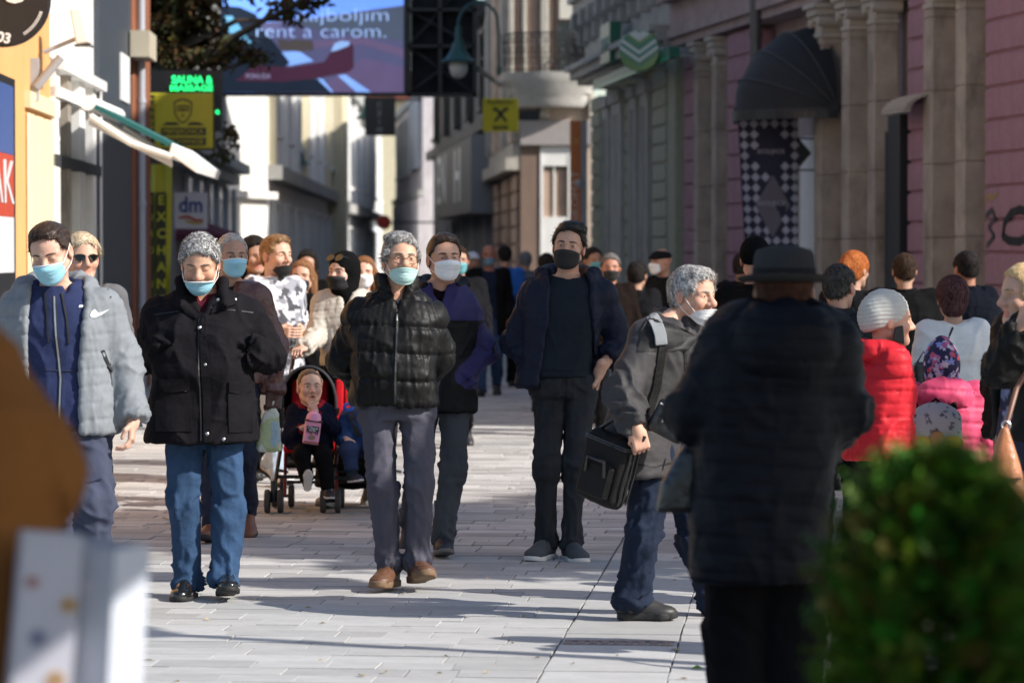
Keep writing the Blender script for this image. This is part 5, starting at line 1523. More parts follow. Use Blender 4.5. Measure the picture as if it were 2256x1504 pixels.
            S.add(f2, (-.07 * k, -.175 * k, 0), (.07 * k, .125 * k, sole_h * k + .012), 0); V, Fq = S.mesh(min(h, .006)); so = s.finish('sole', relax(V, Fq, 1, .3), Fq, msole, parent=o, keep=False)
            if laces is not None and s.lod == 0:
                q = MB()
                for i in range(4):
                    y = (-.028 + .018 * i) * k; z = (.086 + .006 * i) * k - .004 * k; q.tube([(-.022 * k, y, z - .010 * k), (0, y - .004 * k, z + .003 * k), (.022 * k, y, z - .010 * k)], .0028, 5)
                for sx in (-1, 1): q.tube([(0, -.03 * k + .05 * k, .107 * k), (sx * .018 * k, .008 * k, .115 * k), (sx * .028 * k, .0, .095 * k), (sx * .012 * k, .012 * k, .102 * k)], .0024, 5); q.tube([(0, .02 * k, .106 * k), (sx * .03 * k, -.01 * k, .09 * k), (sx * .036 * k, -.02 * k, .072 * k)], .0022, 5)
                q.build('lace', laces, o)

    # ---------------------------------------------------------------- face masks
    def mask(s, m, zt=.0, zb=-.118, half=.067, pleats=True, wrap=1.18, out=.004, loop=None, edge=None, thick=.0025, sag=0.0, ymid=None, seed=0):
        NU, NV = 27, 19; us = np.linspace(-1, 1, NU); vs = np.linspace(0, 1, NV); U, Vv = np.meshgrid(us, vs, indexing='ij')
        znose = -.034
        zc = zt + (zb - zt) * Vv
        prof_z = [-.16, -.122, -.108, -.09, -.066, -.045, -.032, -.015, .0, .02]
        prof_y = [-.07, -.082, -.103, -.112, -.120, -.132, -.136, -.124, -.108, -.104]
        yc = np.interp(zc, prof_z, prof_y)
        w = half * (1 - .10 * Vv ** 3); ph = U * wrap
        x = w * np.sin(ph) / math.sin(wrap) * (1 + .02 * Vv)
        dep = np.interp(Vv, [0, .4, 1], [.098, .104, .072])
        y = yc - out + (1 - np.cos(ph)) * dep - .012 * np.exp(-(U / .3) ** 2) * 0
        z = zc - (.014) * U ** 2 * (1 - Vv) + .040 * np.abs(U) ** 2.2 * Vv
        if pleats:
            pl = sum(np.exp(-((Vv - c) / .028) ** 2) for c in (.34, .52, .70)); y = y + .0038 * pl * (1 - .3 * np.abs(U)); z = z - .002 * pl
            y = y + .003 * (vnoise(np.stack([U.ravel() * 3, Vv.ravel() * 9, U.ravel() * 0 + seed], 1), seed).reshape(U.shape) - .5)
        y = y + .004 * (vnoise(np.stack([U.ravel() * 2.2, Vv.ravel() * 3, U.ravel() * 0 + seed], 1), seed + 4).reshape(U.shape) - .5)
        # never inside the face
        pts = np.stack([x, y, z], -1); bvh = s.bv.get('body')
        if bvh:
            cen = arr(0, .0, -.04)
            for i in range(NU):
                for j in range(NV):
                    p = pts[i, j]; o = arr(p[0] * .35, .02, p[2]); dr = p - o; ln = np.linalg.norm(dr); dr /= ln
                    start = o + dr * .3; hit = bvh.ray_cast(Vector(s.T(start)), Vector(s.HR @ -dr), .35)
                    if hit[0] is not None:
                        dist = np.linalg.norm(s.inv(arr(*hit[0])) - o)
                        if dist + .0035 > ln: pts[i, j] = o + dr * (dist + .0035)
        V = []; 
        for lay in (0, 1):
            sc_ = 0 if lay == 0 else -thick
            for i in range(NU):
                for j in range(NV):
                    p = pts[i, j].copy(); dr = p - arr(0, .0, p[2]); dr /= np.linalg.norm(dr); V.append(s.T(p - dr * (thick if lay else 0)))
        F = []; id_ = lambda l, i, j: l * NU * NV + i * NV + j
        for i in range(NU - 1):
            for j in range(NV - 1):
                F.append((id_(0, i, j), id_(0, i, j + 1), id_(0, i + 1, j + 1), id_(0, i + 1, j))); F.append((id_(1, i, j), id_(1, i + 1, j), id_(1, i + 1, j + 1), id_(1, i, j + 1)))
        for i in range(NU - 1):
            for j in (0, NV - 1): a = (id_(0, i, j), id_(0, i + 1, j), id_(1, i + 1, j), id_(1, i, j)); F.append(a if j == 0 else a[::-1])
        for j in range(NV - 1):
            for i in (0, NU - 1): a = (id_(0, i, j), id_(1, i, j), id_(1, i, j + 1), id_(0, i, j + 1)); F.append(a if i == 0 else a[::-1])
        V = np.array(V); F = np.array(F); o = s.finish('face_mask', V, F, m, keep=False)
        if edge is not None:
            q = MB()
            for jj in (0,): q.tube([Vector(s.T(pts[i, jj] + (pts[i, jj] - arr(0, 0, pts[i, jj][2])) * .012)) for i in range(NU)], .0028 * s.hs, 5)
            q.build('edge_strip', edge, o, smooth=True)
        if loop is not None:
            for sx, i in ((-1, 0), (1, NU - 1)):
                a, b = pts[i, 1], pts[i, NV - 2]; ear_t = arr(sx * .084, .014, .024); ear_b = arr(sx * .082, .022, -.036)
                MB().tube([Vector(s.T(p)) for p in (a, a * .5 + ear_t * .5 + arr(sx * .004, 0, 0), ear_t, arr(sx * .082, .034, -.004), ear_b, b * .5 + ear_b * .5 + arr(sx * .008, 0, 0), b)], .0017 * s.hs, 5).build('ear_loop', loop, o, smooth=True)
        return o

    # ---------------------------------------------------------------- hair
    def hair(s, cols, t=.012, style='short', hl=.0, front=.0, seed=0, blades=0, blen=.03, rough=.45, curl=0.0, comb=(0, -.6, -.5), nape=-.06, side=.0, extra=None, subs=None, h=None, lift=.35, name='hair', amp=.004, bald=False, ear=True, facew=.072, bw=.0013, sideburn=-.035):
        """cols: list of albedos mixed strand by strand"""
        F = SDF(); T, hs, M = s.T, s.hs, s.HR
        E = lambda c, r, k=.012, op='u': F.ell(T(c), np.array(r) * hs, k * hs, op, M)
        Cp = lambda a, b, r1, r2=None, k=.012, op='u': F.cap(T(a), T(b), r1 * hs, (r1 if r2 is None else r2) * hs, k * hs, op)
        E((0, .016, .030), (.077 + t * .8, .097 + t, .088 + t)); E((0, -.028, .030), (.068 + t * .8, .070 + t * .6, .066 + t), .03)
        E((0, .05, -.03), (.062 + t * .5, .052 + t * .5, .055), .03)
        if extra: extra(E, Cp)
        E((0, -.108, -.026 + hl), (facew, .078 - front, .108), .022, 's')
        for sx in (-1, 1): E((sx * .052, -.088, .028 + hl), (.026, .040 - front, .040), .018, 's')
        if not style == 'long':
            for sx in (-1, 1): E((sx * .095, -.045, -.075), (.05, .062, .060), .008, 's')
            nn = M @ arr(0, -.55, -.83); F.plane(T((0, .085, nape)), nn, 'i', .006)
            if ear:
                for sx in (-1, 1): E((sx * .088, .010, -.014), (.026, .024, .034), .006, 's')
        if subs: subs(E, Cp)
        h = h or (.004 if s.lod == 0 else .007 if s.lod == 1 else .011)
        V, Fq = F.mesh(h); V = relax(V, Fq, 1, .3); N = vnormals(V, Fq); L = (V - s.J['head']) @ s.HR / hs
        if curl: dsp = curl * (fbm(L * 75, seed, 2) - .4) * 2
        elif style == 'long': dsp = amp * (ridge(L * arr(55, 55, 6) + seed, seed) - .45)
        else:
            w = L + .02 * np.stack([vnoise(L * 14, seed + 1), vnoise(L * 14, seed + 2), vnoise(L * 14, seed + 3)], 1)
            dsp = amp * (ridge(w * arr(80, 28, 45) + seed, seed) - .45) + amp * .8 * (ridge(w * arr(30, 18, 25), seed + 9) - .45)
        V = V + N * (dsp * hs)[:, None]
        cols = np.array(cols, float); n = len(V)
        if curl: mix = np.clip((fbm(L * 80, seed + 3, 2) - .3) * 2.4, 0, 1)
        else: mix = np.clip((ridge(L * arr(120, 40, 60) if style != 'long' else L * arr(140, 140, 8), seed + 5) - .15) * 1.5, 0, 1)
        base = cols[0] * (1 - mix[:, None]) + cols[-1] * mix[:, None]
        if style == 'long': comb = (0, .15, -1)
        if blades:
            rs = np.random.RandomState(seed); idx = rs.randint(0, n, blades); Pb = V[idx] - N[idx] * .003 * hs; Nb = N[idx]
            cd = s.HR @ arr(*comb); cd = np.tile(cd, (blades, 1)) + rs.normal(size=(blades, 3)) * (.22 if not curl else .9)
            if not curl and style != 'long':
                Lb = L[idx] - arr(0, .06, .12); Lb = Lb / (np.linalg.norm(Lb, axis=1, keepdims=True) + 1e-6); cd = cd * .6 + (Lb @ s.HR.T) * .8
            cd = cd - (cd * Nb).sum(1)[:, None] * Nb; cd /= np.linalg.norm(cd, axis=1, keepdims=True) + 1e-9
            ln = (blen * hs * rs.uniform(.5, 1.1, blades))[:, None]; wd = np.cross(cd, Nb) * (bw * hs * rs.uniform(.7, 1.5, (blades, 1)))
            mid = Pb + cd * ln * .55 + Nb * ln * lift * .55; tip = Pb + cd * ln + Nb * ln * lift * .6
            B = np.stack([Pb - wd, Pb + wd, mid + wd * .8, mid - wd * .8, tip + wd * .1, tip - wd * .1], 1).reshape(-1, 3)
            bi = np.arange(blades)[:, None] * 6 + n
            BF = np.concatenate([bi + np.array([[0, 1, 2, 3]]), bi + np.array([[3, 2, 4, 5]])])
            pick = rs.rand(blades); ci = np.clip((pick * len(cols)).astype(int), 0, len(cols) - 1); bc = cols[ci] * rs.uniform(.75, 1.25, (blades, 1))
            base = np.concatenate([base, np.repeat(bc, 6, axis=0)]); V = np.concatenate([V, B]); Fq = np.concatenate([Fq, BF])
        o = s.finish(name, V, Fq, mat('hair' if s.lod == 0 else 'soft hair', (.1, .1, .1), rough if s.lod == 0 else .75, vcol=True, spec=.3 if s.lod == 0 else .1), keep=False); set_col(o.data, np.clip(base, 0, 1)); return o

    def head_sdf(s, name, m, build, h=None, disp=None, keep=False):
        F = SDF(); T, hs, M = s.T, s.hs, s.HR
        E = lambda c, r, k=.012, op='u': F.ell(T(c), np.array(r) * hs, k * hs, op, M)
        Cp = lambda a, b, r1, r2=None, k=.012, op='u': F.cap(T(a), T(b), r1 * hs, (r1 if r2 is None else r2) * hs, k * hs, op)
        build(E, Cp, F); V, Fq = F.mesh(h or (.0045 if s.lod < 2 else .008)); V = relax(V, Fq, 1, .3)
        if disp: L = (V - s.J['head']) @ s.HR / hs; V = V + vnormals(V, Fq) * (disp(L) * hs)[:, None]
        return s.finish(name, V, Fq, m, keep=keep)

    # ---------------------------------------------------------------- things sewn on
    def sew(s, name, poly, m, onto, off=.004, thick=.004, cuts=3, dirv=(0, 1, 0), parent=None, is3d=False):
        """polygon of (x, z) points laid on the garment's front; 3-d points are cast along dirv"""
        bvh = s.bv[onto]; bm = bmesh.new(); D = Vector(dirv).normalized()
        P3 = [Vector(p) if is3d else Vector((p[0], 0, p[1])) for p in poly]
        bm.faces.new([bm.verts.new(p) for p in P3]); bmesh.ops.triangulate(bm, faces=bm.faces[:])
        for _ in range(cuts): bmesh.ops.subdivide_edges(bm, edges=bm.edges[:], cuts=1, use_grid_fill=True)
        bm.verts.ensure_lookup_table(); f0 = bm.faces[:]
        for v in bm.verts:
            o = v.co - D * 2.0; hit = bvh.ray_cast(o, D, 4)
            if hit[0] is None: hit = bvh.find_nearest(v.co)
            v.co = hit[0] - D * off
        for _ in range(4):
            new = {v: sum((e.other_vert(v).co.dot(D) for e in v.link_edges), 0.0) / len(v.link_edges) for v in bm.verts}
            for v, z in new.items(): v.co += D * min(z - v.co.dot(D), 0.0) * .8
        r = bmesh.ops.extrude_face_region(bm, geom=f0); 
        for g_ in r['geom']:
            if isinstance(g_, bmesh.types.BMVert): g_.co += D * thick
        bmesh.ops.recalc_face_normals(bm, faces=bm.faces[:])
        me = bpy.data.meshes.new(name); bm.to_mesh(me); bm.free(); me.polygons.foreach_set('use_smooth', np.ones(len(me.polygons), dtype=bool)); me.set_sharp_from_angle(angle=R(50)); return put(name, me, m, parent or s.root)

    def seam(s, name, pts, m, onto, w=.006, off=.003, dirv=(0, 1, 0), thick=.004, parent=None, n=None, is3d=False):
        """narrow strip following a polyline of (x, z)"""
        bvh = s.bv[onto]; D = Vector(dirv).normalized(); pts = [Vector(p) if is3d else Vector((p[0], 0, p[1])) for p in pts]; out = []
        for a, b in zip(pts[:-1], pts[1:]):
            k = max(1, int((b - a).length / .03))
            out += [a.lerp(b, i / k) for i in range(k)]
        out.append(pts[-1]); mb = MB(); V = []
        for i, p in enumerate(out):
            t = (out[min(i + 1, len(out) - 1)] - out[max(i - 1, 0)]).normalized(); sd = t.cross(D).normalized() * (w / 2); row = []
            for q in (p - sd, p + sd):
                hit = bvh.ray_cast(q - D * 2, D, 4)
                if hit[0] is None: hit = bvh.find_nearest(q)
                row.append(hit[0])
            V += [row[0] - D * off, row[1] - D * off, row[1] + D * thick, row[0] + D * thick]
        F = [(i * 4 + a, i * 4 + (a + 1) % 4, i * 4 + 4 + (a + 1) % 4, i * 4 + 4 + a) for i in range(len(out) - 1) for a in range(4)]
        F += [(3, 2, 1, 0), tuple((len(out) - 1) * 4 + a for a in range(4))]
        return mb.add(V, F).build(name, m, parent or s.root)

    def buttons(s, name, pts, m, onto, r=.008, dirv=(0, 1, 0)):
        bvh = s.bv[onto]; D = Vector(dirv).normalized(); 
        for p in pts:
            q = Vector((p[0], 0, p[1])); hit = bvh.ray_cast(q - D * 2, D, 4)
            if hit[0] is None: continue
            M = Matrix.Translation(hit[0] - D * .004) @ D.to_track_quat('Z', 'Y').to_matrix().to_4x4()
            MB().lathe([(r * .6, -.003), (r, 0), (r * .9, .006)], 10, M=M).build(name, m, s.root, smooth=True)


_EYE = []


def eye_mesh():
    if _EYE: return _EYE[0]
    bm = bmesh.new(); bmesh.ops.create_uvsphere(bm, u_segments=16, v_segments=14, radius=.0128, matrix=Matrix.Rotation(R(90), 4, 'X'))
    me = bpy.data.meshes.new('eye'); bm.to_mesh(me); bm.free()
    V = np.array([v.co[:] for v in me.vertices]); a = np.degrees(np.arccos(np.clip(-V[:, 1] / .0128, -1, 1))); C = np.tile([.62, .60, .58], (len(V), 1))
    C[a < 32] = (.09, .05, .03); C[a < 14] = (.004, .004, .004); set_col(me, C); me.polygons.foreach_set('use_smooth', np.ones(len(me.polygons), dtype=bool)); _EYE.append(me); return me


# cloth materials
def dk(c): return tuple(v * (.5 if max(c) < .03 else .75 if max(c) < .07 else 1) for v in c)


def cloth(name, col, rough=.85, weave=.25, sheen=0.0, var=.12, ws=400, b2=.35, b2s=9): return mat(name, dk(col), rough, var=var, vscale=6, bump=weave, bscale=ws, sheen=sheen, spec=.06, bump2=b2, b2scale=b2s)


def nylon(name, col, rough=.42, b2=.6, var=.08): return mat(name, dk(col), rough, var=var, vscale=5, bump=.1, bscale=300, spec=.16, bump2=b2 * .3, b2scale=9)


def denim(name, col, fade=.35): return mat(name, col, .85, var=fade, vscale=3.2, bump=.3, bscale=500, spec=.2, stretch=(1, 1, .5), bump2=.5, b2scale=12)
# ================================================================== the people in the photograph
HAIRG = [(.10, .095, .09), (.30, .29, .28), (.48, .47, .46)]
HAIRD = [(.006, .005, .005), (.014, .011, .010), (.03, .025, .022)]
HAIRB = [(.018, .010, .007), (.035, .020, .013), (.06, .036, .022)]
M_blue = mat('surgical mask blue', (.28, .55, .66), .75, var=.06, vscale=12, bump=.15, bscale=200)
M_mwhite = mat('mask white', (.72, .72, .72), .75, var=.05, vscale=12, bump=.15, bscale=200)
M_mgreen = mat('mask pale green', (.45, .66, .62), .75, var=.06, vscale=12, bump=.15, bscale=200)
M_mblack = mat('mask black cloth', (.010, .010, .011), .8, var=.1)
M_loop = mat('ear loop white', (.75, .74, .72), .7)
M_gold = mat('thin metal rim', (.25, .17, .10), .3, metal=.8)
M_zip = mat('zip metal', (.45, .45, .46), .35, metal=.9)
M_blk = mat('black trim', (.008, .008, .009), .6)
M_soleb = mat('black rubber sole', (.012, .012, .012), .7); M_solew = mat('white rubber sole', (.62, .60, .57), .7, dirt=.3, dirtcol=(.3, .28, .25))

# ---- stocky man in the dark jacket with pale blue mask
p = Person('stocky grey-haired man in black field jacket and blue jeans, mask under his nose', (445, 1318), H=1.74, g=1.28, lod=0, shw=.205,
           px=dict(shL=(352, 692, .03), shR=(548, 692, .03), elL=(322, 782, .07), elR=(588, 784, .07), wrL=(366, 764, -.11), wrR=(552, 772, -.11), hipL=(410, 905, 0), hipR=(490, 905, 0), knL=(403, 1110, -.05), knR=(502, 1110, -.03), anL=(411, 1277, .0), anR=(495, 1270, -.06), neck=(446, 640, .03)),
           head=(441, 580, -.07), hs=1.05, hpitch=-17, hyaw=0, skin=(.56, .35, .25))
p.J['fpR'] = 9
p.J['fyL'] = -6; p.J['fyR'] = 10
p.body(eyes='closed', jaw=1.06, nose=1.25, aged=True, brow=(.06, .05, .045), hands={})
p.hair(HAIRG, t=.017, curl=.006, seed=3, blades=2600, blen=.018, lift=.8, hl=-.004, front=.012, facew=.066, bw=.0018)
p.mask(M_blue, zt=-.047, zb=-.128, half=.066, loop=M_loop, edge=M_mwhite, seed=2)
M_fj = cloth('black canvas', (.020, .018, .022), .8, b2=.5)
hemz = p.loc(450, 972)[2]
# shirt, vest
p.jacket('shirt', cloth('white shirt', (.72, .71, .74), .8), 1.2, dx=-.035, sleeves=False, neck=.06, collar=.035, vneck=(p.loc(445, 668)[2], .035, p.loc(445, 630)[2]), wr=.003, sr=(.05, .05, .04), g=1.2)
p.jacket('pullover', cloth('burgundy knit', (.085, .012, .022), .9), 1.15, dx=-.026, sleeves=False, neck=.07, vneck=(p.loc(445, 668)[2], .05, p.loc(445, 625)[2]), wr=.003, sr=(.055, .05, .04), g=1.22)
p.jacket('jacket', M_fj, hemz, g=1.30, dx=.004, sr=(.068, .071, .062), wr=.012, belly=.03, neck=.070, vneck=(p.loc(448, 690)[2], .095, p.loc(448, 600)[2], p.loc(449, 0)[0]), seed=4, torso_w=1.1, flare=.012, cuff=True, shape=2.8, k_=.05, wrist_cut=-.09,
         extra=lambda F: [F.cap(p.loc(x0, y0, dy), p.loc(x1, y1, dy2), .026, .02, .02) for (x0, y0, dy, x1, y1, dy2) in ((398, 622, -.02, 402, 668, -.13), (398, 622, .02, 445, 615, .12), (490, 622, .02, 445, 615, .12), (490, 622, -.02, 497, 672, -.13))])
lx = lambda px, py: tuple(p.loc(px, py)[[0, 2]])
p.seam('placket', [lx(452, 695), lx(458, 780), lx(463, 870), lx(466, 968)], M_fj, 'jacket', w=.035, off=.006)
p.seam('zip', [lx(444, 690), lx(446, 780), lx(449, 870), lx(452, 965)], M_blk, 'jacket', w=.006, off=.004)
p.sew('collar_flap', [lx(388, 640), lx(452, 690), lx(440, 700), lx(378, 668)], M_fj, 'jacket', off=.010, thick=.012)
p.sew('collar_flap', [lx(478, 668), lx(518, 652), lx(524, 668), lx(470, 690)], M_fj, 'jacket', off=.010, thick=.012)
p.seam('yoke_seam', [lx(345, 692), lx(400, 684), lx(440, 700)], M_blk, 'jacket', w=.005, off=.003); p.seam('yoke_seam', [lx(470, 676), lx(520, 682), lx(560, 688)], M_blk, 'jacket', w=.005, off=.003)
p.buttons('snap_button', [lx(485, 660), lx(512, 659), lx(385, 637), lx(447, 720), lx(461, 800), lx(465, 950), lx(500, 962), lx(417, 855), lx(520, 660)], M_zip, 'jacket', .009)
for (a, b, c, d_) in ((352, 832, 426, 856), (512, 836, 556, 860)): p.sew('pocket_flap', [lx(a, b), lx(c, b), lx(c, d_), lx((a + c) / 2, d_ + 4), lx(a, d_)], M_fj, 'jacket', off=.012, thick=.012)
for (a, b, c, d_) in ((350, 858, 428, 945), (510, 862, 558, 948)): p.sew('pocket', [lx(a, b), lx(c, b), lx(c + 4, d_), lx(a + 2, d_)], M_fj, 'jacket', off=.007, thick=.01)
p.trousers(denim('blue jeans', (.030, .066, .135), .45), r=(.085, .070, .060), top=1.0, wr=.012, seed=3, hemz=.06)
p.seam('jeans_seam', [lx(452, 975), lx(450, 1030)], M_blk, 'trousers', w=.006)
p.shoes(mat('polished black leather', (.008, .008, .008), .16, spec=.6, coat=.5, bump2=.2, b2scale=30), M_soleb, laces=M_blk, L=.30)

# ---- old man in the centre
p = Person('older grey-haired man in black puffer jacket and grey trousers, wearing glasses', (868, 1298), H=1.72, g=1.10, lod=0, shw=.195, lead='L', walk=.0,
           px=dict(shL=(795, 698, .02), shR=(945, 700, .02), elL=(757, 790, .10), elR=(968, 785, .12), wrL=(812, 868, .24), wrR=(918, 868, .24), hipL=(830, 885, 0), hipR=(915, 885, 0), knL=(843, 1075, -.05), knR=(926, 1060, -.06), anL=(858, 1252, -.02), anR=(918, 1243, -.04), neck=(874, 640, .02)),
           head=(883, 571, -.05), hs=1.01, hpitch=3, hyaw=14, hroll=2, skin=(.58, .36, .26))
p.J['fyL'] = -16; p.J['fyR'] = 16; p.J['fpR'] = 12; p.J['fpL'] = 2
p.body(eyes='squint', jaw=1.05, nose=1.35, ears=1.15, aged=True, brow=(.12, .11, .10))
p.hair([(.055, .05, .045), (.17, .16, .15), (.42, .41, .40)], t=.016, seed=8, blades=3600, blen=.036, lift=.06, comb=(-1.3, .1, -.3), hl=.002, front=.012, amp=.006, bw=.0010, nape=-.085, sideburn=-.05,
       extra=lambda E, Cp: (E((-.025, -.04, .100), (.070, .050, .030), .03), [E((sx * .078, -.01, -.005), (.018, .035, .045), .02) for sx in (-1, 1)]))
p.mask(M_mgreen, zt=-.046, zb=-.128, half=.068, loop=M_loop, seed=5, out=.007)
q = MB()
for sx in (-1, 1):
    c = arr(sx * .033, -.112, -.008); q.tube([Vector(p.T(c + arr(.026 * math.cos(a), .010 * abs(math.cos(a)) * (1 if math.cos(a) * sx > 0 else -.2), .020 * math.sin(a)))) for a in np.linspace(0, 2 * math.pi, 21)], .0017, 5)
    q.tube([Vector(p.T((sx * .058, -.104, -.002))), Vector(p.T((sx * .078, -.05, .004))), Vector(p.T((sx * .083, .01, .006)))], .0017, 5)
q.tube([Vector(p.T((-.008, -.116, -.004))), Vector(p.T((0, -.122, .0))), Vector(p.T((.008, -.116, -.004)))], .0017, 5); gl = q.build('glasses', M_gold, p.root)
M_lens = mat('spectacle lens', (.95, .95, .95), .02, trans=1.0, alpha=.25)
for sx in (-1, 1):
    MB().add([Vector(p.T(arr(sx * .033, -.1125, -.008) + arr(.025 * math.cos(a), .008 * abs(math.cos(a)) * (1 if math.cos(a) * sx > 0 else -.2), .019 * math.sin(a)))) for a in np.linspace(0, 2 * math.pi, 20, endpoint=False)], [tuple(range(20))]).build('lens', M_lens, gl)
M_puf = nylon('black puffer nylon', (.018, .017, .0165), .46, .5)
lx = lambda px, py: tuple(p.loc(px, py)[[0, 2]])
p.jacket('shirt', cloth('pale blue checked shirt', (.42, .47, .60), .8), 1.2, dx=-.03, sleeves=False, neck=.058, collar=.045, vneck=(lx(0, 690)[1], .04, lx(0, 625)[1]), wr=.003, sr=(.05, .05, .04))
p.jacket('jacket', M_puf, lx(0, 889)[1], g=1.12, dx=.0, sr=(.066, .065, .056), quilt=.128, qa=.013, wr=.010, belly=.035, neck=.064, vneck=(lx(0, 690)[1], .075, lx(0, 600)[1], lx(877, 0)[0]), collar=.075, seed=6, shape=2.6, k_=.045, h=.008)
p.seam('zip', [lx(878, 690), lx(876, 760), lx(874, 830), lx(873, 886)], M_blk, 'jacket', w=.014, off=.006); p.seam('zip_teeth', [lx(878, 690), lx(876, 760), lx(874, 830), lx(873, 886)], mat('dark zip', (.07, .07, .07), .4, metal=.5), 'jacket', w=.005, off=.009)
p.trousers(cloth('grey flannel', (.085, .083, .105), .9, b2=.5), r=(.084, .065, .054), wr=.011, seed=7, hemz=.055)
p.shoes(mat('brown leather', (.115, .052, .028), .5, var=.3, vscale=14, bump2=.3, b2scale=40), mat('brown sole', (.16, .095, .05), .7), style='moc', laces=mat('dark brown lace', (.04, .02, .012), .8), sole_h=.034, wd=1.1, L=.295)

# ---- young man in the purple and black jacket
p = Person('dark-haired young man in purple and black hooded jacket with white mask', (968, 1222), H=1.78, lod=0, shw=.185, lead='R', walk=.5,
           px=dict(shL=(908, 684, .03), shR=(1030, 684, .03), elR=(1066, 778, .05), wrR=(1022, 830, -.07), knR=(1000, 1030, -.12), anR=(972, 1188, -.10), knL=(925, 1040, .0), anL=(900, 1150, .4), hipL=(930, 880, 0), hipR=(1000, 880, 0), neck=(972, 630, .02)), head=(978, 569, -.05), hs=1.07, hyaw=16, hpitch=2, skin=(.50, .30, .22))
p.J['fpL'] = -50
p.body(eyes='squint', brow=(.02, .013, .01), hands={}, ears=1.1)
p.hair(HAIRB, t=.010, seed=11, blades=2600, blen=.020, lift=.2, hl=.008, front=.008, extra=lambda E, Cp: E((0, -.03, .092), (.064, .06, .032), .03))
p.mask(M_mwhite, zt=-.012, zb=-.116, half=.067, loop=M_loop, seed=9)
lx = lambda px, py: tuple(p.loc(px, py)[[0, 2]])
p.jacket('t_shirt', cloth('dark maroon cotton', (.02, .01, .013)), 1.25, dx=-.03, sleeves=False, neck=.07, wr=.003)
M_pur = nylon('purple nylon', (.032, .027, .10), .6, .5); M_bln = nylon('black nylon', (.010, .010, .011), .55, .6)
p.jacket('jacket', M_pur, lx(0, 906)[1], g=1.05, sr=(.066, .066, .056), wr=.013, neck=.07, vneck=(lx(0, 690)[1], .05, lx(0, 610)[1]), seed=12, cuff=True, wrist_cut=-.10)
p.jacket('hood', M_bln, 1.46, dx=.003, sleeves=False, hood=1.05, neck=.075, sr=(.045, .05, .05), wr=.004, vneck=(lx(0, 700)[1], .05, lx(0, 620)[1]), rows=[(1.40, 0, .03, .10, .07), (1.47, 0, .02, .10, .08)])
o = [c for c in p.root.children if c.name.split('.')[0] == 'jacket'][0]; V = np.empty(len(o.data.vertices) * 3, np.float32); o.data.vertices.foreach_get('co', V); V = V.reshape(-1, 3).astype(float)
dd = p.arm_param(V, 'R'); dl = p.arm_param(V, 'L'); tor = ((dd[1] > .085) | (dd[0] < .09)) & ((dl[1] > .085) | (dl[0] < .09)) & (V[:, 2] < lx(0, 706)[1]); set_col(o.data, np.where(tor[:, None], arr(.005, .005, .006), arr(.030, .025, .085)))
o.data.materials.clear(); o.data.materials.append(mat('two tone nylon', (.02, .02, .05), .6, vcol=True, spec=.16, bump=.1, bscale=300))
p.sew('chest_pocket', [lx(985, 716), lx(1030, 716), lx(1030, 752), lx(985, 752)], M_bln, 'jacket', off=.006, thick=.01); p.sew('pocket_flap', [lx(984, 706), lx(1031, 706), lx(1031, 720), lx(984, 720)], M_bln, 'jacket', off=.011, thick=.01); p.sew('pocket', [lx(980, 848), lx(1022, 848), lx(1022, 896), lx(978, 896)], M_bln, 'jacket', off=.006, thick=.01)
p.trousers(denim('washed black jeans', (.045, .05, .058), .45), r=(.084, .060, .050), wr=.011, seed=14)
p.shoes(mat('navy shoe leather', (.012, .015, .026), .55), mat('pale sole edge', (.12, .11, .10), .6), laces=M_blk)

# ---- tall man with black mask, hands in pockets
p = Person('tall dark-haired man in open navy jacket and dark tee, hands in jean pockets', (1224, 1229), H=1.82, lod=0, shw=.20,
           px=dict(shL=(1178, 646, .02), shR=(1328, 650, .02), elL=(1136, 752, .10), elR=(1364, 752, .10), wrL=(1184, 812, -.06), wrR=(1321, 818, -.05), hipL=(1213, 848, 0), hipR=(1283, 848, 0), knL=(1205, 1022, -.04), knR=(1268, 1020, -.03), anL=(1203, 1192, .0), anR=(1258, 1196, -.02), neck=(1251, 612, .02)), head=(1253, 544, -.04), hs=1.01, hyaw=-7, hpitch=4, hroll=5, skin=(.50, .31, .23))
p.J['fyL'] = -24; p.J['fyR'] = 16
p.body(eyes='squint', brow=(.012, .009, .008), jaw=1.05, hands={'L': dict(curl=.25, fdir=(.22, .55, -1)), 'R': dict(curl=.25, fdir=(-.22, .55, -1))})
p.hair(HAIRD, t=.015, seed=21, blades=2600, blen=.045, lift=.05, comb=(.5, 1.6, .3), rough=.35, hl=.010, front=.004, amp=.006, bw=.001, extra=lambda E, Cp: (E((.012, -.035, .102), (.062, .062, .032), .03), E((.03, -.0, .10), (.055, .07, .03), .03)))
p.mask(M_mblack, zt=-.022, zb=-.126, half=.070, pleats=False, loop=M_mblack, seed=4, out=.004)
lx = lambda px, py: tuple(p.loc(px, py)[[0, 2]])
M_tee = cloth('dark slate jersey', (.018, .024, .033), .9)
p.jacket('jumper', M_tee, lx(0, 830)[1], g=1.0, dx=-.004, sr=(.055, .05, .045), sleeves=False, wr=.006, neck=.078, seed=22, h=.009)
p.seam('hem_band', [lx(1190, 822), lx(1250, 824), lx(1312, 822)], M_tee, 'jumper', w=.045, off=.004)
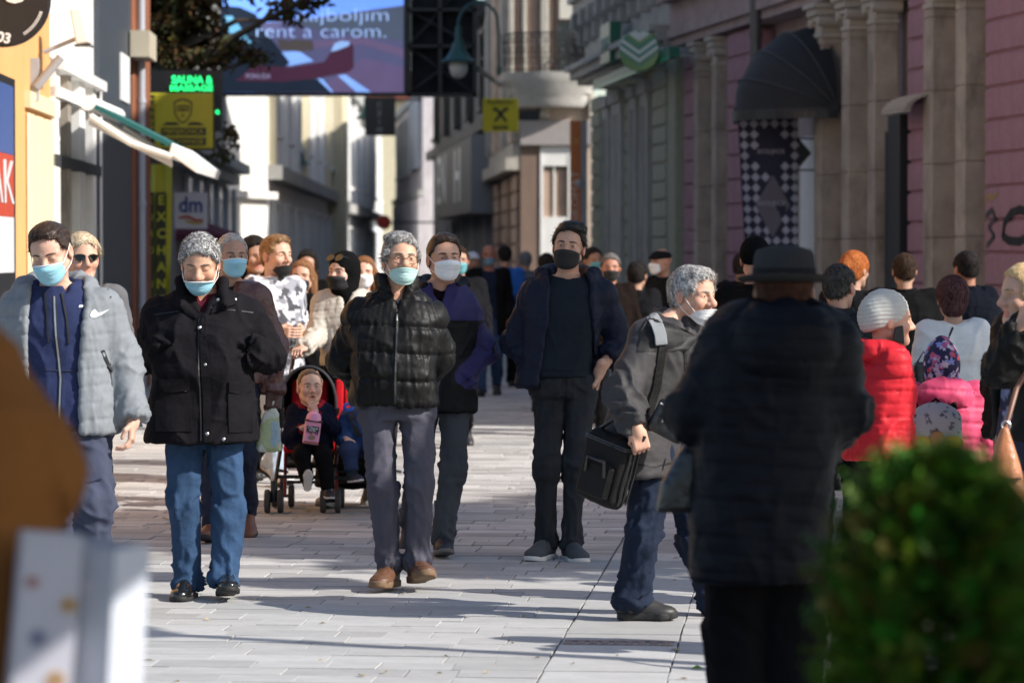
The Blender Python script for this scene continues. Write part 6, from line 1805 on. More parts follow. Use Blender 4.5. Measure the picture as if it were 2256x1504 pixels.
p.jacket('jacket', nylon('navy quilt nylon', (.010, .014, .030), .6, .4), lx(0, 850)[1], g=1.04, dx=.008, sr=(.062, .060, .055), quilt=.085, qa=.003, wr=.008, neck=.082, seed=23, wrist_cut=.42, cuff=True, hood=1.12,
         open_=[(lx(0, 880)[1], lx(1184, 0)[0], lx(1318, 0)[0]), (lx(0, 820)[1], lx(1188, 0)[0], lx(1312, 0)[0]), (lx(0, 700)[1], lx(1207, 0)[0], lx(1304, 0)[0]), (lx(0, 620)[1], lx(1210, 0)[0], lx(1298, 0)[0]), (1.75, -.1, .1)])
p.seam('neck_cord', [lx(1222, 622), lx(1230, 630), lx(1240, 633), lx(1252, 632), lx(1266, 626), lx(1278, 617), lx(1288, 606)], M_blk, 'body', w=.004, off=.003)
p.trousers(denim('charcoal jeans', (.022, .024, .028), .5), r=(.084, .058, .044), wr=.011, seed=24, top=lx(0, 824)[1])
p.sew('jean_pocket', [lx(1190, 838), lx(1212, 832), lx(1206, 846), lx(1192, 852)], M_blk, 'trousers', off=.003); p.seam('fly_seam', [lx(1250, 832), lx(1250, 880)], M_blk, 'trousers', w=.005, off=.003)
p.shoes(mat('grey knit shoe', (.055, .06, .065), .85, bump=.3, bscale=200), M_solew, laces=M_blk, L=.30, wd=1.05)

# ---- young man in grey padded jacket, left
p = Person('young man in open grey padded jacket over navy hoodie, looking down', 150, d=14.2, H=1.80, lod=0, shw=.195, lead='R', walk=.55,
           px=dict(shL=(38, 680, .05), shR=(226, 682, .03), elL=(-5, 800, .08), elR=(272, 800, .05), wrL=(15, 930, -.05), wrR=(292, 925, -.06), hipL=(95, 930, .05), hipR=(195, 930, 0), neck=(120, 640, .03), knR=(205, 1100, -.16), anR=(200, 1318, -.12), knL=(115, 1110, .1), anL=(130, 1235, .55)), head=(113, 555, -.09), hs=1.06, hyaw=-10, hpitch=-20, hroll=-7, skin=(.60, .39, .31))
p.J['fpL'] = -55
p.body(eyes='closed', brow=(.05, .03, .02), hands={'R': dict(curl=.45, fdir=(-.05, -.25, -1))})
p.hair(HAIRB, t=.009, seed=31, blades=2600, blen=.024, lift=.18, hl=.012, front=.004, comb=(.2, -.8, -.2), extra=lambda E, Cp: E((0, -.03, .094), (.062, .062, .034), .03))
p.mask(M_blue, zt=-.016, zb=-.118, half=.067, loop=M_loop, edge=M_mwhite, seed=12)
lx = lambda px, py: tuple(p.loc(px, py)[[0, 2]])
M_hood = cloth('navy sweat cloth', (.026, .034, .085), .9)
p.jacket('hoodie', M_hood, lx(0, 938)[1], dx=-.002, g=1.04, sr=(.06, .055, .05), sleeves=False, wr=.007, neck=.076, hood=.92, seed=32, vneck=(lx(0, 650)[1], .035, lx(0, 610)[1], .0))
p.seam('zip', [lx(126, 652), lx(133, 740), lx(142, 830), lx(140, 936)], M_zip, 'hoodie', w=.007, off=.005); p.seam('zip_tape', [lx(126, 652), lx(133, 740), lx(142, 830), lx(140, 936)], M_blk, 'hoodie', w=.018, off=.003)
p.seam('cord', [lx(103, 640), lx(112, 690), lx(116, 752)], M_blk, 'hoodie', w=.008, off=.007); p.seam('cord', [lx(142, 645), lx(155, 700), lx(161, 755)], M_blk, 'hoodie', w=.008, off=.007)
p.seam('pocket_seam', [lx(96, 812), lx(185, 815)], mat('navy seam', (.012, .016, .045), .9), 'hoodie', w=.006, off=.004); p.seam('pocket_seam', [lx(92, 812), lx(72, 890)], mat('navy seam', (.012, .016, .045), .9), 'hoodie', w=.006, off=.004)
p.jacket('jacket', nylon('grey padded nylon', (.19, .205, .22), .6, .5), lx(0, 950)[1], g=1.10, dx=.010, sr=(.068, .066, .056), quilt=.075, qa=.006, wr=.007, neck=.09, hood=1.22, seed=33, cuff=False, wrist_cut=.0,
         open_=[(lx(0, 990)[1], lx(66, 0)[0], lx(188, 0)[0]), (lx(0, 800)[1], lx(66, 0)[0], lx(184, 0)[0]), (lx(0, 660)[1], lx(70, 0)[0], lx(195, 0)[0]), (lx(0, 610)[1], lx(72, 0)[0], lx(182, 0)[0]), (1.75, -.13, .13)])
M_sw = mat('white print', (.75, .76, .78), .5)
p.sew('emblem', [lx(x, y) for x, y in [(206, 693), (209, 685), (215, 680), (213, 687), (217, 690), (228, 687), (246, 680), (228, 693), (215, 699), (208, 698)]], M_sw, 'jacket', off=.006, thick=.008)
p.sew('emblem', [lx(x, y) for x, y in [(179, 676), (181, 671), (190, 671), (188, 676)]], M_sw, 'hoodie', off=.006, thick=.006)
p.seam('pocket_zip', [lx(232, 770), lx(248, 818)], M_blk, 'jacket', w=.012, off=.005); p.seam('vent_zip', [lx(238, 635), lx(247, 655)], M_blk, 'jacket', w=.007, off=.005)
p.trousers(cloth('slate sweat cloth', (.055, .062, .095), .9), r=(.094, .074, .062), wr=.015, seed=34)
p.seam('knee_seam', [lx(180, 1053), lx(205, 1056), lx(236, 1048)], mat('navy seam', (.012, .016, .045), .9), 'trousers', w=.006, off=.004)
p.shoes(mat('black trainer', (.012, .012, .014), .7), M_soleb)

# ---- man with two bags, looking to the right
p = Person('grey-haired man in grey anorak walking right with two black bags', (1412, 1364), H=1.66, g=1.04, face=62, lod=0, shw=.185,
           px=dict(shL=(1428, 742, -.13), elL=(1372, 872, -.26), wrL=(1404, 946, -.36), shR=(1555, 745, .15), elR=(1600, 860, .2), wrR=(1610, 960, .12), hipL=(1440, 1010, -.06), hipR=(1495, 1010, .07), knL=(1415, 1175, -.08), anL=(1393, 1322, -.06), knR=(1530, 1180, .1), anR=(1580, 1335, .12), neck=(1490, 722, .02)), head=(1526, 649, -.02), hs=.99, hyaw=-12, hpitch=-4, skin=(.60, .37, .28))
p.J['fyL'] = 24; p.J['fyR'] = 10; p.J['fpR'] = 0
p.body(eyes='squint', nose=1.35, aged=True, brow=(.22, .2, .18), jaw=1.04, hands={'L': dict(curl=1.0, fdir=(.1, -.25, -1), palm=(.7, .6, 0))})
p.hair([(.17, .155, .14), (.42, .40, .38), (.62, .60, .57)], t=.017, seed=41, blades=3000, blen=.032, lift=.3, comb=(0, -.7, -.5), hl=.004, front=.012, nape=-.075, amp=.006, bw=.0015, extra=lambda E, Cp: E((0, -.05, .092), (.06, .05, .032), .03))
p.mask(M_mwhite, zt=-.055, zb=-.135, half=.066, loop=M_loop, seed=14, pleats=True)
M_ano = nylon('grey anorak nylon', (.062, .058, .060), .6, .6); M_anod = nylon('dark anorak nylon', (.028, .027, .028), .5, .6)
hz = p.loc(1450, 1046)[2]
p.jacket('collar_lining', cloth('red lining', (.35, .03, .05)), 1.30, dx=-.012, sleeves=False, neck=.058, collar=.055, wr=.002, sr=(.04, .04, .04), rows=[(p.J['neck'][2] - .06, p.J['neck'][0], p.J['neck'][1], .07, .06), (p.J['neck'][2], p.J['neck'][0], p.J['neck'][1], .06, .06)])
p.jacket('jacket', M_ano, hz, g=1.10, dx=.004, sr=(.078, .080, .058), wr=.012, neck=.054, collar=.10, seed=42, flare=.03, vert=False, k_=.05, vneck=(p.loc(1500, 740)[2], .03, p.loc(1500, 700)[2]))
p3 = lambda px, py, dy=-.3: p.loc(px, py, dy)
cdir = p.Ri @ arr(0, 1, 0)
p.sew('yoke', [p3(1432, 700), p3(1490, 715), p3(1545, 745), p3(1520, 775), p3(1405, 775), p3(1412, 730)], M_anod, 'jacket', off=.004, thick=.01, cuts=3, dirv=cdir, is3d=True)
p.seam('cuff', [p3(1380, 955), p3(1402, 948), p3(1420, 938)], M_blk, 'jacket', w=.03, off=.006, dirv=cdir, is3d=True)
p.seam('hem_seam', [p3(1398, 1024), p3(1450, 1030), p3(1540, 1018)], M_anod, 'jacket', w=.008, off=.004, dirv=cdir, is3d=True)
p.seam('zip', [p3(1513, 742), p3(1516, 800), p3(1520, 870)], M_blk, 'jacket', w=.012, off=.006, dirv=cdir, is3d=True)
p.trousers(denim('dark navy jeans', (.010, .017, .037), .4), r=(.092, .074, .064), wr=.015, seed=44, hemz=.05)
p.shoes(mat('dark grey leather', (.030, .028, .027), .5, var=.2), M_soleb, laces=M_blk, sole_h=.034, wd=1.1, L=.30)
pc = p
# shoulder pad strap, pouch and briefcase are things he carries
bag = empty('shoulder_bag', tuple(p.root.location)); tag(bag, 'small black leather pouch on a strap with grey shoulder pad', 'bag')
M_bag = mat('black bag cloth', (.010, .009, .009), .7, spec=.2, bump=.3, bscale=200, bump2=.3, b2scale=8); M_bagl = mat('black bag leather', (.012, .012, .012), .3, spec=.6, bump2=.4, b2scale=16)
W2 = lambda px, py, dy: Vector(P(px, py, pc.d + dy)) - Vector(bag.location)
wr = pc.bv['jacket']; RZ = Matrix.Rotation(R(pc.face), 3, 'Z')


def strap_on(mb, pts, w, lift, t=.004):
    """strap laid on his jacket from image points"""
    rows = []
    for i, (x, y) in enumerate(pts):
        tx = pts[min(i + 1, len(pts) - 1)]; bx_ = pts[max(i - 1, 0)]; tv = Vector((tx[0] - bx_[0], 0, -(tx[1] - bx_[1]))).normalized(); sd = Vector((tv.z, 0, -tv.x)) * w / 2
        row = []
        for s_ in (-1, 1):
            q = Vector(P(x, y, pc.d)) + sd * s_ - pc.root.location; lo = Vector(pc.Ri @ np.array(q - Vector((0, 2, 0)))); hit = wr.ray_cast(lo, Vector(cdir), 4)
            row.append((RZ @ hit[0]) - Vector((0, lift, 0)) if hit[0] is not None else None)
        if None in row: continue
        rows.append(row)
    V = [];
    for a, b in rows: V += [a, b, b + Vector((0, t + lift, 0)), a + Vector((0, t + lift, 0))]
    F = [(i * 4 + a, i * 4 + (a + 1) % 4, i * 4 + 4 + (a + 1) % 4, i * 4 + 4 + a) for i in range(len(rows) - 1) for a in range(4)] + [(3, 2, 1, 0), tuple((len(rows) - 1) * 4 + a for a in range(4))]
    return mb.add(V, F)


def lerp_pts(pts, n=6): return [(a[0] + (b[0] - a[0]) * i / n, a[1] + (b[1] - a[1]) * i / n) for a, b in zip(pts[:-1], pts[1:]) for i in range(n)] + [pts[-1]]


strap_on(MB(), lerp_pts([(1434, 694), (1448, 720), (1456, 760), (1444, 850), (1424, 915), (1450, 925)]), .035, .010).build('strap', M_bag, bag)
strap_on(MB(), lerp_pts([(1430, 688), (1442, 708), (1450, 735), (1452, 757)]), .055, .024, .012).build('shoulder_pad', mat('grey felt pad', (.20, .21, .22), .9, bump=.4, bscale=300), bag, bevel=.004)
F = SDF(); c = W2(1478, 928, -.33); ML = Matrix.Rotation(R(28), 3, 'Y'); A_ = np.array(ML)
F.box(c, (.085, .035, .075), .02, .01, 'u', A_); V, Fq = F.mesh(.006); put('pouch', mesh_np('pouch', V + vnormals(V, Fq) * (.003 * (ridge(V * 18, 3) - .4))[:, None], Fq), M_bagl, bag)
q = MB(); q.tube([c + ML @ Vector((-.08, -.038, .05)), c + ML @ Vector((0, -.042, .045)), c + ML @ Vector((.08, -.038, .05))], .004, 6); q.build('zip', M_zip, bag); q = MB(); q.tube([c + ML @ Vector((-.05, -.04, .05)), c + ML @ Vector((-.035, -.045, -.02))], .004, 6); q.build('zip_puller', M_zip, bag)
bc2 = empty('briefcase', tuple(p.root.location)); tag(bc2, 'black soft laptop briefcase hanging from the grey-haired man\'s hand', 'bag')
F = SDF(); c = W2(1337, 1032, -.22); YA = Matrix.Rotation(R(-36), 3, 'Z') @ Matrix.Rotation(R(17), 3, 'Y'); A_ = np.array(YA)
F.box(c, (.122, .064, .165), .058, .01, 'u', A_); V, Fq = F.mesh(.007); L_ = (V - np.array(c)) @ A_
V = V + vnormals(V, Fq) * (.016 * (ridge(V * 8, 5) - .45) + .006 * np.exp(-((np.abs(L_[:, 0]) - .095) / .012) ** 2))[:, None]
put('case', mesh_np('case', V, Fq), M_bag, bc2)
lw = lambda x, y, z: Vector(c) + YA @ Vector((x, y, z))
MBb = lambda x0, x1, y0, y1, z0, z1: MB().box(x0, x1, y0, y1, z0, z1, M=Matrix.Translation(Vector(c)) @ YA.to_4x4())
MBb(-.09, .085, -.085, -.05, -.13, .04).build('front_pocket', M_bag, bc2, bevel=.018)
for zz in (.12, .13): MB().tube([lw(-.11, -.063, zz), lw(.108, -.063, zz), lw(.122, .0, zz), lw(.122, .05, zz)], .0035, 6).build('zip', mat('dark zip', (.07, .07, .07), .4, metal=.5), bc2)
MB().tube([lw(-.05, -.085, -.02), lw(-.045, -.105, .05), lw(.045, -.105, .05), lw(.05, -.085, -.02)], .009, 8).build('handle', M_bagl, bc2, smooth=True)
for y in (-.03, .0, .03): MB().tube([lw(.124, y, .11), lw(.127, y, 0), lw(.122, y, -.13)], .005, 6).build('piping', M_bagl, bc2)
hnd = W2(1410, 985, -.36)
MB().tube([lw(.11, 0, .16), hnd + Vector((-.0, .0, .0)), hnd + Vector((.02, -.01, .05))], .010, 8).build('strap', M_bagl, bc2, smooth=True); MB().tube([lw(-.09, 0, .15), lw(-.02, 0, .23), hnd + Vector((-.03, .0, .02)), hnd], .010, 8).build('strap', M_bagl, bc2, smooth=True)
MB().box(-.018, .018, -.012, .012, -.012, .012, M=Matrix.Translation(lw(.115, 0, .19)) @ YA.to_4x4()).build('buckle', M_zip, bc2, bevel=.003)

# ---- man in brown leather jacket behind the stocky man
p = Person('grey-haired man in brown leather jacket carrying a plastic bag, blue mask', (505, 1186), H=1.78, g=1.05, lod=0, shw=.19, lead='L', walk=.4,
           px=dict(shL=(438, 655, .05), shR=(568, 655, .0), elR=(604, 760, .03), wrR=(600, 862, -.02), neck=(506, 632, .02)), head=(511, 563, -.04), hs=1.03, hyaw=20, hpitch=-3, skin=(.42, .255, .19))
p.body(eyes='open', jaw=1.04, nose=1.2, aged=True, brow=(.07, .06, .05), hands={})
p.hair([(.22, .19, .16), (.40, .37, .34), (.5, .48, .46)], t=.008, seed=51, blades=2000, blen=.016, lift=.2, hl=.016, front=.003, facew=.074)
p.mask(M_blue, zt=-.010, zb=-.118, half=.067, loop=M_loop, edge=M_mwhite, seed=15)
M_lea = mat('brown leather jacket', (.085, .030, .022), .38, var=.25, vscale=10, spec=.5, bump2=.5, b2scale=20)
lx = lambda px, py: tuple(p.loc(px, py)[[0, 2]])
p.jacket('shirt', cloth('dark shirt', (.03, .03, .035)), 1.25, dx=-.03, sleeves=False, neck=.065, wr=.003)
p.jacket('jacket', M_lea, lx(0, 845)[1], g=1.08, sr=(.070, .066, .054), wr=.010, neck=.068, collar=.03, vneck=(lx(0, 690)[1], .05, lx(0, 615)[1]), seed=52, cuff=True)
p.trousers(denim('navy jeans', (.02, .025, .045), .3), wr=.007, seed=53)
p.shoes(mat('tan boot leather', (.16, .06, .03), .45), M_soleb, ankle=.15)
F = SDF(); p.hand(F, 'R', curl=.9, palm=(-.4, .9, 0)); F.cap(p.J['wrR'] - arr(0, 0, -.05), p.J['wrR'], .03, .03, .01); V, Fq = F.mesh(.0045); p.finish('glove', V, Fq, mat('brown leather glove', (.07, .025, .02), .5), keep=False)
pb_ = empty('plastic_bag', tuple(P(597, 900, p.d - .03))); tag(pb_, 'pale green and white plastic carrier bag beside the stroller', 'bag')
F = SDF(); F.loft([(-.245, 0, 0, .085, .05), (-.12, 0, 0, .065, .04), (-.03, .0, 0, .05, .02), (.01, .01, 0, .018, .012)], 2.2, .02); V, Fq = F.mesh(.007); N = vnormals(V, Fq)
V = V + N * (.014 * (ridge(V * arr(16, 16, 7), 4) - .45))[:, None]; V[:, 0] += .05 * np.clip(V[:, 2] + .03, -1, .05) * 2
mbag = put('carrier', mesh_np('carrier', V, Fq), mat('pale green plastic', (.45, .50, .22), .4, vcol=True, bump2=.5, b2scale=20), pb_); n_ = fbm(V * arr(9, 9, 7), 6); C_ = np.where((n_ > .52)[:, None], arr(.55, .56, .46), arr(.40, .43, .22)); C_ = np.where(((n_ < .40) & (V[:, 0] > .0))[:, None], arr(.28, .38, .42), C_); set_col(mbag.data, C_)
q = MB(); q.tube([(0, 0, 0), (.012, -.02, .03), (.015, 0, .05)], .006, 6); q.build('handle', mat('pale handle', (.5, .52, .4), .5), pb_)
# ================================================================== the rest of the crowd
M_cblack = cloth('plain black cloth', (.012, .012, .013)); M_cdark = cloth('dark coat cloth', (.018, .018, .021)); M_jean = denim('plain blue jeans', (.03, .055, .11), .35); M_bjean = cloth('black trousers cloth', (.012, .012, .014))
M_bshoe = mat('black shoe', (.012, .012, .012), .5)


def patch_cols(o, V, n, cols, base, seed, rad, region=None):
    rs = np.random.RandomState(seed); C = np.tile(np.array(base, float), (len(V), 1)); idx = rs.randint(0, len(V), n)
    for i in idx:
        d = np.linalg.norm(V - V[i], axis=1); r = rad * rs.uniform(.5, 1.3); w = d < r * (1 + .3 * np.sin(np.arctan2(V[:, 2] - V[i, 2], V[:, 0] - V[i, 0]) * 5)); C[w] = np.array(cols[rs.randint(len(cols))]) * rs.uniform(.8, 1.15)
    set_col(o.data, C)


def verts(o): v = np.empty(len(o.data.vertices) * 3, np.float32); o.data.vertices.foreach_get('co', v); return v.reshape(-1, 3).astype(float)


def simple(label, px, top, d, face=0, hair=HAIRD, jk=None, tr=None, skin=(.42, .26, .19), hs=1.0, lod=2, mask=None, mz=(-.012, -.118), g=1.05, arms=None, walk=.4, lead='L', hem=.80, hyaw=0, hpitch=0, hairkw=None, jkw=None, bald=False, group='people walking in the distance', pxj=None, long=None, collar=.03, eyes='open', name='person', shw=.18, nohair=False, hands=True, lean=.0):
    zt = CAM_Z - (top - HY) / FPX * d; k_ = (zt - .132 * hs + .0) / 1.635
    p = Person(label, px, d=d, H=1.75 * k_, face=face, lod=lod, walk=walk, lead=lead, g=g, hs=hs, hyaw=hyaw, hpitch=hpitch, skin=skin, arms=arms, group=group, px=pxj, shw=shw, lean=lean)
    k = p.k
    p.body(hands={'L': dict(curl=.4), 'R': dict(curl=.4)} if hands and lod < 2 else {}, brow=tuple(np.array(hair[0]) * .8), mouth=None)
    if not nohair:
        kw = dict(t=.013, seed=int(px) % 97, blades=900 if lod == 2 else 1800, blen=.03, lift=.22, bw=.0028 if lod == 2 else .0018, amp=.006, hl=.004, front=.006); kw.update(hairkw or {}); p.hair(hair, **kw)
    if mask is not None: p.mask(mask, zt=mz[0], zb=mz[1], pleats=False)
    jk_ = dict(g=g * 1.08, sr=(.070, .066, .056), wr=.010, neck=.06, collar=collar, seed=int(px) % 89); jk_.update(jkw or {})
    p.jacket('jacket', jk or M_cblack, hem * k, **jk_)
    p.trousers(tr or M_bjean, wr=.008, seed=int(px) % 83); p.shoes(M_bshoe, M_soleb)
    return p


LONG = lambda n=.30: (lambda E, Cp: [Cp((sx * .068, .035, .0), (sx * .085, .02, -n), .038, .030, .02) for sx in (-1, 1)] + [Cp((0, .075, 0), (0, .085, -n), .055, .05, .03)])

# ---- woman in black headscarf pushing the stroller
p = Person('woman in black headscarf and cream padded jacket pushing the double stroller', 772, d=20.6, H=1.68, g=1.05, lod=0, face=-12, walk=.35, shw=.18,
           px=dict(shL=(712, 668, 0), shR=(812, 668, 0), elL=(695, 742, -.10), wrL=(668, 768, -.40), elR=(830, 745, -.1), wrR=(800, 770, -.4), neck=(760, 645, 0)), head=(757, 598, -.03), hs=1.02, hyaw=-22, hpitch=-2, skin=(.58, .40, .33))
p.body(eyes='open', brow=(.04, .03, .025), hands={'L': dict(curl=.9, fdir=(-.2, -1, -.1), palm=(0, -.1, -1))}, hh=.005)
M_scarf = cloth('black headscarf cloth', (.009, .009, .010), b2=.5)


def scarf(E, Cp, F):
    E((0, .016, .032), (.092, .116, .102)); E((0, .03, -.05), (.085, .09, .09), .04); Cp((0, .0, -.10), (0, .0, -.22), .075, .085, .04); E((0, -.03, -.10), (.062, .080, .06), .03)
    E((0, -.118, .008), (.052, .070, .052), .008, 's')


p.head_sdf('headscarf', M_scarf, scarf, h=.005, disp=lambda L: .006 * (ridge(L * arr(14, 14, 26) + 3, 4) - .45))
p.mask(M_mblack, zt=-.020, zb=-.16, half=.072, pleats=False, out=.010)
q = MB()
for sx in (-1, 1): q.tube([Vector(p.T((sx * .034 + .027 * math.cos(a), -.092 + .02 * math.sin(a), .092 + .022 * math.sin(a)))) for a in np.linspace(0, 6.283, 15)], .0026, 5)
q.tube([Vector(p.T((-.07, -.03, .085))), Vector(p.T((-.06, -.088, .098)))], .0022, 5); q.tube([Vector(p.T((.07, -.03, .085))), Vector(p.T((.06, -.088, .098)))], .0022, 5); gl = q.build('sunglasses', M_blk, p.root)
for sx in (-1, 1): MB().add([Vector(p.T((sx * .034 + .025 * math.cos(a), -.093 + .018 * math.sin(a), .092 + .020 * math.sin(a)))) for a in np.linspace(0, 6.283, 14, endpoint=False)], [tuple(range(14))]).build('lens', mat('brown lens', (.05, .035, .015), .1), gl)
p.jacket('jacket', nylon('cream padded nylon', (.46, .42, .36), .6, .5), p.loc(770, 802)[2], g=1.06, sr=(.066, .064, .050), quilt=.055, qa=.006, wr=.007, neck=.072, collar=.02, vneck=(p.loc(0, 690)[2], .05, p.loc(0, 640)[2]), seed=61, cuff=True)
p.skirt(M_cblack, 1.0, .12, .17, .24, 61); p.shoes(mat('white canvas shoe', (.50, .48, .47), .7), mat('grey sole', (.2, .2, .2), .7))

# ---- double stroller
dS_ = 20.0; kS_ = dS_ / FPX
st_ = empty('stroller', (P(722, 0, 20).x, 20.0, 0)); tag(st_, 'black and red double stroller with swivel wheels and a raised hood', 'stroller')
SL = lambda px, py, dy=0.0: Vector((P(px, py, dS_ + dy).x - st_.location.x, dy, P(px, py, dS_ + dy).z))
M_tyre = mat('grey tyre', (.045, .045, .048), .8); M_red = cloth('red seat cloth', (.42, .012, .018)); M_tubeb = mat('black tube', (.018, .02, .024), .4); M_tuber = mat('dark red tube', (.20, .012, .02), .35, coat=.3); M_scl = cloth('stroller black cloth', (.014, .015, .018), b2=.5)
wx = ((590, 0), (612, .10), (635, .0)) 
def wheelset(pxa, pxb, dy):
    for px in (pxa, pxb):
        c = SL(px, 1105, dy); c.z = .075; W = MB().lathe([(.045, -.017), (.068, -.017), (.075, -.010), (.075, .010), (.068, .017), (.045, .017)], 22, M=Matrix.Translation(c) @ Matrix.Rotation(R(90), 4, 'Y')).build('wheel', M_tyre, st_, smooth=True)
        MB().lathe([(.012, -.019), (.044, -.014), (.044, .014), (.012, .019)], 14, M=Matrix.Translation(c) @ Matrix.Rotation(R(90), 4, 'Y')).build('hub', M_tubeb, W)
    a, b = SL(pxa, 1105, dy), SL(pxb, 1105, dy); a.z = b.z = .075; MB().tube([a, b], .010, 8).build('axle', M_tubeb, st_); m_ = (a + b) / 2; MB().tube([m_, m_ + Vector((0, 0, .13))], .022, 10).build('fork', M_tubeb, st_, smooth=True)


wheelset(588, 617, 0); wheelset(711, 744, 0); wheelset(838, 868, 0); wheelset(604, 641, .45); wheelset(728, 752, .45); wheelset(842, 872, .45)
def stb(name, m, pts, r=.012): MB().tube(pts, r, 8).build(name, m, st_, smooth=True)
for (x0, x1) in ((602, 628), (728, 741), (852, 858)):
    stb('frame_tube', M_tubeb, [SL(x0, 1085), SL(x0 + 16, 985, .1), SL(x0 + 24, 900, .35), SL(x0 + 44, 790, .55)], .013); stb('frame_tube', M_tuber, [SL(x1 - 1, 1090, .3), SL(x1, 1010, .18), SL(x1 + 2, 960, .12)], .011)
    stb('frame_tube', M_tubeb, [SL(x0 + 8, 1035, .03), SL(x0 + 30, 1040, .45)], .010)
stb('cross_bar', M_tubeb, [SL(612, 1050, .05), SL(860, 1055, .05)], .012); stb('cross_bar', M_tubeb, [SL(616, 1062, .4), SL(862, 1062, .4)], .010)
stb('handle', M_tubeb, [SL(640, 772, .36), SL(655, 766, .38), SL(690, 767, .38)], .018); stb('handle', M_tubeb, [SL(800, 768, .38), SL(830, 770, .38)], .018); stb('frame_tube', M_tubeb, [SL(646, 790, .55), SL(648, 770, .38)], .012)
for (cx_, lab) in ((682, 0), (806, 1)):
    F = SDF(); c = SL(cx_, 985, .12); F.box(c, (.16, .16, .03), .02, .01); V, Fq = F.mesh(.012); put('seat', mesh_np('seat', V, Fq), M_red, st_)
    F = SDF(); c = SL(cx_, 905, .33); Mx = np.array(Matrix.Rotation(R(-20), 3, 'X')); F.box(c, (.165, .025, .24), .02, .01, 'u', Mx); V, Fq = F.mesh(.012); put('seat_back', mesh_np('seat_back', V, Fq), M_red if lab else M_scl, st_)
    if not lab:
        F = SDF(); F.box(SL(cx_, 885, .28), (.12, .02, .15), .02, .01, 'u', Mx); V, Fq = F.mesh(.012); put('seat_pad', mesh_np('seat_pad', V, Fq), M_red, st_)
    else:
        for xx in (748, 764): F = SDF(); F.box(SL(xx, 885, .22), (.02 if xx == 764 else .03, .05, .14), .015, .01, 'u', Mx); V, Fq = F.mesh(.01); put('side_wing', mesh_np('side_wing', V, Fq), M_red, st_)
# hood over the left seat: a folded half shell open to the front
V = []; F = []; c = SL(682, 890, .30); NA, NB = 25, 9
for i in range(NA):
    a = math.pi * i / (NA - 1)
    for j in range(NB):
        b = j / (NB - 1); yy = -.16 + .36 * b; rr_ = 1 - .25 * b ** 2 + .012 * math.sin(b * 14)
        V.append(c + Vector((.178 * math.cos(a) * rr_, yy, -.02 + .265 * math.sin(a) ** .8 * rr_)))
for i in range(NA - 1):
    for j in range(NB - 1): F.append((i * NB + j, i * NB + j + 1, (i + 1) * NB + j + 1, (i + 1) * NB + j))
hd = MB().add(V, F).build('hood', M_scl, st_, smooth=True); md = hd.modifiers.new('s', 'SOLIDIFY'); md.thickness = .012
stb('hood_rim', M_tubeb, [V[i * NB] + Vector((0, -.004, 0)) for i in range(NA)], .010)
for sx in (-1, 1): stb('hood_side', M_scl, [c + Vector((sx * .178, -.16, -.02)), c + Vector((sx * .175, -.12, -.14))], .022)
MB().box(-.17, .17, -.05, .25, .28, .30, M=Matrix.Translation(SL(690, 0, .1).to_2d().to_3d())).build('basket', M_scl, st_); MB().box(-.15, .15, -.14, -.05, .30, .315, M=Matrix.Translation(SL(690, 0, .0).to_2d().to_3d())).build('foot_rest', M_scl, st_)
MB().box(-.17, .17, -.05, .25, .28, .30, M=Matrix.Translation(SL(806, 0, .1).to_2d().to_3d())).build('basket', M_scl, st_)

# ---- boy in the stroller eating, with a pink carton
p = Person('small boy in navy coat sitting in the stroller, hand at his mouth', 682, d=19.72, H=1.02, lod=0, g=.80, face=0,
           px=dict(shL=(650, 905, .05), shR=(718, 905, .05), elL=(635, 965, .0), wrL=(668, 943, -.12), elR=(736, 945, -.02), wrR=(694, 912, -.14), hipL=(668, 985, .05), hipR=(702, 985, .05), knL=(664, 1000, -.20), knR=(712, 1000, -.20), anL=(676, 1060, -.22), anR=(722, 1078, -.20), neck=(684, 893, .03)), head=(682, 852, .0), hs=.90, hyaw=14, hpitch=4, skin=(.60, .40, .32))
p.J['fpL'] = 55; p.J['fyL'] = 8; p.J['fyR'] = 12
p.k = .62
p.body(eyes='open', mouth='open', child=True, nose=.8, jaw=.98, ears=1.15, brow=(.06, .04, .03), hands={'L': dict(curl=.55, fdir=(1, -.15, .15), palm=(0, .9, 0), sc_=.62), 'R': dict(curl=.5, fdir=(-.25, -.10, 1), palm=(-.3, .9, .2), sc_=.62)}, hh=.0036)
p.hair([(.06, .035, .02), (.10, .06, .035), (.14, .085, .05)], t=.008, seed=71, blades=1800, blen=.016, lift=.15, hl=.016, front=.004, comb=(.3, -.7, -.3))
M_kn = cloth('navy duffel wool', (.010, .013, .030), .95)
kk_ = p.k
rows = [(p.loc(0, 990)[2], 0, .02, .145, .115), (p.loc(0, 950)[2], 0, .02, .135, .105), (p.loc(0, 910)[2], 0, .04, .115, .085), (p.loc(0, 890)[2], 0, .04, .07, .06)]
p.jacket('coat', M_kn, rows[0][0], rows=rows, sr=(.075, .072, .062), wr=.006, neck=.07, seed=72, h=.007, k_=.03, wrist_cut=.10)
p.jacket('hood', cloth('red hood lining', (.20, .010, .020)), rows[2][0], rows=[(p.loc(0, 912)[2], 0, .03, .06, .05), (p.loc(0, 897)[2], 0, .03, .07, .06)], sleeves=False, hood=1.0, neck=.085, sr=(.05, .05, .05), wr=.003, h=.006, vneck=(p.loc(0, 915)[2], .03, p.loc(0, 890)[2]))
for sd in 'LR':
    w = p.J['wr' + sd]; e = p.J['el' + sd]; u = (w - e) / np.linalg.norm(w - e); F = SDF(); F.tube(w - u * .045, w - u * .008, .036, .034, .0); V, Fq = F.mesh(.006); p.finish('cuff', V, Fq, cloth('red hood lining', (.20, .010, .020)), keep=False)
F = SDF()
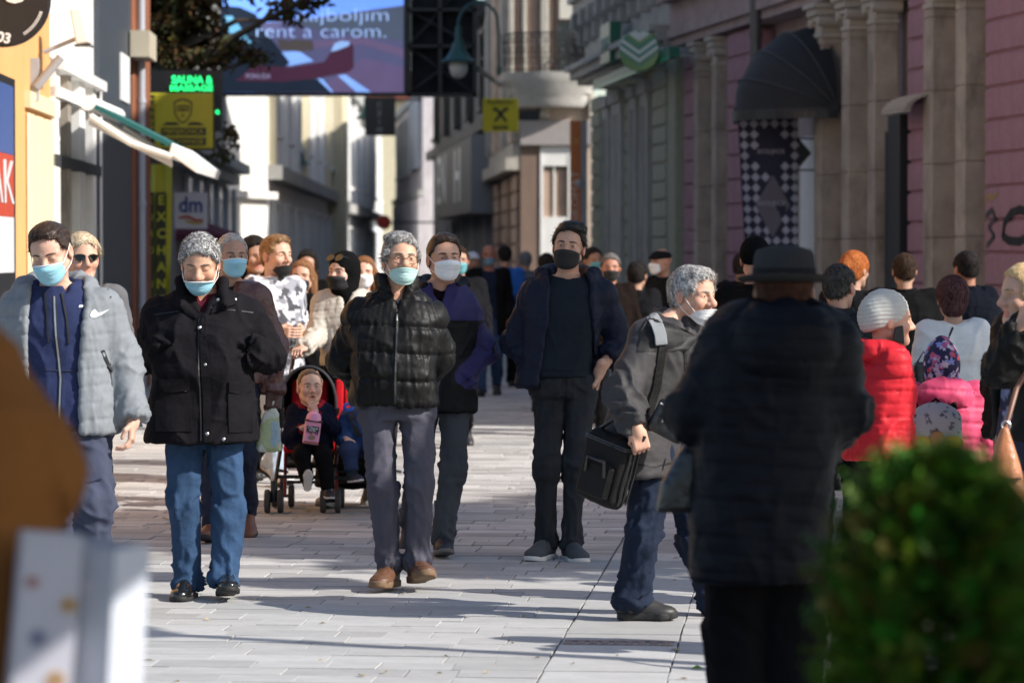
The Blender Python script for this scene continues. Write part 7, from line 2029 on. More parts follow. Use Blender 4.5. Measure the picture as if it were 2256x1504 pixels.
for sd in 'LR': J = p.J; F.cap(J['hip' + sd], J['kn' + sd], .060, .054, .02); F.tube(J['kn' + sd], J['an' + sd], .054, .044, .02); F.cap(J['kn' + sd], J['kn' + sd] + arr(0, 0, -.01), .054)
V, Fq = F.mesh(.008); p.finish('trousers', V + vnormals(V, Fq) * (.008 * (ridge(V * 14, 5) - .45))[:, None], Fq, M_bjean)
p.shoes(mat('black trainer', (.012, .012, .014), .7), M_solew, L=.17 / .62, h=.005, sole_h=.02, laces=M_solew)
q = MB()
box_ = empty('carton', tuple(P(688, 942, 19.50))); box_.rotation_euler = (0, R(8), R(8)); tag(box_, 'pink drink carton with rounded lid held by the boy in the stroller', 'carton')
M_pk = mat('pink card', (.72, .30, .44), .5); k5 = 19.5 / FPX
MB().box(-17 * k5, 17 * k5, -.03, .03, -36 * k5, 14 * k5).build('box', M_pk, box_, bevel=.003)
MB().lathe([(.047, 16 * k5), (.046, 24 * k5), (.038, 31 * k5), (.012, 36 * k5), (.012, 39 * k5)], 18).build('lid', M_pk, box_, smooth=True)
q = MB()
for i in range(12): q.lathe([(.002, 0), (.006, .004), (.006, .010), (.002, .014)], 6, c=(-.05 + i * .0091, -.033, 13 * k5))
q.build('drip_rim', mat('chocolate print', (.07, .02, .015), .5), box_)
MB().box(-13 * k5, 14 * k5, -.0335, -.031, -8 * k5, 4 * k5).build('label', mat('dark label', (.03, .025, .03), .5), box_)
for i in range(6): MB().box((-13 + i * 4.6) * k5, (-10.4 + i * 4.6) * k5, -.0334, -.0312, (-11 - (i % 3) * 2) * k5, -7.9 * k5).build('drip', mat('dark label', (.03, .025, .03), .5), box_)
text('lettering', 'Choco', M_sw, box_, (0, -.035, 0 * k5), (R(90), 0, 0), .026, width=22 * k5); text('lettering', 'milk', M_sw, box_, (0, -.035, -5.5 * k5), (R(90), 0, 0), .018, width=14 * k5)
MB().lathe([(.022, 0), (.022, .002)], 20, c=(0, 0, 0), M=Matrix.Translation((0, -.0315, -21 * k5)) @ Matrix.Rotation(R(90), 4, 'X') @ Matrix.Diagonal((1, .7, 1, 1))).build('oval_print', mat('oval print', (.25, .17, .12), .5), box_)
MB().box(-16.8 * k5, 16.8 * k5, -.0325, -.031, -35.5 * k5, -30 * k5).build('base_print', mat('chocolate band', (.30, .10, .09), .5), box_)

# ---- second child, mostly behind the old man
p = Person('toddler in shiny blue jacket strapped in the right stroller seat', 800, d=19.75, H=.95, lod=1, g=.8, face=0,
           px=dict(shL=(765, 915, .05), shR=(830, 915, .05), elL=(752, 965, -.02), wrL=(764, 968, -.14), elR=(845, 965, 0), wrR=(825, 975, -.12), hipL=(786, 990, .05), hipR=(815, 990, .05), knL=(768, 992, -.18), knR=(825, 995, -.18), anL=(775, 1045, -.2), anR=(830, 1045, -.2), neck=(800, 900, .03)), head=(805, 862, 0), hs=.86, hyaw=15, skin=(.60, .40, .32))
p.k = .6; p.J['fyL'] = 35; p.J['fpL'] = 6
p.body(child=True, hands={'L': dict(curl=.6, fdir=(.5, -.6, -.2), palm=(0, .3, -1), sc_=.58)}, hh=.006); p.hair(HAIRB, seed=5, hl=.01)
M_kb = nylon('shiny blue nylon', (.018, .05, .14), .35, .6)
p.jacket('jacket', M_kb, p.loc(0, 995)[2], rows=[(p.loc(0, 995)[2], 0, .02, .13, .10), (p.loc(0, 950)[2], 0, .02, .125, .10), (p.loc(0, 912)[2], 0, .03, .105, .08), (p.loc(0, 898)[2], 0, .03, .07, .06)], sr=(.07, .072, .06), wr=.008, neck=.06, seed=73, h=.008, k_=.03, wrist_cut=.1)
F = SDF()
for sd in 'LR': J = p.J; F.cap(J['hip' + sd], J['kn' + sd], .060, .056, .02); F.tube(J['kn' + sd], J['an' + sd] + arr(0, 0, .02), .056, .044, .02); F.cap(J['kn' + sd], J['kn' + sd] + arr(0, 0, -.01), .056)
V, Fq = F.mesh(.009); p.finish('trousers', V + vnormals(V, Fq) * (.008 * (ridge(V * 14, 5) - .45))[:, None], Fq, cloth('blue sweat cloth', (.03, .045, .10)))
p.shoes(mat('navy trainer', (.012, .018, .04), .7), M_solew, L=.16 / .6, h=.006)
F = SDF(); F.cap(p.J['anL'] + arr(0, 0, .05), p.J['anL'] + arr(0, 0, -.01), .034, .036, .01); V, Fq = F.mesh(.007); p.finish('sock', V, Fq, cloth('dark sock', (.03, .045, .05)), keep=False)
lx = lambda px, py: tuple(p.loc(px, py)[[0, 2]])
p.seam('harness', [lx(772, 905), lx(780, 930), lx(792, 960)], M_blk, 'jacket', w=.035, off=.004)
rg = empty('dummy_ring', tuple(P(767, 897, 19.52))); tag(rg, 'bright blue plastic dummy ring at the toddler chin', 'dummy'); MB().tube([(.025 * math.cos(a), .008 * math.sin(a * 2), .02 * math.sin(a)) for a in np.linspace(0, 6.283, 17)], .010, 8).build('ring', mat('blue plastic', (.01, .10, .5), .35), rg, smooth=True)

# ---- blond man in the white camouflage jacket
zt = 515
p = simple('blond man in white camouflage jacket, black mask pulled under his chin', 603, 516, 22.5, 38, [(.16, .085, .04), (.30, .17, .08), (.38, .24, .12)], None, denim('pale blue jeans', (.33, .40, .48), .2), lod=0, hs=1.13, mask=M_mblack, mz=(-.060, -.135), arms='bent', hyaw=8, skin=(.62, .40, .31), hem=.78, jkw=dict(h=.012), hairkw=dict(t=.011, hl=.014, extra=lambda E, Cp: E((0, -.035, .094), (.06, .06, .036), .03)), group=None, walk=.35, eyes='squint')
o = [c for c in p.root.children if c.name.startswith('jacket')][0]; V = verts(o); n1 = fbm(V * 20, 5, 2); n2 = fbm(V * 24 + 5, 9, 2)
C = np.tile(arr(.55, .55, .58), (len(V), 1)); C[n1 > .56] = (.24, .24, .27); C[n2 > .60] = (.05, .05, .06); set_col(o.data, C); o.data.materials.clear(); o.data.materials.append(mat('white camouflage cloth', (.5, .5, .5), .8, vcol=True, bump2=.4, b2scale=9))
for sh in [c for c in p.root.children if c.name.startswith('shoe')]: sh.data.materials.clear(); sh.data.materials.append(mat('white trainer', (.6, .58, .55), .7))

simple('young woman with long ginger hair and black mask in black jacket', 668, 570, 24.5, -8, [(.12, .05, .02), (.22, .10, .045), (.30, .16, .08)], lod=1, mask=M_mblack, mz=(-.02, -.12), skin=(.55, .36, .28), hairkw=dict(style='long', extra=LONG(.28), t=.012), group=None, hs=1.03)
simple('dark-haired woman behind the long-haired woman', 678, 551, 29, 0, HAIRD, lod=2, hairkw=dict(style='long', extra=LONG(.18), t=.025))
simple('person in black with thick dark hair behind the leather jacket', 557, 522, 23, 25, HAIRD, lod=2, hairkw=dict(style='long', extra=LONG(.14), t=.03), g=1.15, hs=1.06)
simple('ginger-haired woman in white mask behind the headscarf woman', 803, 562, 24, 0, [(.14, .06, .03), (.26, .13, .06)], lod=1, mask=M_mwhite, skin=(.62, .42, .34), hairkw=dict(style='long', extra=LONG(.16), t=.012), group=None)
simple('man in pale shirt and teal mask behind the purple jacket', 1010, 540, 27, 5, HAIRB, lod=1, mask=mat('mask teal', (.10, .30, .33), .8), skin=(.40, .24, .18), group=None, jk=M_cdark, jkw=dict(vneck=(1.25, .06, 1.46)))
p = simple('bald man in open black coat and blue jeans walking towards us', 1077, 537, 36.6, 0, [(.2, .1, .07)], M_cblack, denim('mid blue jeans', (.025, .05, .11), .3), lod=1, mask=mat('mask dull blue', (.14, .24, .33), .8), mz=(-.03, -.12), skin=(.30, .14, .10), nohair=True, group=None, walk=.45, jkw=dict(open_=[(.7, -.10, .10), (1.3, -.09, .09), (1.7, -.06, .06)]), hem=.72)
p.jacket('jumper', cloth('navy jumper', (.014, .022, .045)), .9 * p.k, dx=-.01, sleeves=False, neck=.07)
simple('person in bright blue jacket walking away in the distance', 1112, 540, 39, 180, HAIRD, nylon('bright blue nylon', (.015, .09, .34), .5), lod=2)
p = simple('person in white baseball cap in the distance', 1040, 553, 41, 20, HAIRD, M_cdark, lod=2, nohair=True)
p.head_sdf('cap', mat('white cap cloth', (.6, .6, .64), .8), lambda E, Cp, F: (E((0, .012, .05), (.085, .104, .075)), E((0, -.11, .045), (.06, .075, .012), .02), F.plane(p.T((0, 0, .02)), (0, 0, -1))))
simple('grey-haired person in grey coat walking away in the distance', 1158, 553, 44, 180, [(.12, .12, .12), (.2, .2, .2)], cloth('blue grey coat', (.10, .11, .125)), lod=2)
simple('dark-haired person in black left of the tall man', 1204, 556, 33, 170, HAIRD, M_cblack, lod=2)
simple('dark-haired man with teal mask right of the tall man', 1303, 543, 31, 25, HAIRD, M_cdark, lod=2, mask=mat('mask teal', (.10, .30, .33), .8), hs=1.03, skin=(.33, .19, .13))
simple('grey-haired man with black mask in brown coat', 1345, 556, 28.5, 0, [(.10, .09, .085), (.2, .19, .18)], cloth('dark brown coat', (.022, .014, .012)), lod=1, mask=M_mblack, mz=(-.02, -.12), skin=(.42, .22, .16), hs=1.04, group=None, jkw=dict(vneck=(1.2, .06, 1.45)))
simple('stooped person in dark coat seen from behind in the middle', 1402, 574, 29, 165, HAIRD, M_cdark, lod=1, hs=1.04, g=1.2)
p = simple('man in flat cap and white mask with long dark coat, facing left', 1462, 546, 30, -55, HAIRD, M_cdark, lod=1, mask=M_mwhite, nohair=True, skin=(.45, .27, .2), hem=.5, group=None)
p.head_sdf('flat_cap', cloth('dark cap wool', (.02, .02, .022)), lambda E, Cp, F: (E((0, .0, .055), (.088, .11, .055)), E((0, -.085, .035), (.06, .06, .014), .03), F.plane(p.T((0, 0, .022)), (0, 0, -1))))
simple('dark-haired person in black beside the checkered banner', 1634, 556, 30, 150, HAIRD, M_cblack, lod=1, hs=1.03, skin=(.3, .17, .12))
p = simple('man in black knitted beanie walking away behind the grey hat', 1662, 522, 18.6, 165, HAIRD, M_cblack, lod=1, nohair=True, skin=(.45, .27, .2), group=None, g=1.12)
p.head_sdf('beanie', cloth('black beanie knit', (.010, .010, .011)), lambda E, Cp, F: (E((0, .016, .040), (.088, .110, .098)), F.plane(p.T((0, 0, -.012)), p.HR @ arr(0, -.25, -1))), disp=lambda L: .0015 * np.sin(np.arctan2(L[:, 0], L[:, 1]) * 60))
simple('man with cropped dark hair in navy jacket, walking away', 1848, 577, 17.6, 172, [(.02, .018, .016), (.07, .065, .06)], nylon('dark navy nylon', (.010, .012, .018), .6), lod=1, hyaw=-20, hairkw=dict(t=.007), skin=(.45, .27, .2), group=None, g=1.1, collar=.05, hs=1.04)
def pony(E, Cp): E((0, .10, .05), (.035, .035, .035), .02); Cp((0, .125, .03), (.02, .12, -.16), .034, .022, .02)
simple('red-haired woman with long ponytail seen from behind', 1880, 551, 22, 160, [(.22, .05, .012), (.40, .11, .03), (.5, .17, .05)], M_cdark, lod=1, hairkw=dict(style='long', extra=pony, t=.016), hs=1.04, hyaw=-15, group=None)
simple('broad man in black coat walking away by the pink pilaster', 1993, 556, 23.5, 178, HAIRB, M_cblack, lod=1, g=1.25, shw=.205, hem=.6, hs=1.03, group=None)
simple('man in dark coat near the graffiti pilaster, turned away', 2132, 551, 24, 195, HAIRD, cloth('navy coat', (.008, .011, .02)), lod=1, g=1.15, hs=1.04, skin=(.35, .17, .11), group=None)
# ---- woman in the white jumper
p = simple('woman in white jumper with dark red hair and thin bag strap', 2100, 607, 18.6, 180, [(.03, .010, .010), (.07, .03, .03), (.12, .06, .06)], cloth('white jumper wool', (.68, .68, .66), .95), lod=1, g=1.12, arms='bent', hairkw=dict(t=.022, style='long', extra=lambda E, Cp: E((0, .06, -.06), (.06, .055, .05), .03), amp=.008), hs=1.02, group=None, collar=.0, hem=.88)
cd = p.Ri @ arr(0, 1, 0)
p.seam('bag_strap', [p.loc(2128, 660), p.loc(2095, 720), p.loc(2060, 790)], M_blk, 'jacket', w=.012, off=.004, dirv=cd, is3d=True)
sb = empty('small_handbag', tuple(P(2035, 835, 18.35))); tag(sb, 'small black handbag at the hip of the woman in white', 'bag'); F = SDF(); F.box((0, 0, 0), (.06, .035, .10), .025, .01); V, Fq = F.mesh(.01); put('body', mesh_np('body', V, Fq), M_bagl, sb); MB().tube([(-.04, 0, .09), (0, 0, .16), (.04, 0, .09)], .006, 6).build('strap', M_bagl, sb)

# ---- boy in red jacket with the beanie
p = simple('boy in red padded jacket and pale beanie, black mask hanging loose', 1935, 648, 14.6, 118, HAIRB, nylon('red padded nylon', (.52, .018, .028), .5, .5), lod=1, hs=.98, nohair=True, skin=(.55, .34, .26), g=1.12, hem=.86, hyaw=-22, group=None, hands=False, pxj=dict(elL=(1962, 880, -.06), wrL=(1945, 975, -.06)), jkw=dict(quilt=.06, qa=.008, hood=1.15, collar=None, h=.009))
p.J['head'] = p.loc(1958, 706, 0)
for c in [c for c in p.root.children if c.name.split('.')[0] in ('body', 'eyebrow')]: bpy.data.objects.remove(c)
p.J['neck'] = p.J['head'] + arr(0, .02, -.15); p.body(hands={}, child=True, hh=.006, brow=(.05, .03, .02))
M_bean = cloth('pale heather knit', (.46, .45, .42), .95)
p.head_sdf('beanie', M_bean, lambda E, Cp, F: (E((0, .022, .042), (.094, .118, .108)), E((0, .07, .0), (.08, .07, .08), .04), F.plane(p.T((0, .0, -.015)), p.HR @ arr(0, -.38, -1), k=.01)), disp=lambda L: .0012 * np.sin(L[:, 2] * 330 + 3 * np.sin(L[:, 0] * 20 + L[:, 1] * 16)) + .004 * (ridge(L * arr(10, 10, 40), 3) - .4))
q = MB(); 
pts = [p.T((.055, -.055, -.02)), p.T((.078, -.02, -.03)), p.T((.082, .0, -.09)), p.T((.058, -.06, -.11))]
q.prism([Vector(x) for x in pts], tuple(p.HR @ arr(.012, 0, 0))); pts = [p.T((-.055, -.055, -.02)), p.T((-.080, -.01, -.03)), p.T((-.084, .0, -.09)), p.T((-.06, -.06, -.11))]; q.prism([Vector(x) for x in pts], tuple(p.HR @ arr(-.012, 0, 0)))
q.build('face_mask', mat('black dotted mask', (.014, .014, .016), .8), p.root, bevel=.004)
# ---- girl in pink
p = simple('small girl in pink padded jacket and flowered navy hat', 2076, 752, 15.3, 180, HAIRB, nylon('pink padded nylon', (.62, .075, .16), .5, .5), cloth('pale leggings', (.5, .45, .46)), lod=1, hs=.94, nohair=True, skin=(.55, .34, .26), g=1.5, shw=.24, hem=.85, group=None, hands=False, jkw=dict(quilt=.075, qa=.010, hood=None, h=.009, collar=None, sr=(.095, .095, .085), wr=.008, g=1.55,
           extra=lambda F: F.ell((0, .10, .96), (.125, .075, .075), .03)))
o = p.head_sdf('hat', mat('flowered hat cloth', (.03, .03, .1), .85, vcol=True), lambda E, Cp, F: (E((0, .012, .03), (.090, .104, .120)), Cp((0, .02, .0), (0, .02, -.06), .088, .086, .03), E((0, .02, .14), (.03, .03, .022), .02), F.plane(p.T((0, 0, -.085)), (0, 0, -1))), disp=lambda L: .004 * (ridge(L * arr(14, 14, 24), 3) - .4))
V = verts(o); patch_cols(o, V, 150, [(.40, .10, .22), (.45, .40, .55), (.20, .25, .55), (.5, .06, .10), (.55, .5, .6)], (.014, .014, .06), 4, .013)
bk = empty('backpack', tuple(P(2062, 945, 15.08))); tag(bk, 'grey spotted backpack with yellow flaps on the girl in pink', 'backpack')
F = SDF(); F.box((0, 0, -.02), (.125, .06, .115), .055, .01); F.ell((0, 0, .06), (.10, .055, .07), .03); V, Fq = F.mesh(.009); o = put('bag', mesh_np('bag', V, Fq), mat('spotted bag cloth', (.3, .33, .34), .8, vcol=True), bk); patch_cols(o, V, 110, [(.05, .055, .06), (.10, .11, .12)], (.30, .33, .34), 6, .010)
for sx in (-1, 1):
    F = SDF(); F.ell((sx * .075, -.060, -.06), (.05, .02, .032), .004); V, Fq = F.mesh(.007); put('flap', mesh_np('flap', V, Fq), mat('mustard felt', (.50, .26, .02), .9), bk)
F = SDF(); F.ell((0, -.064, -.05), (.04, .018, .045), .004); V, Fq = F.mesh(.007); put('patch', mesh_np('patch', V, Fq), mat('tan felt', (.33, .17, .07), .9), bk)
for sx in (-1, 1): MB().tube([(sx * .09, .03, .10), (sx * .10, .10, .15), (sx * .10, .2, .12)], .016, 8).build('strap', M_cdark, bk)
MB().tube([(-.03, .0, .115), (0, -.005, .145), (.03, 0, .115)], .007, 6).build('loop', M_cdark, bk)

# ---- right edge: woman with the tan handbag, man behind her
p = simple('grey-haired man in black jacket behind the blonde woman', 2300, 566, 14.8, 172, [(.18, .17, .16), (.35, .34, .32)], nylon('soft black nylon', (.014, .014, .014), .6, .6), M_jean, lod=1, hyaw=30, skin=(.5, .3, .22), g=1.12, group=None, mask=M_mblack, jkw=dict(quilt=.12, qa=.006))
p = simple('blonde woman in black jacket and flowered dress, hand raised to her face', 2278, 575, 12.6, -72, [(.42, .27, .12), (.60, .43, .22), (.68, .52, .30)], nylon('black soft jacket', (.012, .012, .012), .55, .6), M_jean, lod=1, hs=1.02, skin=(.60, .38, .29), g=1.08, group=None, hem=1.0, hairkw=dict(style='long', extra=LONG(.12), t=.014),
           pxj=dict(shL=(2262, 725, -.17), elL=(2205, 815, -.22), wrL=(2250, 722, -.30)), jkw=dict(open_=[(.8, -.07, .07), (1.7, -.06, .06)], sr=(.074, .080, .058)))
for c in [c for c in p.root.children if c.name.split('.')[0] == 'body']: bpy.data.objects.remove(c)
p.body(hands={'L': dict(curl=.5, fdir=tuple(p.Ri @ arr(.25, 0, 1)), palm=tuple(p.Ri @ arr(.8, .3, 0)))}, hh=.006, brow=(.2, .12, .06))
F = SDF(); F.loft([(.52, 0, 0, .21, .17), (.95, 0, 0, .175, .135), (1.1, 0, 0, .155, .12), (1.3, 0, 0, .17, .125), (1.40, 0, 0, .12, .09)], 2.2, .02); V, Fq = F.mesh(.010); V = V + vnormals(V, Fq) * (.014 * (ridge(V * arr(9, 9, 2), 4) - .45))[:, None]
o = p.finish('dress', V, Fq, mat('flowered dress cloth', (.03, .03, .06), .85, vcol=True)); patch_cols(o, V, 130, [(.16, .18, .30), (.24, .26, .36), (.30, .08, .10), (.10, .13, .30), (.45, .38, .36)], (.012, .013, .035), 8, .035)
hb = empty('tan_handbag', tuple(P(2207, 940, 12.0))); tag(hb, 'large tan leather handbag hanging by the blonde woman', 'bag')
F = SDF(); F.loft([(-.30, 0, 0, .062, .05), (-.24, 0, 0, .070, .06), (-.15, 0, 0, .060, .05), (-.03, .01, 0, .022, .022), (.0, .015, 0, .012, .015)], 2.6, .02); V, Fq = F.mesh(.007); V[:, 0] += V[:, 2] * -.10; put('body', mesh_np('body', V + vnormals(V, Fq) * (.006 * (ridge(V * arr(12, 12, 5), 3) - .45))[:, None], Fq), mat('tan leather', (.42, .16, .065), .42, var=.12, vscale=8, bump2=.3, b2scale=20), hb)
MB().box(-.060, .066, -.064, -.05, -.195, -.188).build('seam', mat('dark tan', (.12, .045, .02), .6), hb)
MB().tube([(.015, 0, -.01), (.035, .02, .05), (.07, .08, .14), (.12, .16, .2)], .010, 8).build('strap', mat('dark tan leather', (.14, .05, .022), .5), hb, smooth=True); MB().tube([(.018 + .016 * math.cos(a), -.0, .005 + .016 * math.sin(a)) for a in np.linspace(0, 6.283, 13)], .004, 6).build('ring', M_zip, hb)
# ---- woman with sunglasses behind the young man
p = simple('blonde woman with dark sunglasses behind the young man in grey', 180, 512, 17.2, 12, [(.38, .27, .16), (.58, .46, .30), (.7, .6, .45)], cloth('grey coat', (.12, .12, .125)), lod=1, skin=(.58, .36, .27), hs=1.06, group=None, hyaw=10, hairkw=dict(t=.020, hl=.0, comb=(.8, -.3, -.4)))
q = MB()
for sx in (-1, 1): q.prism([Vector(p.T((sx * .006 + sx * .054 * u_, -.114 + .026 * u_ ** 2, .004 + .018 * v_))) for u_, v_ in ((.05, .6), (.5, 1), (1, .7), (.95, -.5), (.55, -1.1), (.1, -.5))], tuple(p.HR @ arr(0, .006, 0)))
q.tube([Vector(p.T((.062, -.085, .01))), Vector(p.T((.084, .0, .01)))], .004, 6); q.tube([Vector(p.T((-.062, -.085, .01))), Vector(p.T((-.084, .0, .01)))], .004, 6); q.build('sunglasses', mat('black lens', (.005, .005, .006), .08), p.root)

# ---- foreground: woman in the grey hat seen from behind
p = Person('person in grey felt hat and long navy padded coat seen from behind', 1690, d=9.7, H=1.68, g=1.2, face=180, lod=1, shw=.215, walk=.0,
           px=dict(shL=(1822, 762, 0), shR=(1622, 762, 0), elL=(1846, 900, .02), wrL=(1800, 985, .26), elR=(1540, 905, .02), wrR=(1590, 985, .26), neck=(1722, 680, 0)), head=(1728, 646, .03), hs=1.06, hyaw=-6, skin=(.35, .2, .14))
p.body(hands={}, hh=.008); p.hair([(.04, .015, .01), (.09, .04, .025)], t=.012, seed=4, blades=200, nape=-.08)
M_coat = nylon('navy padded coat nylon', (.006, .008, .016), .6, .5)
hz = p.loc(0, 1272)[2]
p.jacket('coat', M_coat, hz, rows=[(hz, .035, 0, .195, .165), (.80, .025, 0, .20, .165), (1.0, .0, 0, .205, .165), (1.25, 0, 0, .215, .165), (1.38, 0, 0, .18, .14), (1.46, 0, 0, .12, .10)], sr=(.095, .095, .075), quilt=.055, qa=.008, wr=.008, neck=.065, seed=91, h=.010, k_=.06, hood=None,
         extra=lambda F: (F.ell((-.045, .125, 1.36), (.15, .085, .13), .03), F.cap((-.15, .06, 1.425), (.06, .06, 1.425), .045, .045, .05)))
p.trousers(M_bjean, r=(.115, .10, .085), seed=92); p.shoes(M_bshoe, M_soleb)
q = MB(); q.tube([tuple(p.J['head'] * 0 + p.T((.17 * math.cos(a) * .9, .01 + .19 * math.sin(a) * .9, -1))) for a in (0, 1)], .001, 3)
F = SDF(); c = p.T((0, .0, .055))
M_felt = cloth('grey felt', (.06, .06, .063), .95)
hat = bpy.data.objects.new('hat', None)
hb_ = MB()
NA = 48; prof = [(.090, -.002), (.100, .0), (.110, -.004), (.124, -.004), (.136, .004), (.139, .010), (.135, .011), (.123, .001), (.108, .003), (.098, .010), (.092, .016), (.090, .05), (.086, .078), (.078, .094), (.060, .101), (.030, .094), (.0005, .088)]
V = []
for (r, z) in prof:
    for k in range(NA):
        a = 2 * math.pi * k / NA; rx = r * (1.0); ry = r * 1.18
        zz = z + (.010 * abs(math.sin(a)) * max(0, (r - .1) / .025) if r > .1 and z < .02 else 0) + (-.016 * math.cos(a * 2) * (z > .08) * (1 - r / .09))
        V.append(Vector(p.T(arr(rx * math.cos(a), .01 + ry * math.sin(a), (.034) + zz))))
N_ = len(prof); Fh = [(i * NA + k, i * NA + (k + 1) % NA, (i + 1) * NA + (k + 1) % NA, (i + 1) * NA + k) for i in range(N_ - 1) for k in range(NA)]
bpy.data.objects.remove(hat); MB().add(V, Fh).build('hat', M_felt, p.root, smooth=True)
hbnd = MB(); ring = lambda r, z: [Vector(p.T(arr(r * math.cos(a), .01 + r * 1.18 * math.sin(a), (.034) + z))) for a in np.linspace(0, 2 * math.pi, NA, endpoint=False)]
r1, r2 = ring(.0935, .016), ring(.0925, .040); hbnd.add(r1 + r2, [(k, (k + 1) % NA, NA + (k + 1) % NA, NA + k) for k in range(NA)]).build('hat_band', cloth('dark hat band', (.03, .03, .033)), p.root, smooth=True)
fbg = empty('black_shoulder_bag', tuple(P(1512, 1045, 9.75))); tag(fbg, 'slack black shoulder bag at the left hip of the person in the hat', 'bag')
F = SDF(); F.loft([(-.115, -.01, 0, .085, .05), (-.03, 0, 0, .080, .05), (.06, .02, 0, .05, .04), (.13, .04, 0, .02, .02)], 2.6, .02); V, Fq = F.mesh(.009); put('bag', mesh_np('bag', V, Fq), M_bagl, fbg); MB().tube([(.04, 0, .12), (.05, -.08, .3), (.06, -.10, .46)], .012, 8).build('strap', M_bagl, fbg, smooth=True)

# ---- foreground left: camel coat arm with paper bags
p = Person('person in camel coat at the left edge, arm bent, carrying paper bags', -175, d=4.8, H=1.78, g=1.05, face=168, lod=1, walk=0,
           px=dict(shR=(-95, 800, .0), elR=(76, 1045, .0), wrR=(-95, 1010, .28), shL=(-480, 740, 0), elL=(-520, 1100, 0), wrL=(-500, 1400, .1)), skin=(.5, .3, .22))
p.body(hands={'R': dict(curl=.8)}, hh=.008); p.hair(HAIRB, seed=9)
p.jacket('coat', cloth('camel coat wool', (.23, .095, .028), .9), .75, g=1.06, sr=(.068, .070, .060), wr=.008, neck=.06, collar=.05, seed=95, h=.010)
p.trousers(M_bjean); p.shoes(M_bshoe, M_soleb)
pp_ = empty('paper_bag', tuple(P(205, 1240, 4.72))); pp_.rotation_euler = (R(0), R(4), R(-28)); tag(pp_, 'white paper carrier bag with faint round prints hanging from the camel arm', 'bag')
q = MB(); w_, t_, h_ = .068, .045, .36
M_pap = mat('white paper', (.52, .55, .62), .7, var=.05)
for (x0, x1, y0, y1) in ((-w_, w_, -t_, -t_ + .002), (-w_, w_, t_ - .002, t_), (-w_, -w_ + .002, -t_, t_), (w_ - .002, w_, -t_, t_)): q.box(x0, x1, y0, y1, -h_, .03)
q.box(-w_, w_, -t_, t_, -h_, -h_ + .002); q.build('body', M_pap, pp_)
for (x, z, r, c) in ((-.02, -.09, .018, (.45, .5, .62)), (.03, -.2, .016, (.55, .42, .5)), (-.03, -.27, .02, (.55, .56, .66)), (.02, -.03, .014, (.62, .6, .66))): MB().lathe([(r, 0), (r, .0015)], 20, M=Matrix.Translation((x, -t_ - .001, z)) @ Matrix.Rotation(R(90), 4, 'X')).build('print', mat('print %.2f' % c[0] + '%.2f' % c[1], c, .7), pp_)
p2_ = empty('paper_bag', tuple(P(105, 1250, 4.62))); p2_.rotation_euler = (0, R(5), R(14)); tag(p2_, 'printed paper bag with coloured rings beside the white one', 'bag')
q = MB(); w_, t_, h_ = .045, .03, .36
for (x0, x1, y0, y1) in ((-w_, w_, -t_, -t_ + .002), (-w_, w_, t_ - .002, t_), (-w_, -w_ + .002, -t_, t_), (w_ - .002, w_, -t_, t_)): q.box(x0, x1, y0, y1, -h_, .05)
q.box(-w_, w_, -t_, t_, -h_, -h_ + .002); q.build('body', mat('greyish paper', (.42, .42, .48), .7, var=.05), p2_)
for (x, z, r, c) in ((-.01, -.10, .013, (.2, .22, .32)), (.02, -.16, .014, (.42, .27, .14)), (-.02, -.23, .012, (.38, .28, .2)), (.01, -.29, .016, (.1, .18, .36)), (.03, -.05, .012, (.44, .28, .12)), (-.025, -.02, .01, (.35, .2, .2)), (.03, -.22, .010, (.15, .24, .36))):
    MB().lathe([(r, 0), (r, .0015), (r * .55, .0016), (r * .55, 0)], 20, M=Matrix.Translation((x, -t_ - .001, z)) @ Matrix.Rotation(R(90), 4, 'X')).build('print', mat('print %.2f' % c[0] + '%.2f' % c[1], c, .7), p2_)

# ---- potted conifer in the foreground
pl = empty('potted_conifer', (P(2068, 0, 4.9).x, 4.9, 0)); tag(pl, 'potted green conifer bush in the right foreground', 'plant')
MB().lathe([(.16, 0), (.20, .40), (.225, .42), (.225, .47), (.20, .47), (.195, .44), (.02, .44)], 28).build('pot', mat('grey pot', (.12, .12, .12), .8, var=.2), pl, smooth=True)
MB().tube([(0, 0, .42), (.01, 0, .8), (0, 0, 1.25)], [.018, .013, .004], 8).build('trunk', M_bark, pl)
M_thuja = mat('conifer sprays', (.03, .07, .01), .6, vcol=True, spec=.35)
rs = np.random.RandomState(12); NS = 6400
th = rs.uniform(0, 2 * math.pi, NS); zz = .46 + .85 * rs.uniform(0, 1, NS) ** .85
rmax = .158 * np.interp(zz, [.46, .8, 1.0, 1.1, 1.18, 1.24, 1.28, 1.31], [.6, .85, .92, .9, .8, .6, .35, .05]); rad = rmax * rs.uniform(.1, 1.08, NS) ** .6
keep = fbm(np.stack([np.cos(th) * 2.2, np.sin(th) * 2.2, zz * 6], 1), 4, 2) > .29
th, zz, rad = th[keep], zz[keep], rad[keep]; NS = len(th)
VV = []; FF = []; CC = []
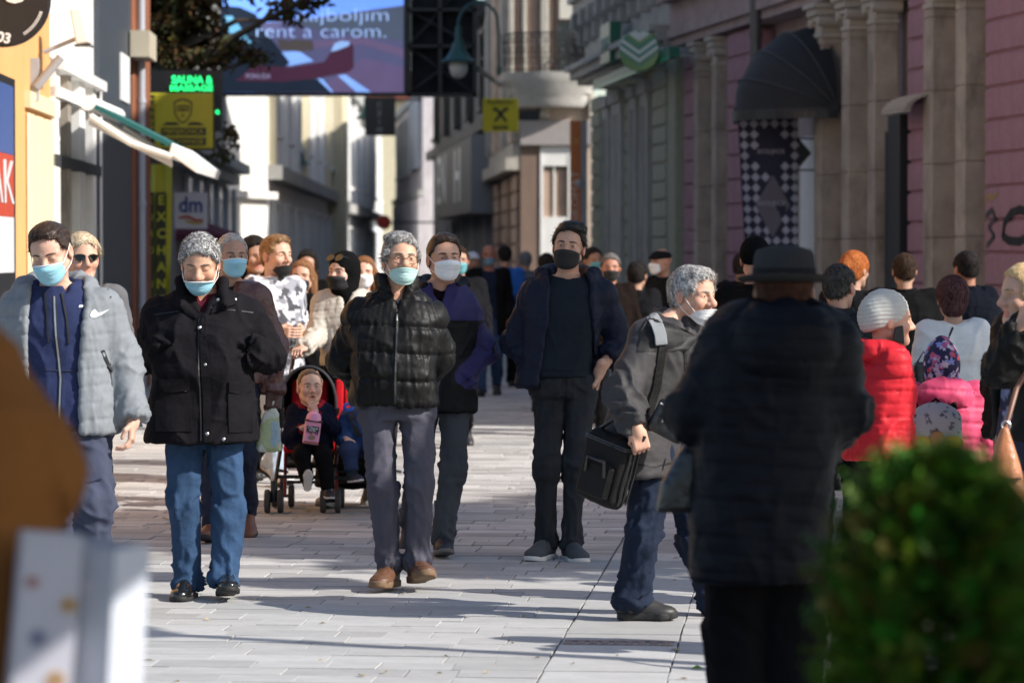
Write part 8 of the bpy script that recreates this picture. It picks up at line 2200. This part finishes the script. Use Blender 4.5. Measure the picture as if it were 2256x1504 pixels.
for i in range(NS):
    o = arr(rad[i] * math.cos(th[i]), rad[i] * math.sin(th[i]), zz[i]); out = arr(math.cos(th[i]), math.sin(th[i]), .55 + rs.normal() * .35); out /= np.linalg.norm(out)
    sd = np.cross(out, arr(0, 0, 1) + rs.normal(size=3) * .5); sd /= np.linalg.norm(sd); L = rs.uniform(.04, .09); cc_ = arr(rs.uniform(.02, .11), rs.uniform(.06, .22), rs.uniform(.006, .02))
    for j in range(7):
        t = j / 7; b = o + out * L * t; 
        for sg in (-1, 1):
            dr = out * .55 + sd * sg; dr /= np.linalg.norm(dr); ln = L * .42 * (1 - t * .8) * rs.uniform(.7, 1.2); w = np.cross(dr, np.cross(out, sd)) * .0035
            n0 = len(VV); VV += [b - w, b + w, b + dr * ln + w * .6 - arr(0, 0, .004), b + dr * ln - w * .6 - arr(0, 0, .004)]; FF.append((n0, n0 + 1, n0 + 2, n0 + 3)); CC += [cc_] * 4
me = mesh_np('foliage', np.array(VV), np.array(FF), smooth=False); set_col(me, np.array(CC)); put('foliage', me, M_thuja, pl)

# ---- unseen trees and posts added right of the frame to throw bands of shade on the paving
def shade_tree(x, y, H, seed, blobs, label):
    t = empty('shade_tree', (x, y, 0)); tag(t, label, 'tree', 'unseen trees added for shade on the right')
    branch_tree(t, H * .55, .14, blobs, seed, 9500, .13, M_leafa, lambda r, n: np.stack([r.uniform(.06, .16, n), r.uniform(.05, .09, n), r.uniform(.01, .025, n)], 1)); return t


shade_tree(9.85, 14.9, 8, 21, [((0, 0, 6.6), (1.6, 1.3, .9)), ((-1.2, .5, 5.6), (1.0, .9, .6)), ((1.2, -.4, 5.6), (1.1, .9, .7)), ((.2, .4, 7.8), (1.2, 1.0, .8)), ((-.4, -.9, 4.9), (.8, .6, .4))], 'tall unseen autumn tree added for shade, off the right side')
for (dx, dy, rz_, lb) in ((-2.5, .1, 2.1, 'unseen autumn tree added for shade, nearest the pink townhouse front'), (1.7, 2.2, 4.0, 'unseen autumn tree added for shade, farthest out to the right')):
    c0 = [o for o in bpy.data.objects if o.name == 'shade_tree'][0]; r = c0.copy(); COL.objects.link(r); r.location = (9.85 + dx, 14.9 + dy, 0); r.rotation_euler.z = rz_; r['label'] = lb
    for ch in c0.children: c = ch.copy(); COL.objects.link(c); c.parent = r
for (x, y, lb) in ((4.6, 11.0, 'unseen slim green lamp post added for its shadow stripe, nearer the parasols'), (5.4, 13.0, 'unseen slim green lamp post added for its shadow stripe, farther from the parasols')):  # unseen posts, added for the thin shadow stripes they cast
    lp = empty('shade_post', (x, y, 0)); tag(lp, lb, 'street lamp', 'unseen lamp posts added for shadow stripes')
    MB().lathe([(.11, 0), (.11, .5), (.07, .6), (.055, 1.2), (.05, 4.6), (.03, 4.7)], 14).build('post', M_lampg, lp, smooth=True); lamp_head(lp, Vector((0, 0, 4.9)))


def parasol(x, y, r, z, label, px_=0.0, py_=0.0):  # unseen canopies added above the frame to shade the foreground
    u = empty('shade_parasol', (x, y, 0)); tag(u, label, 'parasol'); n = 8; ring = [(r * math.cos(2 * math.pi * (k + .5) / n), r * math.sin(2 * math.pi * (k + .5) / n), z) for k in range(n)]; m_ = MB()
    m_.add([(0, 0, z + .45)] + ring + [(a, b, c - .18) for a, b, c in ring], [(0, 1 + k, 1 + (k + 1) % n) for k in range(n)] + [(1 + k, 1 + n + k, 1 + n + (k + 1) % n, 1 + (k + 1) % n) for k in range(n)]); m_.build('canopy', mat('dark parasol cloth', (.05, .05, .055), .85), u)
    for k in range(n): MB().tube([(0, 0, z + .42), (ring[k][0], ring[k][1], z - .01)], .012, 6).build('rib', M_steel, u)
    if px_ or py_: MB().tube([(0, 0, z + .4), (0, 0, z + .75), (px_ * .6, py_ * .6, z + .8), (px_, py_, z + .3), (px_, py_, 0)], .035, 8).build('mast', M_steel, u, smooth=True)
    else: MB().tube([(0, 0, 0), (0, 0, z + .5)], .025, 8).build('pole', M_steel, u)


parasol(2.9, 8.6, 1.75, 2.75, 'unseen dark parasol added to shade the person in the hat'); parasol(3.85, 3.85, 1.35, 2.7, 'unseen dark parasol added to shade the potted conifer'); parasol(.12, 4.0, 1.3, 2.75, 'unseen dark cantilever parasol added to shade the camel coat', -1.5, -.2)
